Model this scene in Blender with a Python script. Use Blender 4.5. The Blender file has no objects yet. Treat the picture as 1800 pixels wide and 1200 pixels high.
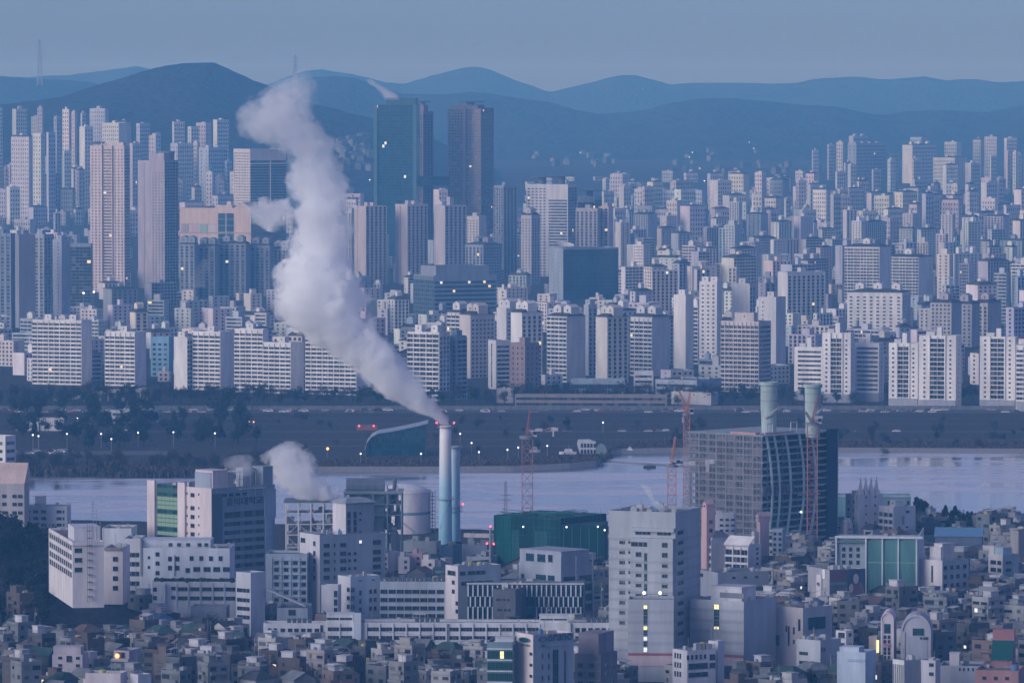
import bpy, math, random
from mathutils import Vector, Matrix, noise as mnoise
rnd = random.Random(7)
R = math.radians
scn = bpy.context.scene
col = scn.collection
# ------------------------------------------------------------------ camera, sky, light
F = 10000.0                       # focal length in photo pixels (1800 px wide frame)
PITCH = math.atan(450.0 / F)
CP, SP = math.cos(PITCH), math.sin(PITCH)
CAMZ = 200.0
cam = bpy.data.cameras.new('camera')
cam.lens = 200.0; cam.sensor_width = 36.0; cam.sensor_fit = 'HORIZONTAL'
cam.clip_start = 1.0; cam.clip_end = 60000.0
camo = bpy.data.objects.new('camera', cam); col.objects.link(camo)
camo.location = (0, 0, CAMZ); camo.rotation_euler = (R(90) - PITCH, 0, 0)
scn.camera = camo
world = bpy.data.worlds.new('World'); scn.world = world; world.use_nodes = True
wn = world.node_tree.nodes; wl = world.node_tree.links
SUN_EL, SUN_AZ = R(2.5), R(235)    # low glow, behind and to the left of the camera
sky = wn.new('ShaderNodeTexSky'); sky.sky_type = 'NISHITA'; sky.sun_disc = False
sky.sun_elevation = SUN_EL; sky.sun_rotation = SUN_AZ
sky.altitude = 100; sky.air_density = 0.6; sky.dust_density = 0.2; sky.ozone_density = 6.0
hs = wn.new('ShaderNodeHueSaturation'); hs.inputs['Saturation'].default_value = 0.62
tint = wn.new('ShaderNodeMix'); tint.data_type = 'RGBA'; tint.blend_type = 'MULTIPLY'
tint.inputs[0].default_value = 1.0; tint.inputs[7].default_value = (1.09, 1.0, 1.20, 1)
wl.new(sky.outputs[0], hs.inputs['Color']); wl.new(hs.outputs[0], tint.inputs[6])
bg = wn['Background']; wl.new(tint.outputs[2], bg.inputs['Color']); bg.inputs['Strength'].default_value = 0.15
sun = bpy.data.lights.new('sun', 'SUN'); sun.energy = 1.3; sun.angle = R(50); sun.color = (0.92, 0.96, 1.0)
suno = bpy.data.objects.new('sun', sun); col.objects.link(suno)
sd = Vector((-0.80, -0.52, 0.30)).normalized()
suno.rotation_euler = sd.to_track_quat('Z', 'Y').to_euler()
scn.view_settings.view_transform = 'Standard'; scn.view_settings.look = 'None'
scn.view_settings.exposure = 1.0; scn.view_settings.gamma = 1.0
scn.view_settings.use_curve_mapping = False
cy = scn.cycles
cy.max_bounces = 48; cy.diffuse_bounces = 2; cy.glossy_bounces = 3; cy.transmission_bounces = 2
cy.transparent_max_bounces = 12; cy.volume_bounces = 40
cy.volume_step_rate = 1.0; cy.volume_max_steps = 256
cy.use_denoising = True
try: cy.denoiser = 'OPENIMAGEDENOISE'
except Exception: pass
cy.use_adaptive_sampling = True; cy.adaptive_threshold = 0.02

# ------------------------------------------------------------------ pixels to places
def ray(px, py):
    u = (px - 900.0) / F; v = (600.0 - py) / F
    return Vector((u, CP + v * SP, -SP + v * CP))
def ground(px, py, z=0.0):
    d = ray(px, py); t = (z - CAMZ) / d.z
    return Vector((d.x * t, d.y * t, z))
def at_y(px, py, Y):
    d = ray(px, py); t = Y / d.y
    return Vector((d.x * t, Y, CAMZ + d.z * t))
def depth(p):
    return p.y * CP + (CAMZ - p.z) * SP
def to_px(p):
    d = depth(p); up = p.y * SP - (CAMZ - p.z) * CP
    return 900 + F * p.x / d, 600 - F * up / d
def x_at(px, y, z=0.0):
    return (px - 900.0) / F * (y * CP + (CAMZ - z) * SP)

# ------------------------------------------------------------------ materials
MATS = {}
def nodes(name):
    m = bpy.data.materials.new(name); m.use_nodes = True
    nt = m.node_tree; b = nt.nodes['Principled BSDF']
    MATS[name] = m
    return m, nt, b
def paint(name, rough=0.85, scale=0.22, amp=0.27, streak=True, color=None, attr=False, spec=0.3, bump=0.0, fine=0.0):
    """wall paint, plaster, concrete: colour of the object (or COLOR) with weathering of its own"""
    m, nt, b = nodes(name); N = nt.nodes.new; L = nt.links.new
    tc = N('ShaderNodeTexCoord'); mp = N('ShaderNodeMapping')
    mp.inputs['Scale'].default_value = (1, 1, 0.16 if streak else 1)
    L(tc.outputs['Object'], mp.inputs[0])
    n1 = N('ShaderNodeTexNoise'); n1.inputs['Scale'].default_value = scale; n1.inputs['Detail'].default_value = 6
    n1.inputs['Roughness'].default_value = 0.65
    L(mp.outputs[0], n1.inputs['Vector'])
    mr = N('ShaderNodeMapRange'); mr.inputs['From Min'].default_value = 0.3; mr.inputs['From Max'].default_value = 0.7
    mr.inputs['To Min'].default_value = 1 - amp; mr.inputs['To Max'].default_value = 1 + amp * 0.45
    L(n1.outputs['Fac'], mr.inputs['Value'])
    mx = N('ShaderNodeVectorMath'); mx.operation = 'SCALE'
    if attr:
        oi = N('ShaderNodeAttribute'); oi.attribute_name = 'tint'; L(oi.outputs['Color'], mx.inputs[0])
    elif color is None:
        oi = N('ShaderNodeObjectInfo'); L(oi.outputs['Color'], mx.inputs[0])
    else:
        mx.inputs[0].default_value = color
    L(mr.outputs[0], mx.inputs['Scale']); L(mx.outputs[0], b.inputs['Base Color'])
    b.inputs['Roughness'].default_value = rough; b.inputs['Specular IOR Level'].default_value = spec
    if bump:
        bp = N('ShaderNodeBump'); bp.inputs['Strength'].default_value = bump
        n2 = N('ShaderNodeTexNoise'); n2.inputs['Scale'].default_value = fine or 1.0; n2.inputs['Detail'].default_value = 4
        L(tc.outputs['Object'], n2.inputs['Vector']); L(n2.outputs['Fac'], bp.inputs['Height']); L(bp.outputs[0], b.inputs['Normal'])
    return m
def glassy(name, dark, pale, rough=0.12, p=0.72):
    """window glass: every pane its own darkness (blinds, rooms behind)"""
    m, nt, b = nodes(name); N = nt.nodes.new; L = nt.links.new
    g = N('ShaderNodeNewGeometry'); cr = N('ShaderNodeValToRGB')
    cr.color_ramp.elements[0].position = 0.0; cr.color_ramp.elements[0].color = (*dark, 1)
    cr.color_ramp.elements[1].position = 1.0; cr.color_ramp.elements[1].color = (*pale, 1)
    e = cr.color_ramp.elements.new(p); e.color = (*[d * 1.7 for d in dark], 1)
    L(g.outputs['Random Per Island'], cr.inputs[0]); L(cr.outputs[0], b.inputs['Base Color'])
    b.inputs['Roughness'].default_value = rough; b.inputs['Specular IOR Level'].default_value = 0.55
    return m
def glow(name, c, s):
    m, nt, b = nodes(name)
    b.inputs['Base Color'].default_value = (0.03, 0.03, 0.03, 1)
    b.inputs['Emission Color'].default_value = (*c, 1); b.inputs['Emission Strength'].default_value = s
    return m
paint('plaster'); paint('roofing', rough=0.95, scale=0.35, amp=0.35, streak=False)
paint('far_plaster', attr=True); paint('far_roofing', rough=0.95, scale=0.35, amp=0.35, streak=False, attr=True)
paint('concrete', scale=0.5, amp=0.3); paint('steel', rough=0.6, scale=0.6, amp=0.25, spec=0.4)
paint('tile_cladding', rough=0.5, scale=0.22, amp=0.24, spec=0.4)
paint('fabric_net', rough=0.95, scale=0.12, amp=0.5, streak=True)
paint('bark', rough=0.95, scale=2.0, amp=0.3, color=(0.055, 0.045, 0.042))
paint('twigs', rough=1.0, scale=0.4, amp=0.5, streak=False)
paint('needles', rough=1.0, scale=0.5, amp=0.5, streak=False, color=(0.022, 0.034, 0.028))
glassy('glass', (0.014, 0.02, 0.03), (0.16, 0.16, 0.17))
glassy('glass_teal', (0.006, 0.03, 0.045), (0.02, 0.085, 0.11), rough=0.1, p=0.6)
glassy('glass_green', (0.008, 0.05, 0.045), (0.03, 0.13, 0.11), rough=0.15, p=0.6)
glow('lit_warm', (1.0, 0.84, 0.48), 0.55); glow('lit_white', (0.9, 0.97, 1.0), 0.55)
glow('lit_yellow', (1.0, 0.92, 0.45), 0.75); glow('lit_green', (0.42, 0.75, 0.52), 0.17)
glow('lamp_white', (0.95, 0.97, 1.0), 1.6); glow('lamp_red', (1.0, 0.08, 0.12), 2.5); glow('lamp_orange', (1.0, 0.36, 0.12), 1.8)
glow('lamp_green', (0.1, 1.0, 0.6), 3.0)

# ------------------------------------------------------------------ mesh building
class MB:
    def __init__(s): s.v = []; s.f = []; s.m = []
    def quad(s, a, b, c, d, m=0):
        i = len(s.v); s.v += [a, b, c, d]; s.f.append((i, i+1, i+2, i+3)); s.m.append(m)
    def tri(s, a, b, c, m=0):
        i = len(s.v); s.v += [a, b, c]; s.f.append((i, i+1, i+2)); s.m.append(m)
    def box(s, x0, x1, y0, y1, z0, z1, m=0):
        if x1 < x0: x0, x1 = x1, x0
        if y1 < y0: y0, y1 = y1, y0
        if z1 < z0: z0, z1 = z1, z0
        i = len(s.v)
        s.v += [(x0,y0,z0),(x1,y0,z0),(x1,y1,z0),(x0,y1,z0),(x0,y0,z1),(x1,y0,z1),(x1,y1,z1),(x0,y1,z1)]
        s.f += [(i,i+3,i+2,i+1),(i+4,i+5,i+6,i+7),(i,i+1,i+5,i+4),(i+1,i+2,i+6,i+5),(i+2,i+3,i+7,i+6),(i+3,i,i+4,i+7)]
        s.m += [m]*6
    def frustum(s, x0, x1, y0, y1, z0, z1, ix, iy, m=0):
        i = len(s.v)
        s.v += [(x0,y0,z0),(x1,y0,z0),(x1,y1,z0),(x0,y1,z0),(x0+ix,y0+iy,z1),(x1-ix,y0+iy,z1),(x1-ix,y1-iy,z1),(x0+ix,y1-iy,z1)]
        s.f += [(i,i+3,i+2,i+1),(i+4,i+5,i+6,i+7),(i,i+1,i+5,i+4),(i+1,i+2,i+6,i+5),(i+2,i+3,i+7,i+6),(i+3,i,i+4,i+7)]
        s.m += [m]*6
    def gable(s, x0, x1, y0, y1, z0, z1, z2, along='x', m=0, mr=None):
        """box with a pitched top; the ridge runs along ALONG"""
        mr = m if mr is None else mr
        s.box(x0, x1, y0, y1, z0, z1, m)
        o = 0.3
        if along == 'x':
            ym = (y0+y1)/2
            s.tri((x0,y0,z1),(x0,ym,z2),(x0,y1,z1),m); s.tri((x1,y0,z1),(x1,y1,z1),(x1,ym,z2),m)
            s.quad((x0-o,y0-o,z1-.1),(x1+o,y0-o,z1-.1),(x1+o,ym,z2+.15),(x0-o,ym,z2+.15),mr)
            s.quad((x0-o,ym,z2+.15),(x1+o,ym,z2+.15),(x1+o,y1+o,z1-.1),(x0-o,y1+o,z1-.1),mr)
        else:
            xm = (x0+x1)/2
            s.tri((x0,y0,z1),(x1,y0,z1),(xm,y0,z2),m); s.tri((x0,y1,z1),(xm,y1,z2),(x1,y1,z1),m)
            s.quad((x0-o,y0-o,z1-.1),(xm,y0-o,z2+.15),(xm,y1+o,z2+.15),(x0-o,y1+o,z1-.1),mr)
            s.quad((xm,y0-o,z2+.15),(x1+o,y0-o,z1-.1),(x1+o,y1+o,z1-.1),(xm,y1+o,z2+.15),mr)
    def lathe(s, prof, n=16, cx=0, cy=0, m=0, cap=True):
        i0 = len(s.v)
        for (r, z) in prof:
            for k in range(n):
                a = 2*math.pi*k/n; s.v.append((cx+r*math.cos(a), cy+r*math.sin(a), z))
        for j in range(len(prof)-1):
            for k in range(n):
                k2 = (k+1) % n
                s.f.append((i0+j*n+k, i0+j*n+k2, i0+(j+1)*n+k2, i0+(j+1)*n+k)); s.m.append(m)
        if cap:
            s.f.append(tuple(i0+(len(prof)-1)*n+k for k in range(n))); s.m.append(m)
    def bar(s, a, b, w, m=0, n=4):
        a = Vector(a); b = Vector(b); d = (b-a)
        if d.length < 1e-6: return
        d.normalize(); u = d.cross(Vector((0.123,0.77,0.35) if abs(d.z) > .9 else (0,0,1))).normalized(); v = d.cross(u)
        i = len(s.v)
        for p in (a, b):
            for k in range(n):
                t = 2*math.pi*(k+.5)/n; q = p + (u*math.cos(t)+v*math.sin(t))*w*0.7071
                s.v.append((q.x,q.y,q.z))
        for k in range(n):
            k2 = (k+1) % n
            s.f.append((i+k, i+k2, i+n+k2, i+n+k)); s.m.append(m)
        s.f.append(tuple(i+k for k in reversed(range(n)))); s.m.append(m)
        s.f.append(tuple(i+n+k for k in range(n))); s.m.append(m)
    def ball(s, c, r, m=0, n=8, k=5):
        prof = [(max(1e-3, r*math.sin(math.pi*j/k)), c[2]-r*math.cos(math.pi*j/k)) for j in range(k+1)]
        s.lathe(prof, n, c[0], c[1], m)
    def mesh(s, name, mats, smooth=False):
        me = bpy.data.meshes.new(name); me.from_pydata(s.v, [], s.f)
        for mt in mats: me.materials.append(MATS[mt])
        if len(mats) > 1: me.polygons.foreach_set('material_index', s.m)
        if smooth: me.polygons.foreach_set('use_smooth', [True]*len(s.f))
        me.update(); return me
    def build(s, name, mats, parent=None, color=None, smooth=False, stuff=False, label=None):
        if not s.f: return None
        if isinstance(mats, str): mats = (mats,)
        return link(name, s.mesh(name, mats, smooth), parent, color, stuff, label)
def link(name, me, parent=None, color=None, stuff=False, label=None):
    o = bpy.data.objects.new(name, me); col.objects.link(o)
    if parent: o.parent = parent
    if color: o.color = (*color[:3], 1)
    if stuff: o['kind'] = 'stuff'
    if label: o['label'] = label
    return o
def empty(name, loc, rz=0.0, label=None, cat=None, group=None):
    o = bpy.data.objects.new(name, None); col.objects.link(o)
    o.location = loc; o.rotation_euler = (0, 0, rz); o.empty_display_size = 1
    return tag(o, label, cat, group)
def tag(o, label=None, cat=None, group=None, kind=None):
    if label: o['label'] = label
    if cat: o['category'] = cat
    if group: o['group'] = group
    if kind: o['kind'] = kind
    return o
KIDS = {}
def copy_tree(root, kids, loc, rz=0.0, scale=1.0, label=None, group=None):
    c = root.copy(); col.objects.link(c); c.location = loc; c.rotation_euler = (0, 0, rz)
    c.scale = (scale,)*3 if not isinstance(scale, tuple) else scale
    if label: c['label'] = label
    if group: c['group'] = group
    for k in kids:
        d = k.copy(); col.objects.link(d); d.parent = c
    return c
def sm(a, b, x):
    t = min(1, max(0, (x-a)/(b-a))); return t*t*(3-2*t)
def lerp_list(pts, x):
    if x <= pts[0][0]: return pts[0][1]
    for (x0, y0), (x1, y1) in zip(pts, pts[1:]):
        if x <= x1:
            t = (x-x0)/(x1-x0); return y0+(y1-y0)*t
    return pts[-1][1]
# ------------------------------------------------------------------ the land
WATER = -1.5
FARBANK = [(-400,839),(40,839),(300,837),(430,834),(560,829),(760,829),(900,828),(1000,823),(1050,818),(1066,812),(1072,806),(1066,801),(1090,797),(1210,795),(1470,795),(1800,797),(2200,799)]
def far_bank_y(px): return ground(px, lerp_list(FARBANK, px), WATER).y
NEARBANK = [(-400,915),(50,915),(560,925),(760,930),(900,935),(1100,925),(1400,918),(1620,906),(1800,905),(2200,905)]
def near_bank_y(px): return ground(px, lerp_list(NEARBANK, px), WATER).y
def base_z(x, y):
    """height of the open ground"""
    px = 900 + F*x/max(500.0, y*CP+CAMZ*SP)
    z = 0.0
    nb, fb = near_bank_y(px), far_bank_y(px)
    if y > nb-8 and y < fb+8:
        d = min(y-nb, fb-y); z = -4.5*sm(-8, 6, d)
    if y > 6000: z += 46*sm(6000, 9800, y)
    # wooded knoll at the near left
    k = math.exp(-(((x+205)/50)**2 + ((y-2190)/100)**2)); z += 25*k
    return z
def grid_mesh(name, xs, ys, fz, mat, kind='structure'):
    v = [(x, y, fz(x, y)) for y in ys for x in xs]; n = len(xs)
    f = [(j*n+i, j*n+i+1, (j+1)*n+i+1, (j+1)*n+i) for j in range(len(ys)-1) for i in range(n-1)]
    me = bpy.data.meshes.new(name); me.from_pydata(v, [], f); me.materials.append(MATS[mat])
    me.polygons.foreach_set('use_smooth', [True]*len(f))
    o = bpy.data.objects.new(name, me); col.objects.link(o); o['kind'] = kind
    return o
# ground material: asphalt and lots in town, dull winter grass on the river flats
m, nt, b = nodes('ground'); N = nt.nodes.new; L = nt.links.new
g = N('ShaderNodeNewGeometry'); sx = N('ShaderNodeSeparateXYZ'); L(g.outputs['Position'], sx.inputs[0])
n1 = N('ShaderNodeTexNoise'); n1.inputs['Scale'].default_value = 0.03; n1.inputs['Detail'].default_value = 8; L(g.outputs['Position'], n1.inputs['Vector'])
n2 = N('ShaderNodeTexNoise'); n2.inputs['Scale'].default_value = 0.25; n2.inputs['Detail'].default_value = 8; n2.inputs['Roughness'].default_value = 0.7
mpg = N('ShaderNodeMapping'); mpg.inputs['Scale'].default_value = (1, 0.35, 1); L(g.outputs['Position'], mpg.inputs[0]); L(mpg.outputs[0], n2.inputs['Vector'])
ad = N('ShaderNodeMath'); ad.operation = 'MULTIPLY_ADD'; ad.inputs[1].default_value = 60; L(n1.outputs['Fac'], ad.inputs[0]); L(sx.outputs['Y'], ad.inputs[2])
cr = N('ShaderNodeValToRGB'); mr = N('ShaderNodeMapRange'); mr.inputs['From Min'].default_value = 2600; mr.inputs['From Max'].default_value = 3700
L(ad.outputs[0], mr.inputs['Value']); L(mr.outputs[0], cr.inputs[0])
E = cr.color_ramp.elements
E[0].position = 0.0; E[0].color = (0.05, 0.052, 0.055, 1); E[1].position = 1.0; E[1].color = (0.05, 0.052, 0.055, 1)
for p, c in ((0.22, (0.05,0.05,0.052,1)), (0.26, (0.062,0.053,0.047,1)), (0.70, (0.055,0.048,0.045,1)), (0.9, (0.045,0.045,0.045,1))):
    e = E.new(p); e.color = c
mm = N('ShaderNodeMapRange'); mm.inputs['From Min'].default_value = 0.3; mm.inputs['From Max'].default_value = 0.72; mm.inputs['To Min'].default_value = 0.4; mm.inputs['To Max'].default_value = 1.7
L(n2.outputs['Fac'], mm.inputs['Value'])
vs = N('ShaderNodeVectorMath'); vs.operation = 'SCALE'; L(cr.outputs[0], vs.inputs[0]); L(mm.outputs[0], vs.inputs['Scale']); L(vs.outputs[0], b.inputs['Base Color'])
b.inputs['Roughness'].default_value = 0.95; b.inputs['Specular IOR Level'].default_value = 0.15
# water: still river with thin ice
m, nt, b = nodes('river_water'); N = nt.nodes.new; L = nt.links.new
g = N('ShaderNodeNewGeometry'); mp = N('ShaderNodeMapping'); mp.inputs['Scale'].default_value = (0.006, 0.02, 1); L(g.outputs['Position'], mp.inputs[0])
n1 = N('ShaderNodeTexNoise'); n1.inputs['Scale'].default_value = 1.0; n1.inputs['Detail'].default_value = 6; n1.inputs['Distortion'].default_value = 0.6; L(mp.outputs[0], n1.inputs['Vector'])
cr = N('ShaderNodeValToRGB'); cr.color_ramp.elements[0].position = 0.42; cr.color_ramp.elements[1].position = 0.56; L(n1.outputs['Fac'], cr.inputs[0])
mxc = N('ShaderNodeMix'); mxc.data_type = 'RGBA'; L(cr.outputs[0], mxc.inputs[0])
mxc.inputs[6].default_value = (0.05, 0.06, 0.085, 1); mxc.inputs[7].default_value = (0.62, 0.61, 0.64, 1); L(mxc.outputs[2], b.inputs['Base Color'])
mrr = N('ShaderNodeMapRange'); mrr.inputs['To Min'].default_value = 0.10; mrr.inputs['To Max'].default_value = 0.30; L(cr.outputs[0], mrr.inputs['Value']); L(mrr.outputs[0], b.inputs['Roughness'])
n3 = N('ShaderNodeTexNoise'); n3.inputs['Scale'].default_value = 0.35; n3.inputs['Detail'].default_value = 3
mp3 = N('ShaderNodeMapping'); mp3.inputs['Scale'].default_value = (0.25, 1, 1); L(g.outputs['Position'], mp3.inputs[0]); L(mp3.outputs[0], n3.inputs['Vector'])
bp = N('ShaderNodeBump'); bp.inputs['Strength'].default_value = 0.03; bp.inputs['Distance'].default_value = 0.2; L(n3.outputs['Fac'], bp.inputs['Height']); L(bp.outputs[0], b.inputs['Normal'])
# wooded hill
m, nt, b = nodes('woodland'); N = nt.nodes.new; L = nt.links.new
g = N('ShaderNodeNewGeometry'); n1 = N('ShaderNodeTexNoise'); n1.inputs['Scale'].default_value = 0.012; n1.inputs['Detail'].default_value = 10; n1.inputs['Roughness'].default_value = 0.7
L(g.outputs['Position'], n1.inputs['Vector']); cr = N('ShaderNodeValToRGB'); cr.color_ramp.elements[0].position = 0.32; cr.color_ramp.elements[0].color = (0.010, 0.018, 0.018, 1)
cr.color_ramp.elements[1].position = 0.7; cr.color_ramp.elements[1].color = (0.05, 0.05, 0.046, 1); L(n1.outputs['Fac'], cr.inputs[0]); L(cr.outputs[0], b.inputs['Base Color'])
b.inputs['Roughness'].default_value = 1.0; b.inputs['Specular IOR Level'].default_value = 0.05
n2 = N('ShaderNodeTexNoise'); n2.inputs['Scale'].default_value = 0.06; n2.inputs['Detail'].default_value = 5; L(g.outputs['Position'], n2.inputs['Vector'])
bp = N('ShaderNodeBump'); bp.inputs['Strength'].default_value = 0.9; bp.inputs['Distance'].default_value = 8; L(n2.outputs['Fac'], bp.inputs['Height']); L(bp.outputs[0], b.inputs['Normal'])

ys = [-250, 200, 700, 1200, 1500, 1700] + [1800+25*i for i in range(30)] + [2550+6*i for i in range(108)] + [3210+60*i for i in range(48)] + [6100+300*i for i in range(14)] + [10600+1300*i for i in range(8)]
xs = [-3800,-2600,-1800,-1200,-800,-560] + [-450+7.5*i for i in range(121)] + [560,800,1200,1800,2600,3800]
grid_mesh('ground', xs, ys, base_z, 'ground')
rv = MB(); rv.quad((-3500, 2480, WATER), (3500, 2480, WATER), (3500, 3180, WATER), (-3500, 3180, WATER))
ro = rv.build('river', 'river_water'); ro['kind'] = 'structure'
def hill(name, pts, Y, w, base, step=6, rough=6.0, seed=0):
    pxs = [pts[0][0] + step*i for i in range(int((pts[-1][0]-pts[0][0])/step)+1)]
    rows = 44; v = []
    for j in range(rows+1):
        t = -1 + 2*j/rows; y = Y + t*w
        for px in pxs:
            zr = at_y(px, lerp_list(pts, px), Y).z
            x = (px-900)/F*Y
            k = 1-abs(t); k = k*k*(3-2*k)
            gul = mnoise.fractal(Vector((x/700+seed, y/700, seed)), 1.0, 2.0, 5)
            z = base + max(0, zr-base)*k*(1+0.9*gul*(1-k)) + mnoise.fractal(Vector((x/150, y/150, seed)), 0.8, 2.1, 5)*rough*0.75
            v.append((x, y, z if 0 < j < rows else base-10))
    n = len(pxs); f = [(j*n+i, j*n+i+1, (j+1)*n+i+1, (j+1)*n+i) for j in range(rows) for i in range(n-1)]
    me = bpy.data.meshes.new(name); me.from_pydata(v, [], f); me.materials.append(MATS['woodland'])
    me.polygons.foreach_set('use_smooth', [True]*len(f))
    o = bpy.data.objects.new(name, me); col.objects.link(o); o['kind'] = 'structure'
H1 = [(-160,205),(-60,192),(0,187),(60,178),(110,170),(160,155),(210,141),(260,125),(300,114),(335,110),(375,111),(400,121),(440,140),(470,152),(520,172),(560,188),(600,198),(640,207),(700,222),(760,245),(820,275),(880,310)]
hill('wooded_hill', H1, 9600, 1500, 40, 5, 7, 1)
H1B = [(-160,138),(-60,136),(0,137),(60,137),(110,140),(160,146),(230,160),(300,180),(400,215),(480,260)]
hill('hill', H1B, 13800, 1500, 40, 6, 7, 2)
H2 = [(350,240),(400,210),(440,185),(480,165),(540,140),(575,134),(620,138),(655,150),(700,165),(760,166),(830,163),(900,170),(960,180),(1010,195),(1060,203),(1090,200),(1130,194),(1180,180),(1230,173),(1280,172),(1330,178),(1400,186),(1450,186),(1490,192),(1520,200),(1560,202),(1600,197),(1640,193),(1700,197),(1750,196),(1790,190),(1860,178),(1960,170)]
hill('hill_range', H2, 13400, 2000, 40, 6, 8, 3)
H3 = [(-160,150),(-60,140),(120,133),(200,122),(240,117),(300,130),(420,135),(470,150),(540,124),(570,122),(620,130),(680,145),(710,148),(750,137),(790,127),(820,119),(840,118),(865,125),(895,138),(940,153),(965,163),(990,158),(1020,150),(1060,140),(1090,133),(1115,131),(1145,140),(1180,150),(1215,146),(1270,148),(1330,146),(1400,148),(1450,137),(1490,135),(1540,139),(1590,138),(1625,135),(1660,142),(1710,140),(1760,145),(1800,145),(1860,148),(1960,150)]
hill('far_hill_range', H3, 17800, 1800, 40, 8, 8, 4)
# ------------------------------------------------------------------ the air
m = bpy.data.materials.new('haze'); m.use_nodes = True; nt = m.node_tree; nt.nodes.remove(nt.nodes['Principled BSDF'])
pv = nt.nodes.new('ShaderNodeVolumePrincipled'); pv.inputs['Color'].default_value = (0.17, 0.50, 0.90, 1); pv.inputs['Absorption Color'].default_value = (1, 1, 1, 1)
pv.inputs['Density'].default_value = 1.15e-4; pv.inputs['Anisotropy'].default_value = 0.0
nt.links.new(pv.outputs[0], nt.nodes['Material Output'].inputs['Volume']); MATS['haze'] = m
hz = MB(); hz.box(-3900, 3900, -320, 20900, -7, 275)
ho = hz.build('haze', 'haze'); ho['kind'] = 'stuff'
# ------------------------------------------------------------------ buildings
FOOT = []        # (px0, px1, py_top, depth) of hand placed buildings
LEVEL = {}
# unit windows shared by every building close enough for its windows to be single objects: (a across, h up, d out)
def unit_window(name, nx, ny, pane, frame=0.07, sill=True, scale=(1.6, 1.5)):
    b = MB(); fx, fz = frame/scale[0]*1.0, frame/scale[1]*1.0
    d = -0.10
    b.box(-.5, .5, d, 0.0, 0, fz, 1); b.box(-.5, .5, d, 0.0, 1-fz, 1, 1)
    b.box(-.5, -.5+fx, d, 0.0, fz, 1-fz, 1); b.box(.5-fx, .5, d, 0.0, fz, 1-fz, 1)
    xs = [-.5+fx + (1-2*fx)*i/nx for i in range(nx+1)]; zs = [fz+(1-2*fz)*i/ny for i in range(ny+1)]
    for i in range(nx):
        for j in range(ny):
            b.quad((xs[i],-.02,zs[j]),(xs[i+1],-.02,zs[j]),(xs[i+1],-.02,zs[j+1]),(xs[i],-.02,zs[j+1]),0)
    for i in range(1, nx): b.box(xs[i]-fx*.35, xs[i]+fx*.35, -.07, -.025, fz, 1-fz, 1)
    for j in range(1, ny): b.box(-.5+fx, .5-fx, -.065, -.03, zs[j]-fz*.35, zs[j]+fz*.35, 1)
    if sill: b.box(-.53, .53, -.2, -.005, -.05, 0, 2)
    return b.mesh(name, (pane, 'steel', 'concrete'))
UW = {'two': unit_window('window', 2, 1, 'glass'), 'one': unit_window('window', 1, 1, 'glass'), 'cross': unit_window('window', 2, 2, 'glass'),
      'wide': unit_window('window', 4, 1, 'glass', scale=(5, 1.5)), 'ribbon': unit_window('window', 10, 1, 'glass', scale=(14, 1.6), sill=False),
      'tall': unit_window('window', 1, 3, 'glass', scale=(1.4, 5)), 'lit': unit_window('window', 2, 2, 'lit_yellow'), 'litw': unit_window('window', 2, 1, 'lit_white'),
      'litg': unit_window('window', 5, 2, 'lit_green', scale=(6, 2)), 'teal': unit_window('window', 3, 4, 'glass_teal', scale=(6, 6)), 'green': unit_window('window', 4, 1, 'glass_green', scale=(5, 2.5))}
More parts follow.
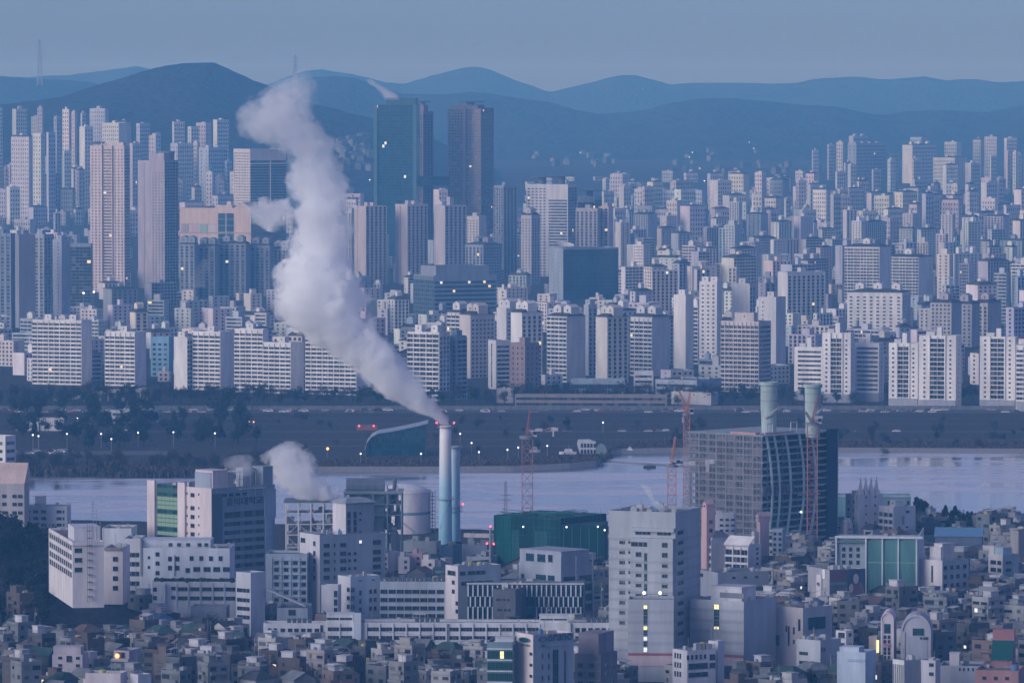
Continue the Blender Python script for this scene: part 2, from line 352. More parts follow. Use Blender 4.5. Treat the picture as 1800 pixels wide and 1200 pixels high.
class Bld:
    """A building seen on its two near faces. xl..xc is the face turned to the left, xc..xr the one turned to the right, all photo pixels; base at yb on the ground."""
    def __init__(s, name, label, cat, xl, xc, xr, yt, yb, colr=(.55,.55,.55), phi=None, dep=None, group=None, Y=None, mat='plaster', fh=2.9, z0=None, par=0.9, colR=None):
        if Y is None: p = ground(xc, yb, z0 or 0.0); z = base_z(p.x, p.y) if z0 is None else z0; p = ground(xc, yb, z)
        else:
            p = at_y(xc, yb, Y); z = base_z(p.x, Y) if z0 is None else z0; p = Vector((p.x, Y, z))
        a, c = max(0.0, xc-xl), max(0.0, xr-xc)
        if phi is None:
            if c < 1: phi = 0.02
            elif a < 1: phi = math.pi/2-0.02
            else: phi = min(1.25, max(0.3, math.atan2(c*1.0, a)))
        cph, sph = math.cos(phi), math.sin(phi)
        D0 = depth(p); kl, kr = (xl-900)/F, (xr-900)/F
        WL = (p.x-kl*D0)/(cph+kl*sph*CP) if a >= 1 else (dep or 14)
        WR = (kr*D0-p.x)/(sph-kr*cph*CP) if c >= 1 else (dep or 14)
        if dep and phi < 0.2: WR = dep
        H = at_y(xc, yt, p.y).z - z
        s.p, s.z, s.phi, s.WL, s.WR, s.H, s.D0 = p, z, phi, WL, WR, H, D0
        s.px = (xl, xc, xr, yt, yb); s.s = F/D0
        s.colr = colr; s.fh = fh; s.par = par; s.mat = mat
        s.root = empty(name, (p.x, p.y, z), math.pi/2-phi, label, cat, group)
        s.wall, s.glass, s.trim, s.roof, s.balc = MB(), MB(), MB(), MB(), MB()
        s.dR, s.dL = Vector((sph, cph, 0)), Vector((-cph, sph, 0))
        s.nwin = 0
        FOOT.append((xl, xr, yt, p.y, p.x - WL*cph, p.x + WR*sph, p.y + WL*sph + WR*cph))
        s.body(0, WR, 0, WL, 0, H)
    def body(s, x0, x1, y0, y1, z0, z1, par=None):
        par = s.par if par is None else par
        s.wall.box(x0, x1, y0, y1, z0, z1-par)
        if par > 0:
            t = 0.3
            s.wall.box(x0, x1, y0, y0+t, z1-par, z1); s.wall.box(x0, x1, y1-t, y1, z1-par, z1)
            s.wall.box(x0, x0+t, y0+t, y1-t, z1-par, z1); s.wall.box(x1-t, x1, y0+t, y1-t, z1-par, z1)
            s.roof.quad((x0+t,y0+t,z1-par+.02),(x1-t,y0+t,z1-par+.02),(x1-t,y1-t,z1-par+.02),(x0+t,y1-t,z1-par+.02))
    # --- a box / quad on a face: a along, h up, d outward
    def fbox(s, mb, side, a0, a1, h0, h1, d0, d1, m=0):
        if side == 'L': mb.box(-d1, -d0, a0, a1, h0, h1, m)
        else: mb.box(a0, a1, -d1, -d0, h0, h1, m)
    def fquad(s, mb, side, a0, a1, h0, h1, d, m=0):
        if side == 'L': mb.quad((-d,a1,h0),(-d,a0,h0),(-d,a0,h1),(-d,a1,h1),m)
        else: mb.quad((a0,-d,h0),(a1,-d,h0),(a1,-d,h1),(a0,-d,h1),m)
    def apx(s, side, px):
        k = (px-900)/F
        if side == 'L': return (s.p.x-k*s.D0)/(math.cos(s.phi)+k*math.sin(s.phi)*CP)
        return (k*s.D0-s.p.x)/(math.sin(s.phi)-k*math.cos(s.phi)*CP)
    def hpx(s, py): return at_y(s.px[1], py, s.p.y).z - s.z
    def window(s, side, a0, a1, h0, h1, kind='two', d=0.0, color=(.13,.14,.16)):
        a0, a1 = min(a0,a1), max(a0,a1)
        o = link('window', UW[kind], s.root, color)
        ac = (a0+a1)/2
        if side == 'L': o.location = (-d-.004, ac, h0); o.rotation_euler = (0,0,-math.pi/2)
        else: o.location = (ac, -d-.004, h0)
        o.scale = (a1-a0, 1, h1-h0); s.nwin += 1
        return o
    def winpx(s, side, x0, y0, x1, y1, kind='two', d=0.0, **k):
        return s.window(side, s.apx(side,x0), s.apx(side,x1), s.hpx(y1), s.hpx(y0), kind, d, **k)
    def wins(s, side, xs, ys, w, h, kind='two', d=0.0, skip=0.0, **k):
        for y in ys:
            for x in xs:
                if rnd.random() >= skip: s.winpx(side, x-w/2, y-h/2, x+w/2, y+h/2, kind, d, **k)
    # --- whole-face treatments, joined geometry
    def face(s, side, style, a0=None, a1=None, h0=0.0, h1=None, **k):
        W = s.WL if side == 'L' else s.WR
        a0 = 0.0 if a0 is None else a0; a1 = W if a1 is None else a1
        h1 = s.H-s.par if h1 is None else h1
        if a1-a0 < 1.0 or style in (None, 'blank'): return
        getattr(s, 'f_'+style)(side, a0, a1, h0, h1, **k)
    def lit(s, p=0.001): return 1 if rnd.random() < p else (2 if rnd.random() < p*.5 else 0)
    def f_grid(s, side, a0, a1, h0, h1, bay=3.2, ww=1.7, wh=1.5, fh=None, mar=0.6, p=0.0012, sill=0.9):
        fh = fh or s.fh; n = max(1, int((a1-a0-2*mar)/bay)); b = (a1-a0-2*mar)/n; ww = min(ww, b*.8)
        nf = max(1, int((h1-h0)/fh))
        for j in range(nf):
            z = h0+j*fh+sill
            for i in range(n):
                c = a0+mar+(i+.5)*b; s.fquad(s.glass, side, c-ww/2, c+ww/2, z, z+wh, .04, s.lit(p))
        s.shelf(side, a0, a1, h0, nf, fh, 0.06, 0.10, 0.05)
    def shelf(s, side, a0, a1, h0, nf, fh, off, th, d):
        for j in range(1, nf, 2 if s.s < 2 else 1): s.fbox(s.trim, side, a0, a1, h0+j*fh+off-th/2, h0+j*fh+off+th/2, 0.002, d)
    def f_strip(s, side, a0, a1, h0, h1, fh=None, wh=1.5, sill=1.0, mar=0.8, bay=None, p=0.002):
        fh = fh or s.fh; nf = max(1, int((h1-h0)/fh)); bay = bay or 2.4; n = max(1, int((a1-a0-2*mar)/bay)); b = (a1-a0-2*mar)/n
        for j in range(nf):
            z = h0+j*fh+sill
            for i in range(n): s.fquad(s.glass, side, a0+mar+i*b+.06, a0+mar+(i+1)*b-.06, z, z+wh, .04, s.lit(p))
            s.fbox(s.trim, side, a0+mar*.5, a1-mar*.5, z-.18, z-.02, .002, .14)
    def f_balc(s, side, a0, a1, h0, h1, fh=None, bay=4.2, pier=0.5, rail=1.1, p=0.0012, out=0.5, big=2):
        """glazed balconies: dark openings, pale rail bands, piers between the flats"""
        fh = fh or s.fh; nf = max(1, int((h1-h0)/fh)); n = max(1, round((a1-a0)/bay)); b = (a1-a0)/n
        for j in range(nf):
            z = h0+j*fh
            for i in range(n):
                x = a0+i*b+pier*.5; w = b-pier; h = w/2
                s.fquad(s.glass, side, x, x+h-.05, z+rail*.7, z+fh-.12, .06, s.lit(p)); s.fquad(s.glass, side, x+h+.05, x+w, z+rail*.7, z+fh-.12, .06, s.lit(p))
            s.fbox(s.balc, side, a0+.05, a1-.05, z+.05, z+rail, .3, out)
            s.fbox(s.balc, side, a0+.05, a1-.05, z-.10, z+.08, .003, out-.02)
        for i in range(n+1):
            x = a0+i*b; w = pier*(1.0 if i % big == 0 else .45)
            s.fbox(s.trim, side, max(a0, x-w/2), min(a1, x+w/2), h0, h1, .002, out+.06)
    def f_vert(s, side, a0, a1, h0, h1, bay=5.0, frac=0.5, fh=None, p=0.001):
        """alternating tall glazed shafts and solid piers"""
        fh = fh or s.fh; nf = max(1, int((h1-h0)/fh)); n = max(1, round((a1-a0)/bay)); b = (a1-a0)/n
        for i in range(n):
            c = a0+(i+.5)*b; w = b*frac
            for j in range(nf):
                s.fquad(s.glass, side, c-w/2, c+w/2, h0+j*fh+.5, h0+(j+1)*fh-.25, .05, s.lit(p))
            s.fbox(s.trim, side, a0+i*b, c-w/2-.15, h0, h1, .002, .35); s.fbox(s.trim, side, c+w/2+.15, a0+(i+1)*b, h0, h1, .002, .35)
    def f_curtain(s, side, a0, a1, h0, h1, bay=1.8, fh=None, p=0.001, mull=0.12):
        fh = fh or s.fh; nf = max(1, int((h1-h0)/fh)); n = max(1, round((a1-a0)/bay)); b = (a1-a0)/n
        for j in range(nf):
            for i in range(n): s.fquad(s.glass, side, a0+i*b+.04, a0+(i+1)*b-.04, h0+j*fh+.35, h0+(j+1)*fh, .05, s.lit(p))
            s.fbox(s.trim, side, a0, a1, h0+j*fh, h0+j*fh+.33, .003, .09)
        for i in range(n+1): s.fbox(s.trim, side, max(a0, a0+i*b-mull/2), min(a1, a0+i*b+mull/2), h0, h1, .004, .16)
    def f_side(s, side, a0, a1, h0, h1, pos=(0.5,), ww=0.9, wh=1.2, fh=None, p=0.001):
        fh = fh or s.fh; nf = max(1, int((h1-h0)/fh))
        for q in pos:
            c = a0+(a1-a0)*q
            for j in range(nf): s.fquad(s.glass, side, c-ww/2, c+ww/2, h0+j*fh+1.0, h0+j*fh+1.0+wh, .04, s.lit(p))
    # --- roofs
    def stair(s, n=1, w=5, d=5, h=4.0, gable=False, at=None):
        for i in range(n):
            c = s.WL*((i+.5)/n if at is None else at[i]); x0 = s.WR*.5-d/2
            if gable:
                g = MB(); g.gable(x0, x0+d, c-w/2, c+w/2, s.H-s.par, s.H-s.par+h, s.H-s.par+h+1.6, 'x', 0, 1)
                g.box(x0-.06, x0-.01, c-.45, c+.45, s.H-s.par+h*.55, s.H-s.par+h*.8, 2)
                g.build('stair_house', ('plaster','roofing','glass'), s.root, s.colr)
            else:
                g = MB(); g.box(x0, x0+d, c-w/2, c+w/2, s.H-s.par, s.H-s.par+h); g.box(x0-.2, x0+d+.2, c-w/2-.2, c+w/2+.2, s.H-s.par+h, s.H-s.par+h+.25)
                g.box(x0-.06, x0-.01, c-.45, c+.45, s.H-s.par+h*.5, s.H-s.par+h*.75, 1)
                g.build('stair_house', ('plaster','glass'), s.root, s.colr)
    def hip(s, h=3.2, c=(.07,.075,.085), over=.7):
        g = MB(); g.frustum(-over, s.WR+over, -over, s.WL+over, s.H, s.H+h, s.WR*.36, min(s.WR*.3, s.WL*.2))
        g.build('roof', 'roofing', s.root, c)
    def clutter(s, n=6, hmax=2.2):
        """small plant on a flat roof, a part each"""
        for i in range(n):
            w, d, h = rnd.uniform(.8,2.6), rnd.uniform(.8,2.2), rnd.uniform(.7,hmax)
            if s.WR < 4 or s.WL < 4: return
            x = rnd.uniform(.6, max(.7, s.WR-d-.6)); y = rnd.uniform(.6, max(.7, s.WL-w-.6)); z = s.H-s.par+.03
            g = MB(); k = rnd.random()
            if k < .3: g.lathe([(w*.45, z),(w*.5, z+.2),(w*.5, z+h),(w*.2, z+h+.25)], 12, x+d/2, y+w/2); g.build('water_tank', 'steel', s.root, rnd.choice([(.35,.38,.42),(.1,.2,.4),(.5,.45,.2)]))
            elif k < .8: g.box(x, x+d, y, y+w, z+.2, z+h); g.box(x+.1, x+.25, y+.1, y+w-.1, z, z+.2); g.box(x+d-.25, x+d-.1, y+.1, y+w-.1, z, z+.2); g.lathe([(.35*min(w,d), z+h),(.35*min(w,d), z+h+.12)], 10, x+d/2, y+w/2); g.build('cooling_unit', 'steel', s.root, (.4,.42,.44))
            else:
                hh = rnd.uniform(3, 6); g.bar((x,y,z),(x,y,z+hh),.09)
                for q in (.7,.8,.9,.97): g.bar((x-.6,y,z+hh*q),(x+.6,y,z+hh*q),.05)
                g.build('antenna', 'steel', s.root, (.3,.3,.32))
    def add(s, name, mb, mats, color=None, stuff=False, label=None):
        return mb.build(name, mats, s.root, color or s.colr, stuff=stuff, label=label)
    def end(s, glass='glass', trim=None, roofc=(.16,.17,.18), balc=None):
        s.wall.build('wall', s.mat, s.root, s.colr)
        s.roof.build('roof', 'roofing', s.root, roofc)
        s.glass.build('glazing', (glass,'lit_warm','lit_white'), s.root, stuff=True)
        s.trim.build('facade_trim', s.mat, s.root, trim or s.colr, stuff=True)
        s.balc.build('balcony_railing', s.mat, s.root, balc or s.colr, stuff=True)
        return s
def upper(b, side_a0, side_a1, x0, x1, ztop, zbase=None):
    """a further storey block standing on the roof, as wall of the same building"""
    z0 = b.H-b.par if zbase is None else zbase
    b.body(x0, x1, side_a0, side_a1, z0, ztop, .5)
WHITE=(.76,.75,.76); PALE=(.62,.62,.64); GREY=(.36,.37,.40); DGREY=(.20,.21,.23); PINK=(.60,.55,.56); CREAM=(.62,.59,.57); BLUE=(.42,.47,.56); BROWN=(.26,.20,.20); MAUVE=(.40,.36,.40)
# ------------------------------------------------------------------ far bank, front rows
APT='apartment block'
def slab(name, label, xl, xc, xr, yt, yb, L='balc', Rr='blank', c=WHITE, roof='flat', group=None, kl=None, kr=None, ns=1, phi=None, cat=APT, glass='glass', balc=None, trim=None, sh=4.0, sw=5, dep=None, Y=None, **k):
    b = Bld(name, label, cat, xl, xc, xr, yt, yb, c, phi=phi, group=group, dep=dep, Y=Y, **k)
    b.face('L', L, **(kl or {})); b.face('R', Rr, **(kr or {}))
    if roof == 'flat': b.stair(ns, sw, min(5, b.WR*.6), sh)
    elif roof == 'gable': b.stair(ns, sw+2, min(8, b.WR*.8), sh+1.5, True)
    elif roof == 'hip': b.hip(2.4); b.stair(ns, sw+2, min(8, b.WR*.75), sh+3, True)
    elif roof == 'fin':
        g = MB(); g.box(b.WR*.3, b.WR*.3+2.5, b.WL*.42, b.WL*.58, b.H-b.par, b.H+sh); g.build('roof_fin', 'plaster', b.root, c)
        b.stair(1, b.WL*.4, 4, 3)
    b.end(glass=glass, balc=balc, trim=trim)
    return b
G1='balcony slabs behind the riverside park'
GL=dict(bay=4.0, fh=2.75)
b=slab('apartment_block','long pale balcony slab with framed roof boxes, westmost beside the dark blue towers',57,144,162,563,677,'balc','blank',group=G1,kl=GL,ns=2,phi=.42)
b=slab('apartment_block','shorter pale balcony slab between the long one and the blue glazed block',185,238,257,583,679,'balc','blank',group=G1,kl=GL,phi=.48)
b=slab('office_block','bright blue glazed block between pale apartment slabs',265,297,305,592,662,'grid','blank',c=(.22,.40,.55),cat='office block',kl=dict(bay=3.4,ww=2.2,wh=1.6,fh=3.4),roof=None)
b=slab('apartment_block','blank white gable end with dark balcony side, right of the blue glazed block',306,328,338,592,685,'blank','balc',group=G1,roof='flat')
b=slab('apartment_block','pale balcony slab with open steel roof frame, right of the blank white gable',339,388,410,583,686,'balc','blank',group=G1,kl=GL,phi=.5)
b=slab('apartment_block','taller half of the stepped pale balcony slab left of the steam plume',412,463,472,578,690,'balc','blank',group=G1,kl=GL,phi=.4)
b=slab('apartment_block','lower half of the stepped pale balcony slab left of the steam plume',463,512,534,602,692,'balc','blank',group=G1,kl=GL,phi=.5)
b=slab('apartment_block','pale balcony slab half hidden behind the foot of the steam plume',537,627,645,587,695,'balc','blank',group=G1,kl=GL,ns=2,phi=.42)
b=slab('apartment_tower','white lattice balcony tower just right of the steam plume',716,772,790,584,704,'balc','vert',kl=dict(bay=4.4,rail=.8,fh=3.0),kr=dict(bay=3.5,frac=.7),ns=2,phi=.55,sh=5)
b=slab('apartment_tower','dark blue balcony tower with white edges beside the white lattice tower',785,803,820,590,702,'vert','balc',c=(.24,.30,.40),balc=(.5,.54,.6),roof='flat',kr=dict(bay=5,rail=.6))
b=slab('apartment_block','pink blank gable with dark windowed flank behind the dark blue balcony tower',808,827,870,553,665,'blank','grid',c=PINK,roof='hip',ns=2,phi=.9)
b=slab('apartment_block','pale slab with lattice balconies and dark hipped roof above the pink gable',786,809,832,549,640,'balc','grid',c=PALE,roof='hip')
b=slab('office_tower','narrow white tower with a dark vertical slot left of the brown block',858,872,897,598,684,'side','strip',c=PALE,cat='office tower',kl=dict(pos=(.55,),ww=1.4,wh=2.7),roof=None)
b=slab('office_tower','brown brick office tower with small square windows near the elevated road',897,923,948,603,690,'grid','grid',c=(.30,.22,.23),cat='office tower',kl=dict(bay=3.4,fh=3.4,ww=1.3),kr=dict(bay=3.4,fh=3.4,ww=1.3),roof='flat')
G2='gable end slabs in the middle of the far bank'
b=slab('apartment_block','tall pale slab with blank gable standing behind the brown brick tower',873,890,915,541,650,'blank','grid',c=PALE,roof='gable',group=G2,ns=2,phi=.9)
b=slab('apartment_block','bright white gable with faint emblem and dark windowed flank',898,917,953,549,668,'blank','vert',c=WHITE,roof='hip',group=G2,ns=2,phi=.9)
b=slab('apartment_block','slab with lattice balconies left and broad blank grey gable right',962,997,1029,556,672,'balc','blank',c=PALE,roof='hip',group=G2,phi=.75,kl=dict(bay=3.6),ns=2)
b=slab('apartment_block','dark flanked slab peeking out between two blank gables',1026,1034,1049,535,660,'blank','vert',c=(.42,.45,.52),roof='flat',group=G2,phi=.9)
b=slab('apartment_block','smooth pinkish gable with striped window flank above the low glass hall',1047,1067,1104,557,674,'blank','vert',c=CREAM,roof='hip',group=G2,ns=2,phi=.9)
b=slab('apartment_block','balcony slab with broad grey gable carrying a dark plaque',1108,1147,1176,557,662,'balc','blank',c=PALE,roof='hip',group=G2,phi=.7,ns=2)
b=slab('apartment_block','tall smooth white gable tower rising above its row at mid river bank',1184,1205,1219,518,648,'blank','blank',c=WHITE,roof='flat',group=G2,phi=.6)
b=slab('apartment_block','tall pale slab with rows of small windows beside the smooth white gable',1229,1260,1269,495,652,'side','blank',c=WHITE,roof='flat',group=G2,kl=dict(pos=(.2,.5,.8),ww=1.5),phi=.4,ns=2)
b=slab('apartment_block','pale gable slab standing behind the rosy balcony tower',1286,1317,1327,498,650,'blank','vert',c=PALE,roof='flat',group=G2,phi=.45)
b=slab('apartment_block','pale blank gabled slab just right of the rosy balcony tower',1333,1364,1381,522,662,'side','blank',c=PALE,roof='flat',group=G2,kl=dict(pos=(.75,)),phi=.5)
b=slab('apartment_tower','rosy balcony tower with roof slab above the construction site',1267,1334,1355,565,690,'balc','strip',c=PINK,kl=dict(bay=3.2,rail=.9),roof='flat',ns=1,phi=.5,sw=14,sh=6)
G3='white riverside slabs behind the construction site'
K3=dict(bay=3.4,ww=1.4)
def white(label,xl,xc,xr,yt,yb,mid,**k):
    b=Bld('apartment_block',label,APT,xl,xc,xr,yt,yb,WHITE,group=G3,phi=k.get('phi',.35))
    W=b.WL
    if mid=='centre':
        b.face('L','side',0,W*.30,pos=(.5,),ww=1.3); b.face('L','balc',W*.30,W*.70,bay=4.5,rail=.45,pier=.4); b.face('L','side',W*.70,W,pos=(.5,),ww=1.3)
        for q in (.29,.71): b.fbox(b.trim,'L',W*q-.35,W*q+.35,0,b.H,.002,.8)
    elif mid=='band': b.face('L','strip',0,W*.92,wh=1.3,sill=1.2,fh=2.9)
    else: b.face('L','balc',0,W,bay=4.0,rail=1.2)
    b.face('R','side',pos=(.5,))
    g=MB(); w=max(3.,W*.13); g.box(b.WR*.3,b.WR*.3+3,W*.5-w/2,W*.5+w/2,b.H-b.par,b.H+k.get('fin',6)); g.build('roof_fin','plaster',b.root,WHITE)
    g=MB(); g.box(b.WR*.3,b.WR*.3+4,W*.62,W*.85,b.H-b.par,b.H+2.2); g.build('stair_house','plaster',b.root,PALE)
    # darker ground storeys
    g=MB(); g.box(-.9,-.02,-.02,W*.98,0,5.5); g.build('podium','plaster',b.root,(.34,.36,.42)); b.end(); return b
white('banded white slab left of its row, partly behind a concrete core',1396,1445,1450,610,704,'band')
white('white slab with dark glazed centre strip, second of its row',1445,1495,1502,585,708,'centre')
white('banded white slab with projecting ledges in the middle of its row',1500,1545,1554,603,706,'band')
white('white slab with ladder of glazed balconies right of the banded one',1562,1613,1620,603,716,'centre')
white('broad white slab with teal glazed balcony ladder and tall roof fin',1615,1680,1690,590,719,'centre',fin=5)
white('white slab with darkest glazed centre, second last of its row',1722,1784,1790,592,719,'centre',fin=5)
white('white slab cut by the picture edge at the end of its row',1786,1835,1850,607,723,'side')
G4='dark roofed slabs in the rows behind the white riverside slabs'
b=slab('apartment_block','wide low white slab with dark hipped roof behind the white riverside row',1489,1585,1600,514,600,'side','vert',c=WHITE,roof='hip',group=G4,kl=dict(pos=(.06,.2,.32,.44,.56,.68,.80,.93),ww=2.2),ns=3,phi=.3,Y=4620)
b=slab('apartment_block','grandest white balcony block with scalloped dark roof',1484,1546,1566,434,545,'balc','blank',c=WHITE,roof='hip',group=G4,kl=dict(bay=3.2,rail=.8),ns=1,phi=.4,Y=5150)
b=slab('apartment_block','white balcony block with scalloped roof right of the grandest one',1558,1615,1640,452,530,'balc','blank',c=WHITE,roof='hip',group=G4,kl=dict(bay=3.2,rail=.8),ns=1,phi=.5,Y=5250)
b=slab('apartment_tower','grey slab with dark cap behind the teal glazed ladder slab',1635,1672,1690,532,690,'grid','blank',c=(.45,.43,.46),roof='hip',group=G4,Y=4300,phi=.5)
b=slab('apartment_tower','second grey slab with dark cap, darker on its face',1674,1708,1722,534,690,'grid','blank',c=(.36,.36,.41),roof='hip',group=G4,Y=4350,phi=.5)
b=slab('apartment_tower','third grey capped slab with vertical window strips',1710,1736,1760,532,690,'vert','blank',c=(.48,.45,.47),roof='hip',group=G4,Y=4400,phi=.6)
b=slab('apartment_block','tall gable of a slab with flower emblem and shadowed flank',1367,1384,1450,478,560,'blank','vert',c=PALE,roof='flat',group=G4,Y=4850,phi=1.0)
# landmark towers
TW='tower'
def hyperion(label,parts,c,glass):
    pass
b=Bld('glass_tower','dark green glass tower, tallest, with raised drum top and lit rows',TW,657,733,738,184,470,(.05,.12,.14),phi=.12,Y=6350,mat='steel',fh=3.4,par=.5)
b.face('L','curtain',bay=2.4,p=.003,fh=3.4); b.face('R','curtain',bay=3,fh=3.4)
b.body(1.5,b.WR-1.5,2,b.WL*.72,b.H-.5,b.H+7.5,.6)
for q in (.045,.955): b.fbox(b.trim,'L',b.WL*q-2,b.WL*q+2,0,b.H,.06,1.6)
b.end(glass='glass_teal',trim=(.07,.16,.19))
HY=b
def helipad(b,x,y,r,h,c=(.17,.18,.22)):
    g=MB(); z=b.H-b.par
    g.lathe([(r*.28,z),(r*.28,z+h-.8),(r*.96,z+h-.3),(r,z+h),(r,z+h+.4)],16,x,y); g.build('helipad','concrete',b.root,c)
b=Bld('apartment_tower','brown clad tower with helipad, close behind the green glass tower',TW,731,744,762,196,470,(.22,.17,.19),Y=6420,mat='concrete',fh=3.3,phi=.75,dep=26)
b.face('L','grid',bay=4,ww=2.4,wh=1.9,fh=3.3); b.face('R','grid',bay=4,ww=2.4,wh=1.9,fh=3.3)
b.body(3,b.WR*.6,2,b.WL-2,b.H-.9,b.H+7,.6); helipad(b,b.WR*.35,b.WL*.5,9,12); b.end()
b=Bld('apartment_tower','dark brown grid tower with helipad, right twin of the glass tower',TW,787,846,868,190,470,(.15,.13,.16),Y=6400,mat='concrete',fh=3.3,phi=.42)
b.face('L','grid',bay=3.6,ww=2.5,wh=2.0,fh=3.3,p=.004); b.face('R','grid',bay=3.6,ww=2.5,wh=2.0,fh=3.3)
b.fbox(b.trim,'L',b.WL*.45,b.WL*.55,0,b.H,.06,.8)
b.body(2,b.WR*.55,b.WL*.12,b.WL*.9,b.H-.9,b.H+3.5,.6); helipad(b,b.WR*.35,b.WL*.45,16,8); b.end()
# sky bridge between the twins
p0=at_y(730,318,6425); p1=at_y(800,318,6410)
g=MB(); g.box(p0.x,p1.x,-9,9,-5.5,5.5,0)
for i in range(10): g.box(p0.x+.5+i*(p1.x-p0.x-1)/10,p0.x+.3+(i+1)*(p1.x-p0.x-1)/10,-9.08,-9.02,-4.3,-.4,1); g.box(p0.x+.5+i*(p1.x-p0.x-1)/10,p0.x+.3+(i+1)*(p1.x-p0.x-1)/10,-9.08,-9.02,.6,4.4,1)
o=g.build('sky_bridge',('steel','glass_teal'),None,(.05,.07,.10)); o.location=(0,6425,p0.z); tag(o,'dark enclosed bridge joining the twin dark towers at mid height','bridge')
g=MB(); 
# left pair of tall towers
b=Bld('apartment_tower','tall rosy white tower with bright left face, taller of the left pair',TW,159,219,229,256,515,(.66,.57,.58),phi=.35,Y=5500,fh=2.95)
W=b.WL
b.face('L','grid',0,W*.33,bay=3,ww=1.6); b.face('L','strip',W*.35,W*.63,bay=2.2,wh=1.6); b.face('L','grid',W*.66,W,bay=3,ww=1.6); b.face('R','strip')
b.fbox(b.trim,'L',W*.335,W*.35,0,b.H,.01,1.4); b.fbox(b.trim,'L',W*.63,W*.66,0,b.H+3,.01,1.8)
b.body(2,b.WR*.7,W*.05,W*.6,b.H-.9,b.H+3,.6); g=MB(); g.lathe([(6,b.H+1.5),(7.5,b.H+3.2),(7.5,b.H+3.6)],16,b.WR*.5,W*.85); g.build('helipad','concrete',b.root,DGREY)
b.end(glass='glass')
b=Bld('apartment_tower','tall mauve tower with shaded faces, shorter of the left pair',TW,243,289,313,282,508,(.42,.38,.44),phi=.55,Y=5600,fh=2.95)
W=b.WL; b.face('L','grid',0,W*.5,bay=3.6,ww=1.2,h1=b.H*.93); b.face('L','side',W*.5,W,pos=(.5,),ww=1.2); b.face('R','balc',bay=5,rail=.9)
b.body(1,b.WR*.8,W*.02,W*.55,b.H-.9,b.H+7,.6); g=MB(); g.lathe([(6,b.H),(8,b.H+8.2),(8,b.H+8.8)],16,b.WR*.6,W*.2); g.build('helipad','concrete',b.root,DGREY)
b.end()
b=Bld('office_tower','pale grid tower with dark green glass flank, wrapped in drifting steam',TW,411,440,503,262,440,(.62,.56,.56),phi=1.0,Y=6500,fh=3.2)
b.face('L','grid',bay=3.4,ww=1.8); b.face('R','curtain',bay=3,h1=b.H*.9)
for q in (.25,.86): b.fbox(b.trim,'R',0,b.WR,b.H*q,b.H*q+1.2,.1,1.5)
b.fbox(b.trim,'R',b.WR*.55,b.WR*.57,0,b.H*.9,.1,1.2)
b.end(glass='glass_teal')
# department store
b=Bld('department_store','peach windowless store block with central dark glazed strip and sign','department store',316,441,500,366,440,(.66,.52,.46),phi=.3,Y=6000,fh=5)
W=b.WL; x0,x1=b.apx('L',412),b.apx('L',383)
b.face('L','curtain',x0,x1,0,b.H-3,bay=(x1-x0)/2.01,fh=6.5,mull=1.0)
for i,(xa,xb,cc) in enumerate(((319,332,(.38,.36,.40)),(337,348,(.6,.47,.5)),(351,365,(.33,.48,.45)),(369,380,(.58,.55,.53)))):
    g=MB(); b.fbox(g,'L',b.apx('L',xb),b.apx('L',xa),b.hpx(409),b.hpx(395),.02,.25); g.build('poster','plaster',b.root,cc)
g=MB(); b.fbox(g,'L',0,W,b.hpx(411),b.hpx(409),.02,.4); b.fbox(g,'L',x1,W,b.hpx(395),b.hpx(394),.02,.3); g.build('string_course','plaster',b.root,(.42,.36,.36))
g=MB(); g.gable(3,b.WR*.6,W*.02,W*.24,b.H-.9,b.H+1,b.H+6,'x',0,1); g.box(4,16,W*.28,W*.52,b.H-.9,b.H+3,0); g.box(5,9,W*.30,W*.36,b.H+3,b.H+7,0); g.build('roof_house',('plaster','roofing'),b.root,(.62,.53,.49))
b.face('R','curtain',bay=4,fh=5); b.end(glass='glass_teal',trim=(.5,.5,.55))
STORE=b
# dark glass offices
b=Bld('office_block','large dark glass office with flat roof and pale left flank','office block',965,990,1087,436,545,(.30,.35,.42),phi=1.1,Y=5300,fh=3.6)
b.face('R','curtain',bay=1.6,fh=3.6,p=.001); b.face('L','side',pos=(.3,.7))
g=MB()
for k in range(9):
    a=k/9*2*math.pi; a2=(k+1)/9*2*math.pi
    g.tri((8+9*math.cos(a),b.WL*.4+9*math.sin(a),b.H+1.0+4.5*(1+math.sin(a))*.5),(8+9*math.cos(a2),b.WL*.4+9*math.sin(a2),b.H+1.0+4.5*(1+math.sin(a2))*.5),(8,b.WL*.4,b.H+.4))
g.lathe([(.6,b.H-.9),(.6,b.H+.4)],8,8,b.WL*.4); g.build('roof_dish','plaster',b.root,WHITE)
b.end(glass='glass_teal',trim=(.05,.07,.09))
b=Bld('office_block','broad dark glass office with lit floors and grey left wing','office block',727,763,873,484,560,(.27,.30,.36),phi=1.1,Y=4950,fh=3.8)
b.face('R','strip',bay=2.4,wh=2.0,sill=.8,fh=3.8,p=.007); b.face('L','vert',bay=4,frac=.5)
b.body(3,b.WR*.9,2,b.WL*.8,b.H-.9,b.H+8,.6); b.end(glass='glass_teal',trim=(.10,.13,.17))
G5='slabs at the feet of the twin dark towers'
b=slab('apartment_block','slab with rosy lettered gable right beside the steam plume',623,643,680,362,492,'side','vert',c=(.60,.52,.52),kl=dict(pos=(.75,),ww=1.4),roof='flat',group=G5,Y=5700,phi=.9,ns=2)
b=slab('apartment_block','pale slab left of the rosy lettered gable, thinned by steam',608,618,630,372,490,'vert','side',c=PALE,roof='flat',group=G5,Y=5800)
b=slab('apartment_block','broad slab with grey gable in front of the green glass tower',695,716,752,359,488,'side','vert',c=(.56,.50,.53),kl=dict(pos=(.55,),ww=1.6),roof='flat',group=G5,Y=5720,phi=.9,ns=2)
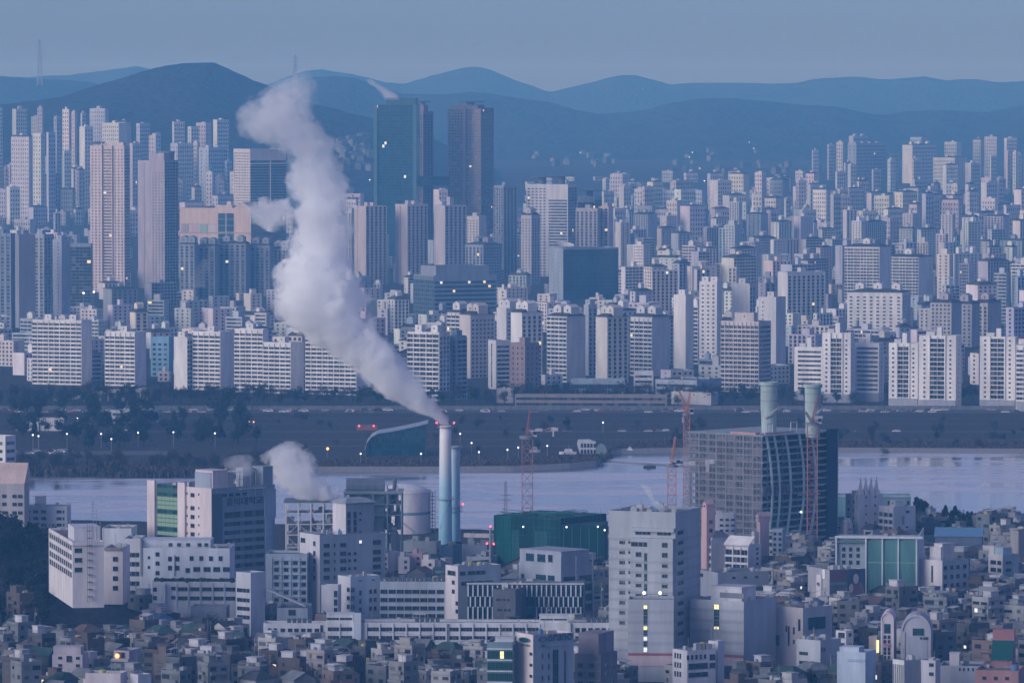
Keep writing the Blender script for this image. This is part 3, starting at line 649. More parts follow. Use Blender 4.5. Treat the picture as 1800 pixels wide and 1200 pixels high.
b=slab('apartment_block','slab with blank gable between the twin dark towers',763,782,820,361,490,'side','vert',c=(.52,.49,.53),kl=dict(pos=(.9,),ww=1.2),roof='flat',group=G5,Y=5700,phi=.9,ns=1,sh=9)
b=slab('apartment_block','cream windowed slab at the foot of the brown grid tower',818,842,855,380,470,'grid','blank',c=CREAM,roof='flat',group=G5,Y=5900,kl=dict(bay=3))
b=slab('apartment_block','low dark slab with peaked roof boxes in front of the brown grid tower',818,850,882,430,500,'vert','grid',c=(.30,.32,.39),roof='hip',group=G5,Y=5600,ns=2)
b=slab('apartment_tower','dark slate tower right of the brown grid tower',868,885,909,326,480,'vert','vert',c=(.27,.29,.36),roof='flat',group=G5,Y=5950)
b=slab('apartment_tower','rounded pale tower with ribbed balconies right of the slate tower',916,934,949,378,480,'grid','grid',c=(.50,.47,.51),roof='hip',group=G5,Y=5700)
b=Bld('apartment_tower','white banded tower with two helipads and dark right flank',TW,925,998,1014,324,470,(.62,.62,.66),phi=.35,Y=5950,fh=3.1)
b.face('L','grid',b.WL*.5,b.WL,bay=4,ww=2.4); b.face('L','strip',0,b.WL*.48,h1=b.H*.86,wh=1.8); b.face('R','curtain',bay=3)
helipad(b,b.WR*.5,b.WL*.72,14,8); helipad(b,b.WR*.6,b.WL*.28,13,9); b.end()
b=Bld('office_tower','tower with teal lit top storeys and a wide roof canopy',TW,1015,1046,1058,345,470,(.34,.38,.43),phi=.5,Y=6000,fh=3.3)
b.face('L','curtain',h0=b.H*.72,h1=b.H-4,bay=2.2,p=.07); b.face('L','grid',h1=b.H*.7); b.face('R','curtain')
helipad(b,b.WR*.5,b.WL*.5,13,7); b.end(glass='glass_teal')
b=slab('apartment_block','grey slab in front of the teal lit tower',1012,1050,1056,366,470,'vert','blank',c=(.47,.44,.47),roof='flat',group=G5,Y=5750,phi=.3)
b=slab('apartment_block','pinkish slab next to the grey one below the teal lit tower',1052,1070,1078,363,470,'vert','blank',c=(.58,.48,.50),roof='flat',group=G5,Y=5760,phi=.4)
G6='shaded blue slabs near the left picture edge'
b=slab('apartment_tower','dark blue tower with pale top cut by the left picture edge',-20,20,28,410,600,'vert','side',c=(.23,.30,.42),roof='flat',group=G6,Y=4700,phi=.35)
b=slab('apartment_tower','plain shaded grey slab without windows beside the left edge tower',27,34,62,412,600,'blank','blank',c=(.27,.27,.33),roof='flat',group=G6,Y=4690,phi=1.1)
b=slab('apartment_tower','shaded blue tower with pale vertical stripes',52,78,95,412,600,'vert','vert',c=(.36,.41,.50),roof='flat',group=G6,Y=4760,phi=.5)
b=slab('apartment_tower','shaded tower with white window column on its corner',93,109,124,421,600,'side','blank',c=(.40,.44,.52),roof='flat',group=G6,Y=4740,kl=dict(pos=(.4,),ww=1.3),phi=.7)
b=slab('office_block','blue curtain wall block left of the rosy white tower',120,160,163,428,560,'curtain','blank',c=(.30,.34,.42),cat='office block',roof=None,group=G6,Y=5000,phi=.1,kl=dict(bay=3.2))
G7='dark fronted slabs below the department store'
for i,(xl,xc,xr,yt,lab) in enumerate(((316,342,349,429,'dark fronted slab at the left end of the row below the store'),(349,378,386,432,'dark fronted slab with white gable second in the row below the store'),(385,432,440,428,'long dark fronted slab under the glazed strip of the store'),(440,474,481,431,'dark fronted slab right of the long one, below the store'),(481,503,512,437,'low pale gabled slab at the plume end of the row below the store'))):
    slab('apartment_block',lab,xl,xc,xr,yt,515,'vert','blank',c=(.30,.33,.40) if i<4 else PALE,roof='hip',group=G7,Y=5350+i*12,phi=.3,ns=2)
# ------------------------------------------------------------------ the rest of the far city
LAND = [  # short names of things everyone finds, with their place in the picture
 ('the rosy white twin tower',190,380),('the mauve twin tower',278,395),('the peach store',375,395),('the green glass tower',695,260),('the brown grid tower',828,270),
 ('the two helipad tower',960,370),('the teal lit tower',1037,380),('the large dark glass office',1037,485),('the lit dark office',800,515),('the rosy lettered gable',640,420),
 ('the grandest scalloped block',1515,480),('the smooth white gable',1200,575),('the rosy balcony tower',1300,620),('the wide low hipped slab',1540,540),('the white lattice tower',745,640),
 ('the brown brick tower',920,645),('the blue glazed block',285,625),('the westmost balcony slab',100,620),('the teal ladder slab',1650,650),('the flower gable slab',1400,515),
 ('the row below the store',410,470),('the far right edge',1790,430),('the pale grid tower',440,310),('the wooded hill foot',90,230),('the left picture edge',10,480),('the curved glass hall',695,770),('the floating clubhouse',1032,785),('the concrete cores',1385,715),('the road ramp',180,690),('the long brown wall',1040,705),('the white park huts',70,745),('the orange lamp',576,788)]
ONES = 'first second third fourth fifth sixth seventh eighth ninth tenth eleventh twelfth thirteenth fourteenth fifteenth sixteenth seventeenth eighteenth nineteenth'.split()
def nth(i):
    if i < 19: return ONES[i]
    t = ['twent','thirt','fort','fift','sixt','sevent','eight','ninet'][(i+1)//10-2]; r = (i+1) % 10
    return t+'ieth' if r == 0 else t+'y-'+ONES[r-1]
PENDING = []
def pend(o, px, py, what, group, tpl=' among those {0}'):
    PENDING.append((o, px, py, what, group))
def flush_labels(land=LAND):
    sect = {}
    for (o, px, py, what, group) in PENDING:
        nm, lx, ly = min(land, key=lambda l: (l[1]-px)**2+((l[2]-py)*1.6)**2)
        dx, dy = px-lx, (py-ly)*1.3
        side = ('right of ' if dx > 0 else 'left of ') if abs(dx) > abs(dy) else ('below ' if dy > 0 else 'above ')
        sect.setdefault((what.split(' with')[0].split()[-1] if False else '', side+nm), []).append((px, o, what, group))
    for (_, key), lst in sect.items():
        by = {}
        for t in sorted(lst, key=lambda t: t[0]): by.setdefault(t[2], []).append(t)
        for what, l in by.items():
            for i, (px, o, w, group) in enumerate(l):
                o['label'] = f'{what}, {key}' if len(l) == 1 else f'{what}, {nth(i)} from left, {key}'
                o['group'] = group
    PENDING.clear()
def screen(b):
    pb = b.p; x0 = b.px[0]; x1 = b.px[2]
    return x0, x1
TINTS = [('white',(.70,.69,.70)),('pale grey',(.58,.58,.61)),('ash grey',(.46,.47,.51)),('cream',(.65,.62,.59)),('rosy',(.60,.54,.56)),('bluish',(.46,.51,.60)),('slate',(.32,.34,.40))]
OCC = []
BY_ROOT = {}
def blocked(xl, xr, yt, Y, x, hw):
    for (hl, hr, ht, hy, wx0, wx1, wy1) in FOOT:
        if hr < xl-1 or hl > xr+1: continue
        if hy-28 < Y < wy1+14 and x+hw > wx0-3 and x-hw < wx1+3: return True
        if Y < hy:
            hb = to_px(Vector((wx0, hy, base_z(wx0, hy))))[1]
            frac = .40 if hy > 6300 else .15
            if yt < hb-(hb-ht)*frac: return True
    return False
def fill_block(xl, w, Y, storeys, kind, gables='R', limit=False):
    """one block, pixel width w at depth Y"""
    xr = xl+w; z = base_z(x_at(xl+w/2, Y), Y); s = F/(Y*CP+(CAMZ-z)*SP)
    fh = 2.9; H = storeys*fh+1
    share = rnd.uniform(.15, .4) if gables == 'L' else rnd.uniform(.6, .85)
    xc = xl+w*share
    yb = to_px(Vector((x_at(xc, Y, z), Y, z)))[1]; yt = to_px(Vector((x_at(xc, Y, z), Y, z+H)))[1]
    x = x_at(xl+w/2, Y); hw = w/s/2
    if limit and yt < skyline(xc)+rnd.uniform(0, 14): return None
    if blocked(xl, xr, yt, Y, x, hw): return None
    for (ox, oh, oy) in OCC:
        if abs(oy-Y) < 13 and abs(ox-x) < oh+hw+1: return None
    OCC.append((x, hw, Y))
    tn, tc = rnd.choices(TINTS, weights=kind['tw'])[0]
    tc = tuple(v*rnd.uniform(.92, 1.06) for v in tc)
    n0 = len(FOOT)
    b = Bld(kind['name'], None, kind['cat'], xl, xc, xr, yt, yb, tc, Y=Y, z0=z, fh=fh, phi=(rnd.uniform(.75,1.15) if gables == 'L' else rnd.uniform(.35,.65)), par=.8 if s > 1.2 else .5)
    del FOOT[n0:]
    far = s < 1.45
    styles = kind['styles']
    main, other = ('R','L') if gables == 'L' else ('L','R')
    st = rnd.choice(styles)
    if far:
        b.far_cols(main); 
        if rnd.random() < .35: b.far_cols(other, .5)
    else:
        b.face(main, st, bay=rnd.uniform(3.2, 4.6)) if st != 'side' else b.face(main, st, pos=(.15,.4,.6,.85), ww=1.5)
        if rnd.random() < .45: b.face(other, 'side', pos=(rnd.choice((.3,.5,.7)),))
        elif rnd.random() < .3: b.face(other, 'grid', bay=4)
    rf = rnd.choices(('hip','flat','gable','none'), weights=kind['roofs'])[0]
    n = max(1, min(4, int(max(b.WL,b.WR)/17)))
    sw = rnd.uniform(3.5, 6); sh = rnd.uniform(3, 6)*(.6 if far else 1)
    along = b.WL >= b.WR
    if rf == 'hip': b.hip(rnd.uniform(1.6,3.0), (.085,.09,.10))
    if rf != 'none':
        g = MB(); 
        for i in range(n):
            q = (i+.5)/n
            if along: c = (b.WR*.5, b.WL*q)
            else: c = (b.WR*q, b.WL*.5)
            d = min(sw, min(b.WL,b.WR)*.6)
            z1 = b.H-b.par; hh = sh+(1.5 if rf == 'hip' else 0)
            g = MB()
            if rf in ('hip','gable'): g.gable(c[0]-d/2, c[0]+d/2, c[1]-d/2, c[1]+d/2, z1, z1+hh, z1+hh+1.5, 'x', 0, 1)
            else: g.box(c[0]-d/2, c[0]+d/2, c[1]-d/2, c[1]+d/2, z1, z1+hh)
            g.build('stair_house', ('plaster','roofing'), b.root, tuple(min(.75, v*1.08) for v in tc))
    b.end(); BY_ROOT[b.root.name] = b
    shape = {'hip':'hipped roof','flat':'roof boxes','gable':'peaked roof boxes','none':'bare roof'}[rf]
    pend(b.root, (xl+xr)/2, (yt+yb)/2, f"{tn} {kind['word']}, {shape}", kind['group'])
    return b
def far_cols(s, side, dens=1.0):
    W = s.WL if side == 'L' else s.WR
    n = max(1, int(W/3.4*dens)); bw = W/n; nf = max(2, int(s.H/s.fh/2))
    for i in range(n):
        c = (i+.5)*bw
        for j in range(nf):
            h0 = .8+j*(s.H-2.5)/nf; s.fquad(s.glass, side, c-.8, c+.8, h0, h0+(s.H-2.5)/nf*.55, .05, s.lit(.0012))
Bld.far_cols = far_cols
SLAB = dict(name='apartment_block', cat='apartment block', word='slab', group='apartment slabs of the far bank', styles=('grid','vert','balc','grid','side'), tw=(5,5,3,2,2,3,1), roofs=(5,3,2,1))
TOWER = dict(name='apartment_tower', cat='apartment tower', word='tower', group='apartment towers of the far bank', styles=('vert','grid','vert'), tw=(4,4,3,1,3,3,1), roofs=(1,5,3,1))
LOW = dict(name='low_rise_building', cat='low building', word='low building', group='low buildings of the far bank', styles=('grid','strip','grid'), tw=(3,4,4,2,2,3,2), roofs=(1,3,1,4))
def rows(px0, px1, Ys, wm, st, kinds, skip=.1, gap=(2, 10), gl=.6):
    for Y in Ys:
        px = px0+rnd.uniform(-30, 10); s = F/Y
        while px < px1:
            k, _, = rnd.choices(kinds, weights=[q[1] for q in kinds])[0][:2]
            k = k if isinstance(k, dict) else k
            wid = rnd.uniform(*wm)*s*(.55 if k is TOWER else (.8 if k is LOW else 1)); stn = rnd.randint(*st)
            if k is TOWER: stn = int(stn*1.35)
            if k is LOW: stn = rnd.randint(3, 7)
            if rnd.random() > skip:
                yy = Y+rnd.uniform(-22, 22); gd = 'L' if rnd.random() < gl else 'R'
                if not fill_block(px, wid, yy, stn, k, gd, True) and not fill_block(px, wid, yy, max(4, stn//2), k, gd, True): fill_block(px, wid*.8, yy, rnd.randint(2, 4), LOW, gd, True)
            px += wid+rnd.uniform(*gap)*s
def skyline(px): return lerp_list([(-40,185),(180,205),(300,215),(420,260),(560,262),(650,285),(860,345),(920,305),(1080,300),(1100,288),(1280,300),(1420,290),(1440,246),(1900,236)], px)
# hazy tower clusters below the wooded hill
for (xl, w, yt, Y) in ((-8,13,187,8300),(22,26,190,8350),(66,12,189,8200),(55,18,206,8500),(95,14,203,8000),(110,14,190,8200),(126,10,196,8300),(142,10,198,8350),(158,34,190,8250),(140,24,221,7900),(180,44,215,8100),(205,26,214,8400),(240,24,216,8200),(262,18,236,8100),(272,11,232,8000),(303,22,213,8300),(330,20,222,8250),(345,27,214,8350),(375,28,211,8300),(20,38,240,7700),(58,22,235,7650),(82,16,232,7600),(228,22,250,7700),(300,40,250,7900),(350,50,258,8000)):
    z = base_z(x_at(xl, Y), Y); zt = at_y(xl, yt, Y).z
    fill_block(xl, w, Y, int((zt-z)/2.9), TOWER, rnd.choice('LR'))
for (xl, w, yt, Y) in ((1427,12,262,9300),(1454,14,252,9350),(1470,14,250,9400),(1492,34,240,9300),(1490,66,252,9150),(1586,60,253,9150),(1600,30,240,9350),(1660,30,250,9400),(1710,20,244,9450),(1730,26,240,9400),(1765,22,242,9450),(1560,20,268,9200),(1600,16,276,8900),(1640,60,278,8800),(1740,12,272,8700),(1768,8,268,8650),(1780,9,266,8600),(1700,38,280,8800),(1560,14,280,8700),(1800,22,262,8800)):
    z = base_z(x_at(xl, Y), Y); zt = at_y(xl, yt, Y).z
    fill_block(xl, w, Y, int((zt-z)/2.9), TOWER if w < 40 else SLAB, rnd.choice('LR'))
rows(-20, 430, (7750, 7950, 8150), (9, 24), (13, 24), ((TOWER, 3), (SLAB, 3)), .1, (1, 9), .5)
# right third: row on row of slabs
YR = [3800,3930,4080,4230,4380,4540,4700,4870,5050,5240,5440,5650,5870,6100,6350,6600,6900,7200,7500,7850,8200]
rows(1085, 1840, YR, (13, 31), (10, 16), ((SLAB, 6), (TOWER, 1.3), (LOW, 2.2)), .06, (1, 9), .66)
rows(1100, 1440, (8700,9200), (12, 28), (5, 10), ((SLAB, 3), (LOW, 3)), .35, (3, 26), .6)
rows(1085, 1450, (7050,7350,7650,8000,8350), (10, 24), (3, 7), ((LOW, 3), (SLAB, 1)), .1, (1, 8), .6)
rows(1440, 1840, (8600,), (14, 30), (12, 16), ((SLAB, 4), (TOWER, 2)), .2, (2, 14), .6)
# middle
rows(560, 1085, (3790,3880,3990,4120,4260,4420,4600,4800,5000,5200), (14, 32), (7, 14), ((SLAB, 4), (TOWER, 1), (LOW, 3)), .08, (1, 9), .66)
rows(560, 1085, (5450,5800,6150,6500,6850,7200,7550,7900), (14, 30), (6, 12), ((SLAB, 4), (TOWER, .8), (LOW, 4)), .15, (2, 14), .6)
rows(840, 1100, (8300,8800,9300), (12, 26), (4, 9), ((SLAB, 2), (TOWER, .5), (LOW, 4)), .35, (4, 26), .6)
# left
rows(-20, 560, (3830,3930,4050,4180,4320,4480,4640,4820), (14, 34), (4, 10), ((LOW, 5), (SLAB, 1.6)), .12, (2, 11), .55)
rows(-20, 660, (5050,5300,5600,5900,6200,6500,6800,7150,7500), (14, 34), (6, 13), ((SLAB, 3), (TOWER, .8), (LOW, 3)), .15, (2, 12), .55)
# only the largest of each kind stay objects; the small rest is one mass
KEEP = {'apartment_block': 230, 'apartment_tower': 250, 'low_rise_building': 270}
def area(t): b = BY_ROOT[t[0].name]; return (b.px[2]-b.px[0])*min(60, b.px[4]-b.px[3])
rest = []
for kn, lim in KEEP.items():
    l = sorted([t for t in PENDING if t[0].name.split('.')[0] == kn], key=area, reverse=True); rest += l[lim:]
MM = {'plaster': 0, 'roofing': 1, 'glass': 2, 'lit_warm': 3, 'lit_white': 4}
V, Fc, Mi, Tint = [], [], [], []
bpy.context.view_layer.update()
kids = {}
for o in scn.objects:
    if o.parent: kids.setdefault(o.parent.name, []).append(o)
for t in rest:
    root = t[0]; PENDING.remove(t)
    mw = root.matrix_basis
    for ch in kids.get(root.name, []):
        me = ch.data; i0 = len(V); V.extend([tuple(mw @ v.co) for v in me.vertices]); c = (*ch.color[:3], 1)
        names = [m_.name.split('.')[0] for m_ in me.materials]
        for p_ in me.polygons: Fc.append(tuple(i0+k for k in p_.vertices)); Mi.append(MM.get(names[p_.material_index], 0)); Tint.append(c)
        bpy.data.objects.remove(ch); bpy.data.meshes.remove(me)
    bpy.data.objects.remove(root)
if Fc:
    me = bpy.data.meshes.new('distant_city'); me.from_pydata(V, [], Fc)
    for n_ in ('far_plaster','far_roofing','glass','lit_warm','lit_white'): me.materials.append(MATS[n_])
    me.polygons.foreach_set('material_index', Mi)
    ca = me.color_attributes.new('tint', 'FLOAT_COLOR', 'CORNER'); data = []
    for p_, c in zip(Fc, Tint): data.extend(c*len(p_))
    ca.data.foreach_set('color', data); me.update()
    o = link('distant_city', me); tag(o, 'mass of small far blocks between the larger ones beyond the river', 'city', kind='stuff')
print('far blocks kept', len(PENDING), 'merged', len(rest), 'faces', len(Fc))
flush_labels()
# ------------------------------------------------------------------ near bank, hand placed
def near(name, label, cat, xl, xc, xr, yt, yb, c, **k):
    k.setdefault('fh', 3.5)
    return Bld(name, label, cat, xl, xc, xr, yt, yb, c, **k)
def series(a, b, n): return [a+(b-a)*i/(n-1) for i in range(n)] if n > 1 else [a]
def sign(text, b, side, px0, px1, py0, py1, mat='steel', c=(.04,.05,.07), d=.12, name='sign_lettering', italic=0.0):
    cu = bpy.data.curves.new(name, 'FONT'); cu.body = text; cu.size = 1.0; cu.extrude = 0.05; cu.resolution_u = 2; cu.shear = italic; cu.offset = 0.012
    to = bpy.data.objects.new('t', cu); col.objects.link(to)
    bpy.context.view_layer.update()
    me = bpy.data.meshes.new_from_object(to.evaluated_get(bpy.context.evaluated_depsgraph_get()))
    bpy.data.objects.remove(to); bpy.data.curves.remove(cu)
    if not len(me.vertices): return None
    vx = [v.co.x for v in me.vertices]; vy = [v.co.y for v in me.vertices]
    a0, a1 = sorted((b.apx(side, px0), b.apx(side, px1))); h0, h1 = b.hpx(py1), b.hpx(py0)
    W, Hh = max(vx)-min(vx), max(vy)-min(vy)
    for v in me.vertices:
        a = (v.co.x-min(vx))/W*(a1-a0); h = h0+(v.co.y-min(vy))/Hh*(h1-h0); dd = d+v.co.z*2
        if side == 'L': v.co = (-dd, a1-a, h)
        else: v.co = (a0+a, -dd, h)
    me.materials.clear(); me.materials.append(MATS[mat])
    return link(name, me, b.root, c)
def panel(b, side, px0, px1, py0, py1, d0, d1, name, mat='plaster', c=None):
    g = MB(); a0, a1 = sorted((b.apx(side, px0), b.apx(side, px1))); b.fbox(g, side, a0, a1, b.hpx(py1), b.hpx(py0), d0, d1)
    return g.build(name, mat, b.root, c or b.colr)
def onroof(b, px0, px1, py0, x0, x1, side='L', name='roof_house', c=None, zb=None, win=None):
    """block on the roof spanning px0..px1 along a face, top at py0, from depth x0 to x1 behind that face"""
    a0, a1 = sorted((b.apx(side, px0), b.apx(side, px1))); g = MB(); z0 = b.H-b.par if zb is None else zb
    if side == 'L': g.box(x0, x1, a0, a1, z0, b.hpx(py0)); g.box(x0-.15, x1+.15, a0-.15, a1+.15, b.hpx(py0), b.hpx(py0)+.2)
    else: g.box(a0, a1, x0, x1, z0, b.hpx(py0)); g.box(a0-.15, a1+.15, x0-.15, x1+.15, b.hpx(py0), b.hpx(py0)+.2)
    return g.build(name, 'plaster', b.root, c or b.colr)
def rails(b, h=1.1, c=(.3,.32,.36)):
    g = MB(); z = b.H
    for (p, q) in (((.1,.1),(.1,b.WL-.1)),((.1,.1),(b.WR-.1,.1))):
        for e in (.5, 1.0): g.bar((*p, z+h*e), (*q, z+h*e), .06)
        n = int(max(abs(q[0]-p[0]), abs(q[1]-p[1]))/2)+1
        for i in range(n+1): t = i/n; g.bar((p[0]+(q[0]-p[0])*t, p[1]+(q[1]-p[1])*t, z), (p[0]+(q[0]-p[0])*t, p[1]+(q[1]-p[1])*t, z+h), .06)
    g.build('railing', 'steel', b.root, c, stuff=True)
OB='office building'
# far left
b=near('office_building','grey building with peach sloping wing roof at the wooded knoll',OB,-60,43,52,850,965,(.40,.38,.40),phi=.15,fh=3.4)
b.wins('L',[8,26,36],[872,886,901,916],8,6,'two'); b.wins('L',[-20,-5],[872,886,901,916],7,6)
g=MB(); z=b.H-.4; a=b.apx('L',-40); g.quad((0,-.0,z),(0,a,z),(8,a,z+9),(8,0,z+9)); g.quad((8,0,z+9),(8,a,z+9),(12,a,z),(12,0,z)); g.tri((0,0,z),(8,0,z+9),(12,0,z)); g.tri((0,a,z),(12,a,z),(8,a,z+9)); g.build('roof','plaster',b.root,(.60,.47,.44)); b.end()
b=near('office_building','white modern block behind the peach roof at the picture edge',OB,-40,10,28,766,925,WHITE,phi=.6,fh=3.6); b.face('R','strip'); b.face('L','grid'); b.end()
b=near('office_building','small white block with roof terrace, between knoll and river',OB,43,118,125,889,960,(.62,.64,.68),phi=.1)
b.wins('L',[49,63,77,104],[899,911,922],9,5,'two'); b.wins('L',[112],[899,911,922],3,5,'one'); onroof(b,59,75,874,4,9); rails(b); b.clutter(4); b.end()
# white complex on the left
b=near('hospital_building','white winged building with rows of square windows on its left flank',OB,86,128,183,952,1068,(.68,.64,.66),phi=1.36,fh=3.5)
for j,y in enumerate((963,980,996,1011)):
    for i in range(11): b.window('L',b.WL*(.04+.086*i),b.WL*(.04+.086*i)+b.WL*.055,b.hpx(y+4.5),b.hpx(y-4.5),'two')
b.wins('R',[138],[967,984,1001],13,8,'wide',color=(.1,.25,.22)); 
g=MB()
for i in range(10): b.fbox(g,'R',b.apx('R',153),b.apx('R',161),4+i*2.6,4.2+i*2.6,.1,1.6); 
for q in (153,157,161): b.fbox(g,'R',b.apx('R',q)-.06,b.apx('R',q)+.06,2,30,1.5,1.62)
g.build('fire_stair','steel',b.root,(.16,.15,.18))
g=MB(); b.fbox(g,'R',0,b.WR,b.H-1.6,b.H-1.3,.01,.25); b.fbox(g,'L',0,b.WL,b.H-1.6,b.H-1.3,.01,.25); g.build('string_course','plaster',b.root,(.40,.33,.35))
onroof(b,136,182,930,8,24,'R',c=(.62,.63,.68)); g=MB(); x=b.WR*.75
for k in range(4): g.bar((x+k*1.3,8,b.H),(x+k*1.3,8,b.H+14-3*k),.16)
for q in range(5): g.bar((x-.8,8,b.H+8+q*1.2),(x+.8,8,b.H+8+q*1.2),.1)
g.build('antenna','steel',b.root,(.28,.27,.3)); b.clutter(4); b.end(roofc=(.20,.16,.16))
b=near('hospital_building','rosy white wing with window column and brown roof rim',OB,183,216,219,962,1062,(.66,.61,.63),phi=.1,dep=16)
b.wins('L',[203],[982,999,1016,1033],9,8,'two'); panel(b,'L',184,214,962,967,.02,.5,'cornice',c=(.27,.22,.23)); b.clutter(3); b.end()
b=near('office_building','narrow block of dark ribbon windows between two white wings',OB,218,247,249,946,1055,(.58,.59,.63),phi=.05,dep=16)
b.wins('L',[232],[975,991,1008,1025,1041],26,8,'ribbon'); b.clutter(2); b.end()
b=near('office_building','plain windowless white block on the roofs behind the winged building',OB,180,231,236,928,1040,(.60,.63,.69),phi=.06,dep=18); b.clutter(2); b.end()
BW=(.58,.63,.71)
b=near('school_building','blue white stepped building with punched square windows beside the university tower','school building',247,404,410,963,1080,BW,phi=.05,dep=20)
b.wins('L',[262],[980,997],4,5,'one'); b.wins('L',[277],[974,990,1007],7,7,'two'); b.wins('L',[299,312],[982,998],7,8,'two'); b.wins('L',[337,354,371,388],[981],7,8,'two')
b.wins('L',[346,364,381,398],[1000],12,8,'wide'); b.wins('L',[330],[1002],8,8,'one')
panel(b,'L',247,250,950,1012,.05,.3,'drain_pipe','steel',DGREY); panel(b,'L',306.5,308,975,1012,.05,.3,'drain_pipe','steel',DGREY)
o=onroof(b,247,369,950,2,14,c=BW); b.wins('L',[299,314,330,350,362],[958],7,6,'two',d=-2.0); rails(b); b.clutter(6); b.end()
b=near('school_building','lower front wing of white bands with dark plant row on its terrace','school building',268,415,419,1022,1098,(.60,.62,.66),phi=.05,dep=14)
b.wins('L',[305],[1034,1050],8,6,'one'); b.wins('L',[321.5,342.5,363.5,384.5,405],[1035,1051],17,6.5,'wide'); b.wins('L',[272.5],[1036,1051],7,7,'one')
panel(b,'L',278,291,1026,1068,.02,1.2,'stair_tower',c=(.60,.62,.66))
for q in (291,310,331,352,373.5,394.5): panel(b,'L',q-.8,q+.8,1024,1068,.02,.3,'pier',c=(.55,.58,.63))
g=MB()
for i in range(28):
    x=rnd.uniform(.8,2.4); y=b.WL*(.03+.94*(i+.5)/28); g.ball((x,y,b.H+.2),rnd.uniform(.8,1.3),0,7,4)
g.build('hedge','needles',b.root); b.end()
b=near('school_building','plain white end wall with four ribbon windows at the end of the banded wing','school building',415,441,466,1006,1122,(.60,.62,.67),phi=.7)
b.wins('L',[428],[1038,1055,1070,1085],22,7,'ribbon'); b.end()
b=near('low_rise_building','windowless lower storey block with flat pale roof edge below the banded wing','low building',335,398,402,1066,1110,(.33,.36,.42),phi=.05,dep=12); b.end(roofc=(.4,.4,.42))
# university tower
UT=(.26,.31,.38); UP=(.66,.58,.59)
b=near('university_tower','tall university tower, rosy clad left face with green glazed strip and ribbon windowed grey face','university tower',262,372,483,858,1062,UP,phi=.78,fh=3.6,mat='tile_cladding')
g=MB(); b.fbox(g,'R',0,b.WR,0,b.H,.01,.12); g.build('darkened_face','plaster',b.root,UT)  # right face in a darker blue grey: its shade is put into the colour
for y in (907,923,938,952.5,967,982,997,1012): b.winpx('R',394,y-(5.5 if y<910 else 3.8),464,y+(5.5 if y<910 else 3.8),'ribbon',.12)
for y in (872,872): 
    for q in (395,406,418,430): b.winpx('R',q-4,y-3,q+4,y+2,'two',.12)
panel(b,'R',373,391,868,1090,.13,.25,'recess_shade_strip','steel',(.07,.10,.14));  # flat dark strip, painted in for the shade of a recess
panel(b,'R',464,483,866,917,.12,.8,'stair_shaft',c=(.32,.38,.46)); panel(b,'R',466,478,917,1090,.12,.45,'stair_shaft',c=(.34,.41,.50))
for y in range(870,1000,13): panel(b,'R',467,477,y,y+1,.82 if y<917 else .46,1.0,'cladding_rib',c=(.36,.43,.52))
sign('홍익대학교',b,'R',397,462,877,891,d=.25)
x0,x1=sorted((b.apx('L',276),b.apx('L',315)))
g=MB(); b.fbox(g,'L',x0,x1,0,b.H-.3,.01,.15); g.build('glazed_strip_frame','steel',b.root,(.04,.10,.10))
for j,y in enumerate((860,)+tuple(874+7.7*i for i in range(14))):
    b.window('L',x0+.4,x1-.4,b.hpx(y+3.4),b.hpx(y-3.2),'litg' if (y>870 and j%2==0 or j in (3,7)) and y<950 else 'green',.16)
panel(b,'L',315.5,328,851,1080,.02,.9,'pilaster',mat='tile_cladding',c=UP); panel(b,'L',262,275,851,1080,.02,.9,'pilaster',mat='tile_cladding',c=UP)
b.wins('L',[339],[872,895,910.5,926,941],7,7,'two'); b.wins('L',[329.5,350],[870,894,909,924,940],1.6,4,'one')
for j in range(40): b.fbox(b.trim,'L',.4,b.apx('L',352),b.H-3-j*1.25,b.H-2.93-j*1.25,.003,.06)
onroof(b,341,371,828,1,9,'L',c=(.64,.58,.59)); onroof(b,374,388,832,1,10,'R',c=(.34,.39,.48)); onroof(b,466,483,827,1,7,'R',c=UT,name='stair_house'); onroof(b,403,414,834,1,4,'R',c=(.5,.5,.53),name='cooling_tower'); onroof(b,443,462,829,5,9,'R',c=(.45,.47,.5))
g=MB()
for k in range(8): a=b.WR*(.16+.085*k); g.bar((a,2,b.H-.9),(a,2,b.H+5.5),.25); g.bar((a,2,b.H+5.5),(a,9,b.H+5.5),.2)
g.bar((b.WR*.16,2,b.H+5.5),(b.WR*.76,2,b.H+5.5),.25); g.bar((b.WR*.16,2,b.H+2.5),(b.WR*.76,2,b.H+2.5),.18)
g.lathe([(1.6,b.H),(1.8,b.H+1),(1.6,b.H+4.2),(.4,b.H+4.6)],14,b.WR*.28,5); g.lathe([(.5,b.H),(.5,b.H+7)],10,b.WR*.34,4)
g.build('roof_frame','steel',b.root,(.42,.43,.47)); 
g=MB(); a0=b.apx('R',420); a1=b.apx('R',464); g.box(a0,a1,-1.2,.4,b.hpx(863),b.hpx(862)); 
for q in (434,447,461): a=b.apx('R',q); g.bar((a,-.8,b.hpx(877)),(a,-.8,b.hpx(863)),.14)
g.build('canopy','steel',b.root,(.62,.64,.68)); b.clutter(6); b.end(trim=UP)
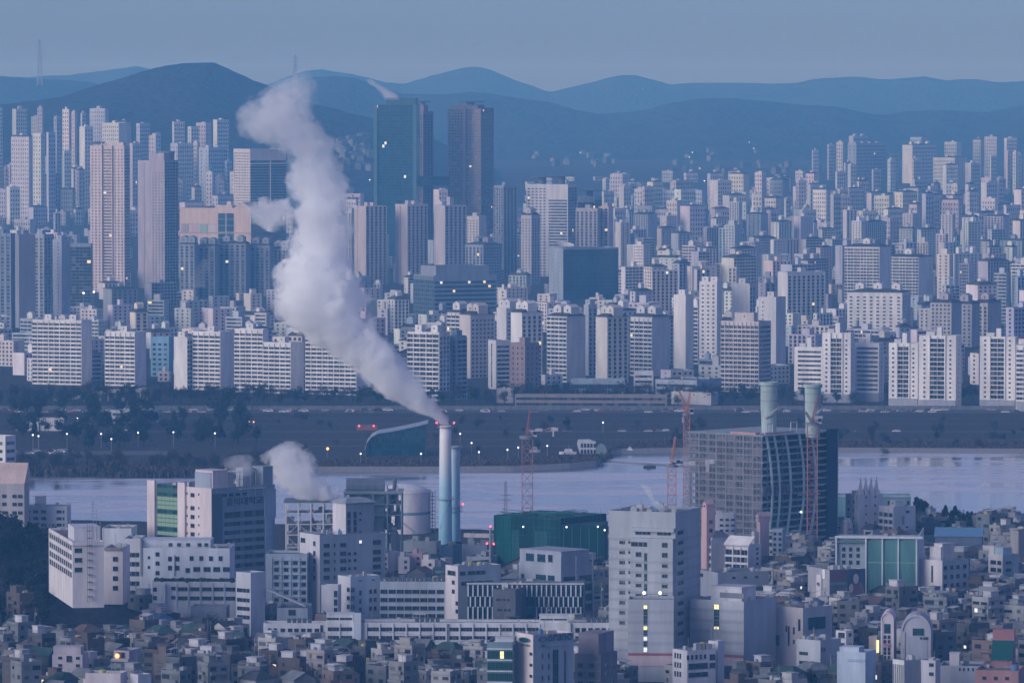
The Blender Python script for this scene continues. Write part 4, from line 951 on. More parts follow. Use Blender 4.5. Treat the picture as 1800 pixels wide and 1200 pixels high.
# blue grey building right of the tower and the grey block with the vertical slots
b=near('office_building','blue grey block with four columns of recessed windows right of the university tower',OB,467,540,545,973,1096,(.36,.42,.50),phi=.06,dep=16)
for x in (486,503,519,534): b.wins('L',[x],[989,1001,1014,1027,1041,1054],8,6,'two'); 
for y in (984,996,1009,1022,1035,1048): panel(b,'L',480,540,y-.6,y+.6,.02,.5,'window_ledge',c=(.42,.48,.56))
for x in (478,494.5,511,526.5,539): panel(b,'L',x-.7,x+.7,980,1060,.02,.4,'pier',c=(.42,.48,.56))
b.end()
GB=(.29,.34,.41)
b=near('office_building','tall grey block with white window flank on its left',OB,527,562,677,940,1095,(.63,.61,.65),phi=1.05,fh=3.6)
g=MB(); b.fbox(g,'R',0,b.WR,0,b.H,.01,.10); g.build('darkened_face','plaster',b.root,GB)  # shade of the right face painted as a darker grey
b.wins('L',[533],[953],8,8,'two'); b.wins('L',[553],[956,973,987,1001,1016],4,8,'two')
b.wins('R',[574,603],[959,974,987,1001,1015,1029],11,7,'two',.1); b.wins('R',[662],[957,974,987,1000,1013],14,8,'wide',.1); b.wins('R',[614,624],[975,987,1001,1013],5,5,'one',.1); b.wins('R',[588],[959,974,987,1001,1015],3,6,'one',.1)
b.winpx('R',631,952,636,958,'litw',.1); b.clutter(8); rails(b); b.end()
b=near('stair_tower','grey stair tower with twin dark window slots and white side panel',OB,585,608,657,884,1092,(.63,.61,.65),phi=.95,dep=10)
g=MB(); b.fbox(g,'R',0,b.WR,0,b.H,.01,.10); g.build('darkened_face','plaster',b.root,GB)  # tower's right side toned down, shade painted into its colour
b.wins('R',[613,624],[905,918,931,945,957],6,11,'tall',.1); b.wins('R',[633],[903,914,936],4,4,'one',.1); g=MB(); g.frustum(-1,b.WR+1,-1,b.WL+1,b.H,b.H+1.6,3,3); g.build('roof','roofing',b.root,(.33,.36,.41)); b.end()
# small houses and yards at the foot of the chimneys are filled later
b=near('school_building','tall white stair block at the end of the ribbon windowed wing','school building',594,616,668,1013,1100,(.66,.66,.70),phi=.95,dep=13)
g=MB(); b.fbox(g,'R',0,b.WR,0,b.H,.01,.10); g.build('darkened_face','plaster',b.root,(.46,.53,.64))  # bluer, darker coat paints the shade on the right face
b.wins('R',[619.5],[1036,1051,1066],7,7,'two',.1); b.wins('R',[633],[1042,1057,1072],4,8,'two',.1); b.wins('R',[651,659],[1041,1056,1071],5,7,'one',.1); b.wins('R',[633,656],[1021],5,2,'one',.1); b.wins('L',[612.5],[1036,1051,1066],5,7,'one'); b.clutter(4); b.end()
b=near('school_building','lower white block with stacked windows left of the stair block','school building',565,594,600,1028,1105,(.66,.66,.70),phi=.2,dep=14); b.wins('L',[590],[1043,1058,1073],6,11,'two'); b.end()
b=near('school_building','grey blue wing with four rows of ribbon windows ending in a plain pier','school building',668,795,799,1022,1100,(.44,.49,.57),phi=.05,dep=14)
b.wins('L',[675,689.5,703.5,717.5,731,745,759,774],[1039.5,1054,1068.5,1082],12.5,7,'wide')
panel(b,'L',782,795,1022,1095,.02,.8,'pier',c=(.50,.56,.66)); 
g=MB()
for i in range(15): y=b.WL*(.04+.9*i/15); g.box(.6,1.8,y,y+b.WL*.045,b.H,b.H+1.5)
g.build('cooling_unit','steel',b.root,(.08,.10,.13),stuff=True); b.clutter(12); b.end()
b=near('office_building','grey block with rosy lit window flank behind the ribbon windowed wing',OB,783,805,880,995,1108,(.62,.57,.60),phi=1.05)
g=MB(); b.fbox(g,'R',0,b.WR,0,b.H,.01,.10); g.build('darkened_face','plaster',b.root,(.30,.35,.42))  # grey coat paints the unlit side; the rosy one is the lit side
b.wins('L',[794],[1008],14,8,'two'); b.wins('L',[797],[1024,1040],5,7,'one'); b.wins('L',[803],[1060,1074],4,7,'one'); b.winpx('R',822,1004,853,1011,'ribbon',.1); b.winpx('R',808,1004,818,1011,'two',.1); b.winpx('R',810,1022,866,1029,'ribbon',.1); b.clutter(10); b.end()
# building with white fins
b=near('hall_building','dark glazed hall with staggered white vertical fins and plain dark block','hall',820,1027,1032,1026,1112,(.10,.12,.15),phi=.03,dep=22,fh=4,par=.4)
for j,(y0,y1) in enumerate(((1028,1048),(1048,1066),(1066,1088))):
    for i in range(24):
        x=823+i*8.6+(j%2)*4
        if 866<x<942 and j>0 or x>1022: continue
        panel(b,'L',x-1.1,x+1.1,y0,y1,.05,.9,'fin',c=(.62,.66,.72))
panel(b,'L',820,1027,1024.5,1026.5,-.2,1.0,'roof_edge',c=(.62,.65,.7))
for j,(y0,y1) in enumerate(((1030,1047),(1049,1066),(1068,1086))):
    for i in range(12): b.winpx('L',822+i*17,y0,838+i*17,y1,'teal',.0)
b.end(roofc=(.22,.24,.27))
b=near('hall_building','plain dark panelled block in front of the finned hall','hall',866,906,946,1036,1118,(.115,.12,.15),phi=.25,fh=4,mat='concrete',par=.5); b.winpx('L',872,1052,896,1056,'ribbon'); b.winpx('L',874,1070,898,1074,'ribbon'); b.clutter(8); b.end()
# grey concrete building
b=near('office_building','grey frame building with large dark openings under the green netted site',OB,912,986,1043,992,1105,(.33,.36,.43),phi=.75,fh=3.8)
b.wins('L',[919],[1017,1034],5,8,'one'); b.winpx('L',942,1012,960,1023,'teal'); b.winpx('L',963,1012,975,1023,'teal')
b.winpx('R',990,1014,1015,1024,'teal'); b.winpx('R',1018,1014,1040,1024,'teal'); 
for y in (1034,1052,1070): b.winpx('R',1018,y-5,1040,y+7,'teal'); b.winpx('R',990,y-5,1014,y+7,'teal')
onroof(b,912,985,970,.5,b.WR-2,'L',c=(.33,.36,.43)); b.wins('L',[930,950],[983],14,13,'teal',d=-.5); b.winpx('L',962,976,970,989,'litw',-.5).data=UW['one']
for q in (985,1012,1041): panel(b,'R',q-1,q+1.2,980,1095,.05,.5,'pier',c=(.40,.44,.52))
b.clutter(8); b.end()
# long school front
SC=(.62,.64,.69)
b=near('school_building','very long white school front with three rows of dark ribbon windows and a stair tower','school building',572,1088,1092,1094,1154,SC,phi=.02,dep=12,fh=3.6)
xs=[584,609]+[640.5]+[655.5+23.5*i for i in range(16)]
for x in [586,609]+[656+23.4*i for i in range(13)]:
    for y in (1106,1121,1136.5): b.winpx('L',x-9.8,y-3.4,x+9.8,y+3.4,'ribbon')
for x in (1015,1026,1038,1050,1061,1073):
    for y in (1107,1121.5,1136): b.winpx('L',x-4,y-4,x+4,y+4,'two')
for x in [597.5]+[644.5+23.4*i for i in range(14)]: panel(b,'L',x-.6,x+.6,1096,1150,.02,.35,'pier',c=SC)
panel(b,'L',622,635,1077,1154,.01,1.4,'stair_tower',c=(.55,.61,.71)); panel(b,'L',786,790,1096,1154,.02,.2,'drain_pipe',c=(.2,.22,.26)); panel(b,'L',998,1003,1094,1154,.02,.9,'pier',c=SC)
onroof(b,574,621,1080,.3,7,c=SC); b.wins('L',[585,608],[1088],21,4,'ribbon',d=-.3); onroof(b,948,999,1081.5,.3,6,c=SC); b.wins('L',[961,985],[1088.5],22,2.5,'ribbon',d=-.3)
g=MB()
for i in range(5): y=b.apx('L',733+9*i); g.box(1.2,2.4,y-.7,y+.7,b.H,b.H+1.5)
for i in range(5): y=b.apx('L',1035+9*i); g.box(1.2,2.4,y-.8,y+.8,b.H,b.H+1.8)
g.build('cooling_unit','steel',b.root,(.07,.09,.12),stuff=True); b.clutter(10); b.end(roofc=(.10,.14,.14))
b=near('school_building','low annexe of the long school with small windows beside the plain end wall','school building',463,572,575,1095,1135,SC,phi=.03,dep=10)
b.wins('L',[474,484],[1107],6,7,'two'); b.wins('L',[497,510,521,533,544,557],[1107],8,6,'two'); b.winpx('L',563,1098,568,1116,'tall')
g=MB()
for i in range(5): y=b.apx('L',508+9*i); g.box(1.2,2.4,y-.7,y+.7,b.H,b.H+1.6)
g.build('cooling_unit','steel',b.root,(.07,.09,.12),stuff=True); b.end()
b=near('gymnasium','low grey hall with ramp roof behind the school annexe','gymnasium',487,541,546,1068,1120,(.30,.34,.41),phi=.05,dep=20); b.winpx('L',507,1071,520,1081,'litw').data=UW['two']; 
g=MB(); y0,y1=b.apx('L',537),b.apx('L',470); g.quad((-1,y0,b.H+1),(-1,y1,b.H+7),(3,y1,b.H+7),(3,y0,b.H+1)); g.quad((-1,y0,b.H+.4),(-1,y1,b.H+6.4),(-1,y1,b.H+7),(-1,y0,b.H+1)); g.build('ramp','steel',b.root,(.45,.48,.52)); b.end()
# large tiled tower
TC=(.37,.40,.45)
b=near('office_tower','large tiled white tower with columns of square dark windows, tallest of the near bank','office tower',1070,1187,1231,900,1185,TC,phi=.36,mat='tile_cladding',fh=3.55)
ys=[954+17.75*i for i in range(9)]; W=b.WL
b.wins('L',[1093.5],ys,10,8,'cross'); b.wins('L',[1106],[y-1 for y in ys],3.4,8,'one')
x0,x1=sorted((b.apx('L',1112),b.apx('L',1186)))
g=MB(); b.fbox(g,'L',x0,x1,0,b.hpx(946),.01,2.2); b.fbox(g,'L',x0,x1,b.hpx(935),b.hpx(928),.01,1.2); g.build('projecting_bay','tile_cladding',b.root,TC)
b.wins('L',[1126,1172],[y+3 for y in ys[1:8]],10,8,'cross',2.2); b.winpx('L',1113,953,1141,961,'ribbon',2.2); b.winpx('L',1167,953,1177,961,'cross',2.2); b.winpx('L',1117,935,1143,941,'ribbon',.02); b.winpx('L',1155,935,1179,941,'ribbon',.02)
for i in range(5): b.winpx('L',1136,972+i*15,1141,986+i*15,'green',2.2)
b.wins('R',[1196],[937+17.75*i for i in range(11)],10,7,'two')
for j in range(58):
    z=b.H-2-j*1.18
    if z<2: break
    b.fbox(b.trim,'L',.1,b.WL-.1,z,z+.06,.003,.03); b.fbox(b.trim,'R',.1,b.WR-.1,z,z+.06,.003,.03)
for i in range(int(b.WL/1.4)): b.fbox(b.trim,'L',1.4*i+.5,1.4*i+.55,0,b.H-1,.003,.028)
for i in range(13):
    y = 947+17.75*i
    for (sd,q0,q1) in (('L',x1+.02,W-.02),('L',.02,x0-.02),('R',.02,b.WR-.02)): g=MB(); b.fbox(g,sd,q0,q1,b.hpx(y+5.5),b.hpx(y),.003,.05); g.build('spandrel_band','tile_cladding',b.root,(.31,.34,.39))
    if i>1 and y<1050: g=MB(); b.fbox(g,'L',x0+.02,x1-.02,b.hpx(y+8.5),b.hpx(y+3),2.203,2.24); g.build('spandrel_band','tile_cladding',b.root,(.31,.34,.39))
onroof(b,1118,1146,908,1.5,6,c=TC); onroof(b,1150,1180,913,1,5,c=(.5,.52,.57)); rails(b); b.clutter(16,3); b.end(trim=(.44,.46,.52))
b.p_big=True; BIGT=b
b=near('office_building','lower tiled block with a lit stairway strip in front of the large tower',OB,1104,1184,1189,1053,1198,(.42,.45,.50),phi=.05,mat='tile_cladding',dep=13,fh=3.55)
for i,(y0,y1,k) in enumerate(((1063,1070,'lit'),(1071,1080,'green'),(1081,1090,'green'),(1090,1097,'green'),(1100,1107,'lit'),(1108,1116,'green'),(1118,1126,'litw'),(1127,1135,'green'),(1137,1146,'litw'))): b.winpx('L',1131,y0,1138,y1,k)
panel(b,'L',1104,1184,1147.5,1151.5,.02,.35,'red_band',c=(.32,.10,.13)); panel(b,'L',1104,1184,1151.5,1170,.02,.2,'base_band',c=(.55,.44,.48))
for j in range(30): b.fbox(b.trim,'L',.1,b.WL-.1,b.H-2-j*1.18,b.H-1.94-j*1.18,.003,.03)
for i in range(int(b.WL/1.4)): b.fbox(b.trim,'L',1.4*i+.5,1.4*i+.55,8,b.H-1,.003,.028)
for i in range(5): y=1072+18.5*i; [panel(b,'L',q0,q1,y,y+6,.004,.05,'spandrel_band','tile_cladding',(.37,.39,.44)) for q0,q1 in ((1139.5,b.px[1]-.2),(b.px[0]+.2,1129.5))]
g=MB()
for q in (1129,1143,1158): a=b.apx('L',q); g.bar((1,a,b.H-1),(1,a,b.H+1.6),.2)
g.bar((1,b.apx('L',1129),b.H+1.6),(1,b.apx('L',1158),b.H+1.6),.2)
for q in (1132,1160): g.ball((1,b.apx('L',q),b.H+2.1),.55,1,7,5)
g.build('floodlight_frame',('steel','lamp_white'),b.root,(.2,.2,.23)); b.end(trim=(.46,.48,.54))
b=near('office_building','broad tiled cube with lit stairway strip and shaded right face',OB,1213,1307,1363,1057,1186,(.46,.48,.53),phi=.55,mat='tile_cladding',fh=3.55)
g=MB(); b.fbox(g,'R',0,b.WR,5,b.H,.01,.10); g.build('darkened_face','tile_cladding',b.root,(.33,.39,.47))  # darker copy of the same tile, shade painted on the right face
for i,(y0,y1,k) in enumerate(((1064,1073,'lit'),(1074,1084,'green'),(1085,1092,'green'),(1093,1102,'green'),(1103,1108,'lit'))): b.winpx('L',1255,y0,1264,y1,k)
panel(b,'L',1213,1307,1151,1156,.02,.35,'red_band',c=(.32,.10,.13)); panel(b,'L',1213,1307,1156,1170,.02,.2,'base_band',c=(.55,.44,.48))
for j in range(26): b.fbox(b.trim,'L',.1,b.WL-.1,b.H-2-j*1.18,b.H-1.94-j*1.18,.003,.03); b.fbox(b.trim,'R',.1,b.WR-.1,b.H-2-j*1.18,b.H-1.94-j*1.18,.105,.13)
for i in range(int(b.WL/1.4)): b.fbox(b.trim,'L',1.4*i+.5,1.4*i+.55,8,b.H-1,.003,.028)
for i in range(5): y=1072+18.5*i; [panel(b,'L',q0,q1,y,y+6,.004,.05,'spandrel_band','tile_cladding',(.37,.39,.44)) for q0,q1 in ((1265.5,b.px[1]-.2),(b.px[0]+.2,1253.5))]
g=MB(); g.box(4,b.WR*.62,3,b.WL*.72,b.H-.9,b.H+4.2); g.box(3.7,b.WR*.64,2.7,b.WL*.73,b.H+4.2,b.H+4.5); g.build('roof_house','tile_cladding',b.root,(.62,.63,.67))
g=MB(); g.box(3.9,4.0,b.WL*.1,b.WL*.55,b.H+.6,b.H+2.4); g.build('louvre','steel',b.root,(.2,.22,.26)); b.clutter(8); b.end(trim=(.46,.48,.54),roofc=(.25,.27,.31))
b=near('low_rise_building','small pale corner block with three rows of slit windows below the tiled cube','low building',1182,1208,1258,1143,1228,(.60,.59,.63),phi=1.0)
b.wins('L',[1187,1191.5,1196],[1154,1170,1186],2.6,9,'one'); b.wins('R',[1209,1216.5,1224,1231.5,1239],[1155],4,8,'one'); b.winpx('R',1247,1152,1257,1162,'two'); b.winpx('R',1247,1167,1257,1176,'two'); b.winpx('R',1210,1166,1244,1176,'teal'); b.winpx('R',1210,1182,1244,1190,'teal'); b.clutter(8,3); b.end()
b=near('stair_tower','narrow pale stair tower with white lettering and aerials','tower',1245,1262,1273,1126,1222,(.60,.60,.64),phi=.6,dep=6)
sign('한길',b,'L',1247,1256,1130,1140,c=(.8,.8,.82)); g=MB()
for k in range(7): x=rnd.uniform(0,b.WR); y=rnd.uniform(0,b.WL); h=rnd.uniform(2,6); g.bar((x,y,b.H),(x,y,b.H+h),.12); g.bar((x-.5,y,b.H+h*.8),(x+.5,y,b.H+h*.8),.1)
g.build('antenna','steel',b.root,(.3,.32,.36)); b.end()
# building with the oval emblem
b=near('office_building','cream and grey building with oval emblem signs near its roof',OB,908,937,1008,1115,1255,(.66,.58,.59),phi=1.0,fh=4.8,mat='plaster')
g=MB(); b.fbox(g,'R',0,b.WR,0,b.H,.01,.10); g.build('darkened_face','plaster',b.root,(.26,.32,.41))  # cream face is the lit one; this darker coat paints the shaded one
def ring(b,side,cx,cy,rx,ry,w,d,c,fill=None):
    g=MB(); n=28; a0=b.apx(side,cx); h0=b.hpx(cy); sa=abs(b.apx(side,cx+1)-b.apx(side,cx)); sh=abs(b.hpx(cy+1)-b.hpx(cy))
    for i in range(n):
        t,t2=2*math.pi*i/n,2*math.pi*(i+1)/n
        q=[(a0+rx*sa*f*math.cos(u),h0+ry*sh*f*math.sin(u)) for u in (t,t2) for f in (1,1-w)]
        def P(p,dd): return (-dd,p[0],p[1]) if side=='L' else (p[0],-dd,p[1])
        g.quad(P(q[0],d),P(q[2],d),P(q[3],d),P(q[1],d)); g.quad(P(q[0],d),P(q[0],.1),P(q[2],.1),P(q[2],d)); g.quad(P(q[1],d),P(q[3],d),P(q[3],.1),P(q[1],.1))
        if fill: g.tri(P((a0,h0),d-.06),P(q[1],d-.06),P(q[3],d-.06),1)
    g.build('emblem',('steel','glass_green') if fill else 'steel',b.root,c)
ring(b,'L',923,1126,10,4.6,.22,.3,(.12,.17,.18),True); sign('서교빌딩',b,'L',916,932,1133,1137,c=(.2,.2,.24))
ring(b,'R',953,1124,7.5,5,.3,.35,(.06,.11,.16)); sign('erano',b,'R',962,1005,1116,1128,c=(.05,.10,.15),d=.2,italic=.2); sign('서교',b,'R',950,957,1133,1137,c=(.05,.08,.12))
for y in (1149,1168.5,1188): b.winpx('L',931,y-2.5,936,y+2.5,'two'); b.wins('R',[953,964],[y+4],2.5,9,'one',.1)
b.winpx('R',971,1143,981,1240,'teal',.1); b.winpx('R',991,1146,994,1240,'tall',.1)
panel(b,'R',945,1000,1137.5,1138.3,.1,.25,'string_course',c=(.2,.25,.33)); b.clutter(6); b.end()
b=near('office_building','glass fronted wing with white floor bands and a lit room, beside the oval emblem',OB,856,901,910,1128,1255,(.16,.24,.29),phi=.12,dep=12,fh=4.8)
for j in range(6): y=1149.5+19.5*j; panel(b,'L',856,901,y-10.5,y-8.6,.02,.5,'floor_band',c=(.56,.64,.72)); 
for j in range(5):
    for i in range(6): b.winpx('L',857+7.3*i,1143.5+19.5*j,864+7.3*i,1157.5+19.5*j,'lit' if (j==0 and i==3) else 'green',.02)
onroof(b,870,902,1121,1,5,c=(.5,.54,.6)); b.clutter(5); b.end()
b=near('office_building','dark brown brick block right of the oval emblem building',OB,1010,1056,1085,1150,1245,(.17,.16,.20),phi=.4)
for y in (1163,1179,1195): panel(b,'L',1010,1056,y-.5,y+.5,.02,.25,'string_course',c=(.3,.32,.36)); b.wins('L',[1020,1040],[y+7],9,8,'two'); b.wins('R',[1064,1076],[y+7],4,8,'one')
onroof(b,1057,1084,1115,1,8,'R',c=(.24,.21,.25)); b.clutter(6); b.end()
b=near('sign_panel','pale red striped roof sign board left of the tiled block','sign',1045,1061,1063,1112,1165,(.55,.30,.30),phi=.05,dep=1.2)
for i in range(5): panel(b,'L',1053,1061,1114+i*4.4,1116+i*4.4,.02,.15,'stripe',c=(.72,.6,.62))
b.end()
# cluster right of the large tower
b=near('apartment_tower','slim pink tower with gabled top between the tiled tower and the construction site','apartment tower',1233,1242,1257,893,1015,(.60,.40,.41),phi=.95); b.face('R','grid',bay=3.4); b.stair(1,min(4,b.WL*.7),4,2.5,True); b.end()
b=near('apartment_block','grey flat block with pairs of windows right of the slim pink tower',APT,1254,1290,1295,904,1010,(.40,.42,.49),phi=.1,dep=12); b.wins('L',[1268,1278,1288],[913,923,932],6,3.6,'two'); b.clutter(4); b.end()
b=near('apartment_block','grey gable walled block with balconied left front',APT,1234,1252,1283,944,1015,(.48,.47,.54),phi=1.0); b.face('L','balc',bay=3.2,fh=3); b.hip(2.2,(.16,.16,.19),.3); b.end(balc=(.7,.69,.72))
b=near('apartment_block','white balcony front with sloping roof slab under the scaffolding',APT,1275,1316,1338,958,1018,(.68,.66,.69),phi=.6,fh=3.0); b.face('L','balc',bay=4.4,fh=3,rail=.8); b.wins('R',[1331],[966,974,983,992],4,4,'one')
g=MB(); g.quad((-.8,-.5,b.H),(-.8,b.WL+.5,b.H),(4,b.WL+.5,b.H+3.4),(4,-.5,b.H+3.4)); g.quad((-.8,-.5,b.H-.3),(4,-.5,b.H+3.1),(4,b.WL+.5,b.H+3.1),(-.8,b.WL+.5,b.H-.3)); g.build('roof_slab','plaster',b.root,WHITE); b.end()
b=near('low_rise_building','small white box block under the scaffolding front','low building',1321,1326,1350,934,1000,(.58,.55,.60),phi=1.1); b.clutter(2); b.end()
b=near('apartment_block','pink gabled block against the scaffolding',APT,1330,1336,1352,912,1000,(.55,.40,.43),phi=1.0); b.stair(1,min(b.WL*.8,5),6,2,True); b.end()
b=near('apartment_block','slim grey block with two window columns in front of the steel frame',APT,1357,1375,1381,929,1000,(.34,.40,.49),phi=.4); b.wins('L',[1362,1371],[938,947,957,966,975],5,5,'two'); b.end()
b=near('low_rise_building','long low grey block right beside the tiled tower','low building',1228,1262,1352,1006,1052,(.33,.35,.42),phi=1.15); b.wins('R',[1290,1310,1330],[1016],6,4,'two'); b.winpx('L',1231,1012,1236,1018,'one'); b.clutter(6); b.end()
# right hand group by the river
b=near('warehouse','long teal panel clad block behind the white tower on the river bank','warehouse',1472,1601,1606,872,935,(.20,.38,.46),phi=.04,dep=18); b.wins('L',[1562,1580,1596],[884],4,9,'one'); panel(b,'L',1472,1601,870,873.5,.02,.4,'roof_edge',c=(.5,.55,.6)); b.end()
b=near('office_tower','grey white tower with a row of white spikes on its roof','office tower',1486,1510,1552,869,960,(.54,.54,.60),phi=.95); b.wins('R',[1522,1538],[874,889,904,919],3,3,'one')
b.fbox(b.trim,'L',b.WL*.1,b.WL*.22,0,b.H,.01,1); b.fbox(b.trim,'L',b.WL*.45,b.WL*.55,0,b.H,.01,1); b.face('L','side',pos=(.35,.75),ww=2)
g=MB()
for i in range(4):
    a=b.WR*(.06+.22*i); g.box(a,a+b.WR*.16,.3,6,b.H-.4,b.H+1.5); q=a+b.WR*.05
    g.tri((q-.9,.4,b.H+1.5),(q+.9,.4,b.H+1.5),(q-.3,.4,b.H+8)); g.tri((q-.9,1.6,b.H+1.5),(q-.3,.4,b.H+8),(q-.9,.4,b.H+1.5)); g.tri((q+.9,.4,b.H+1.5),(q+.9,1.6,b.H+1.5),(q-.3,.4,b.H+8)); g.tri((q-.9,1.6,b.H+1.5),(q+.9,1.6,b.H+1.5),(q-.3,.4,b.H+8))
g.build('roof_spike','plaster',b.root,(.68,.67,.72)); b.end()
b=near('apartment_block','white balcony block with broad blue grey gable and dark mark by the river',APT,1545,1571,1609,890,962,(.64,.64,.69),phi=1.0,fh=3); b.face('L','balc',bay=3.3,fh=3); 
g=MB(); b.fbox(g,'R',0,b.WR,0,b.H,.01,.08); g.build('darkened_face','plaster',b.root,(.42,.47,.56)); panel(b,'R',1584,1589,907,922,.1,.2,'mural',c=(.2,.23,.32)); b.wins('R',[1580,1594],[927],4,3,'one',.09); b.winpx('R',1592,898,1598,902,'one',.09); b.stair(1,4,5,3); b.end()  # gable coat darker than the front, shade put into the colour
b=near('house','white gabled house left of the spiked tower','house',1477,1488,1499,920,962,(.62,.61,.66),phi=.8); b.stair(1,b.WL*.8,b.WR*.7,1.5,True); b.wins('R',[1494],[930,938],5,3,'two'); b.end()
b=near('house','low white house with dark tiled roof beside the spiked tower','house',1518,1534,1546,930,965,(.56,.56,.60),phi=.5); b.hip(2,(.08,.08,.10)); b.wins('L',[1526],[937],10,5,'two'); b.end()
# green mesh facade
b=near('netted_building','building wrapped in green mesh between white posts on the right','building site',1468,1612,1622,945,1060,(.30,.36,.42),phi=.12,dep=14,fh=4)
x=[1470,1522,1551,1579,1611]
GN=(.10,.24,.24)
for i,(p,q) in enumerate(((1523,1550),(1552,1578),(1580,1610))): panel(b,'L',p,q,950,1050,.8,.95,'mesh_panel','fabric_net',GN)
for q in x: panel(b,'L',q-1.3,q+1.3,942,1055,.3,1.5,'post','steel',(.62,.66,.72))
panel(b,'L',1468,1622,942,946,.2,1.7,'beam','steel',(.62,.66,.72)); panel(b,'L',1472,1520,951,954,.2,1.5,'beam','steel',(.10,.2,.2))
panel(b,'L',1526,1610,988,989,.95,1.1,'rail','steel',(.3,.45,.45)); panel(b,'R',1612,1622,943,1040,.02,.4,'side_wall',c=(.56,.60,.68))
for xx in (1483,1495,1508): b.wins('L',[xx],[966,977,989,1000,1012],6,7,'two')
b.clutter(6); b.end()
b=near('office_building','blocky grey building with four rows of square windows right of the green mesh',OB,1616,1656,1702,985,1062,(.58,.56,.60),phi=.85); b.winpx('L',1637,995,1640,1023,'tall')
g=MB(); b.fbox(g,'R',0,b.WR,0,b.H,.01,.08); g.build('darkened_face','plaster',b.root,(.34,.38,.45))  # windowed right face darkened in colour to stand for its shade
b.wins('R',[1661,1672,1683,1695],[998,1014,1029,1044],6,7,'two',.08); onroof(b,1635,1650,957,2,8,'L',c=(.55,.53,.57)); onroof(b,1660,1684,963,2,8,'R',c=(.52,.5,.55)); rails(b); b.clutter(6); b.end()
b=near('office_building','narrow bright white block with paired windows at the right',OB,1737,1762,1790,975,1040,(.66,.63,.63),phi=.9); 
for y in (989,1002,1014,1025): b.winpx('L',1741,y-3.5,1751,y+3.5,'two'); b.winpx('L',1753,y-3.5,1760,y+3.5,'two')
g=MB(); b.fbox(g,'R',0,b.WR,0,b.H,.01,.08); g.build('darkened_face','plaster',b.root,(.30,.36,.42)); b.wins('R',[1772],[989,1002,1014],10,5,'two',.08)  # bluish dark coat: painted shade on the side turned right
onroof(b,1737,1746,962,.3,4,'L',c=(.6,.56,.58)); onroof(b,1747,1762,963,.3,5,'L',c=(.40,.50,.58)); b.clutter(3); b.end()
b=near('office_building','plain brown block with chimney tower at the right picture edge',OB,1776,1790,1830,932,1010,(.30,.27,.29),phi=.9); b.end()
b=near('shed','long blue roofed shed below the dark trees by the river','shed',1644,1726,1735,942,975,(.22,.27,.36),phi=.12,dep=14,par=.1)
g=MB(); g.quad((-.6,-.5,b.H-.2),(-.6,b.WL+.5,b.H-.2),(7,b.WL+.5,b.H+3.2),(7,-.5,b.H+3.2)); g.quad((7,-.5,b.H+3.2),(7,b.WL+.5,b.H+3.2),(14.6,b.WL+.5,b.H-.2),(14.6,-.5,b.H-.2)); g.tri((0,0,b.H),(7,0,b.H+3.2),(14,0,b.H)); g.tri((0,b.WL,b.H),(14,b.WL,b.H),(7,b.WL,b.H+3.2)); g.build('roof','steel',b.root,(.13,.26,.44))
for i in range(22): a=b.WL*(i+.5)/22; b.fbox(b.trim,'L',a-.12,a+.12,0,b.H-.3,.01,.25)
b.end(trim=(.15,.2,.3))
# billboard block
b=near('shop_building','dark building front with a portrait billboard below the green mesh','shop building',1420,1458,1521,1001,1075,(.40,.40,.44),phi=1.15)
g=MB(); b.fbox(g,'R',0,b.WR,0,b.H,.01,.08); g.build('darkened_face','plaster',b.root,(.10,.11,.15)); panel(b,'R',1460,1486,1003,1022,.09,.25,'red_panel',c=(.14,.08,.11)); panel(b,'R',1460,1486,1023,1028,.09,.3,'fascia',c=(.16,.22,.28))
g=MB(); a0,a1=b.apx('R',1489),b.apx('R',1520); b.fbox(g,'R',a0,a1,b.hpx(1042),b.hpx(1001),.09,.4,0)
cx=(a0+a1)/2; w=(a1-a0)
def ell(fx,fz,rx,rz,m,d):
    n=18; ax=a0+w*fx; hz=b.hpx(1042)+(b.hpx(1001)-b.hpx(1042))*fz
    for i in range(n):
        t,t2=2*math.pi*i/n,2*math.pi*(i+1)/n; g.tri((ax,-d,hz),(ax+rx*w*math.cos(t),-d,hz+rz*w*math.sin(t)),(ax+rx*w*math.cos(t2),-d,hz+rz*w*math.sin(t2)),m)
ell(.5,.12,.42,.42,2,.41); ell(.48,.62,.22,.36,3,.42); ell(.47,.58,.16,.26,1,.43); ell(.2,.18,.12,.22,1,.44)
MATS['print_skin']=paint('print_skin',color=(.42,.36,.36)); MATS['print_coat']=paint('print_coat',color=(.16,.10,.15)); MATS['print_hair']=paint('print_hair',color=(.05,.05,.07))
g.build('billboard',('steel','print_skin','print_coat','print_hair'),b.root,(.04,.06,.10))
sign('S  S',b,'R',1496,1516,994,1000,c=(.5,.55,.6)); panel(b,'L',1438,1446,1012,1052,.1,.8,'sign_board',c=(.70,.68,.72)); sign('미술',b,'L',1439.5,1444.5,1025,1032,c=(.1,.08,.12),d=.85); panel(b,'L',1447,1452,1002,1018,.1,.5,'white_pier',c=WHITE); b.clutter(6); b.end()
b=near('office_building','rosy stone block with a big dark screen on its right face',OB,1363,1411,1462,1068,1178,(.62,.56,.58),phi=.8); b.winpx('L',1403,1088,1407,1108,'tall'); b.winpx('L',1394,1103,1397,1115,'tall'); b.winpx('L',1381,1102,1383.5,1112,'tall'); b.winpx('L',1385,1102,1388,1135,'tall'); b.winpx('L',1394,1125,1397,1132,'one'); b.winpx('L',1360,1120,1370,1137,'teal')
g=MB(); b.fbox(g,'R',0,b.WR,0,b.H,.01,.08); g.build('darkened_face','plaster',b.root,(.36,.40,.46)); panel(b,'R',1420,1449,1086,1107,.1,.5,'screen','glass_teal'); b.clutter(6); rails(b); b.end()  # right face greyed down, the shade being part of its colour
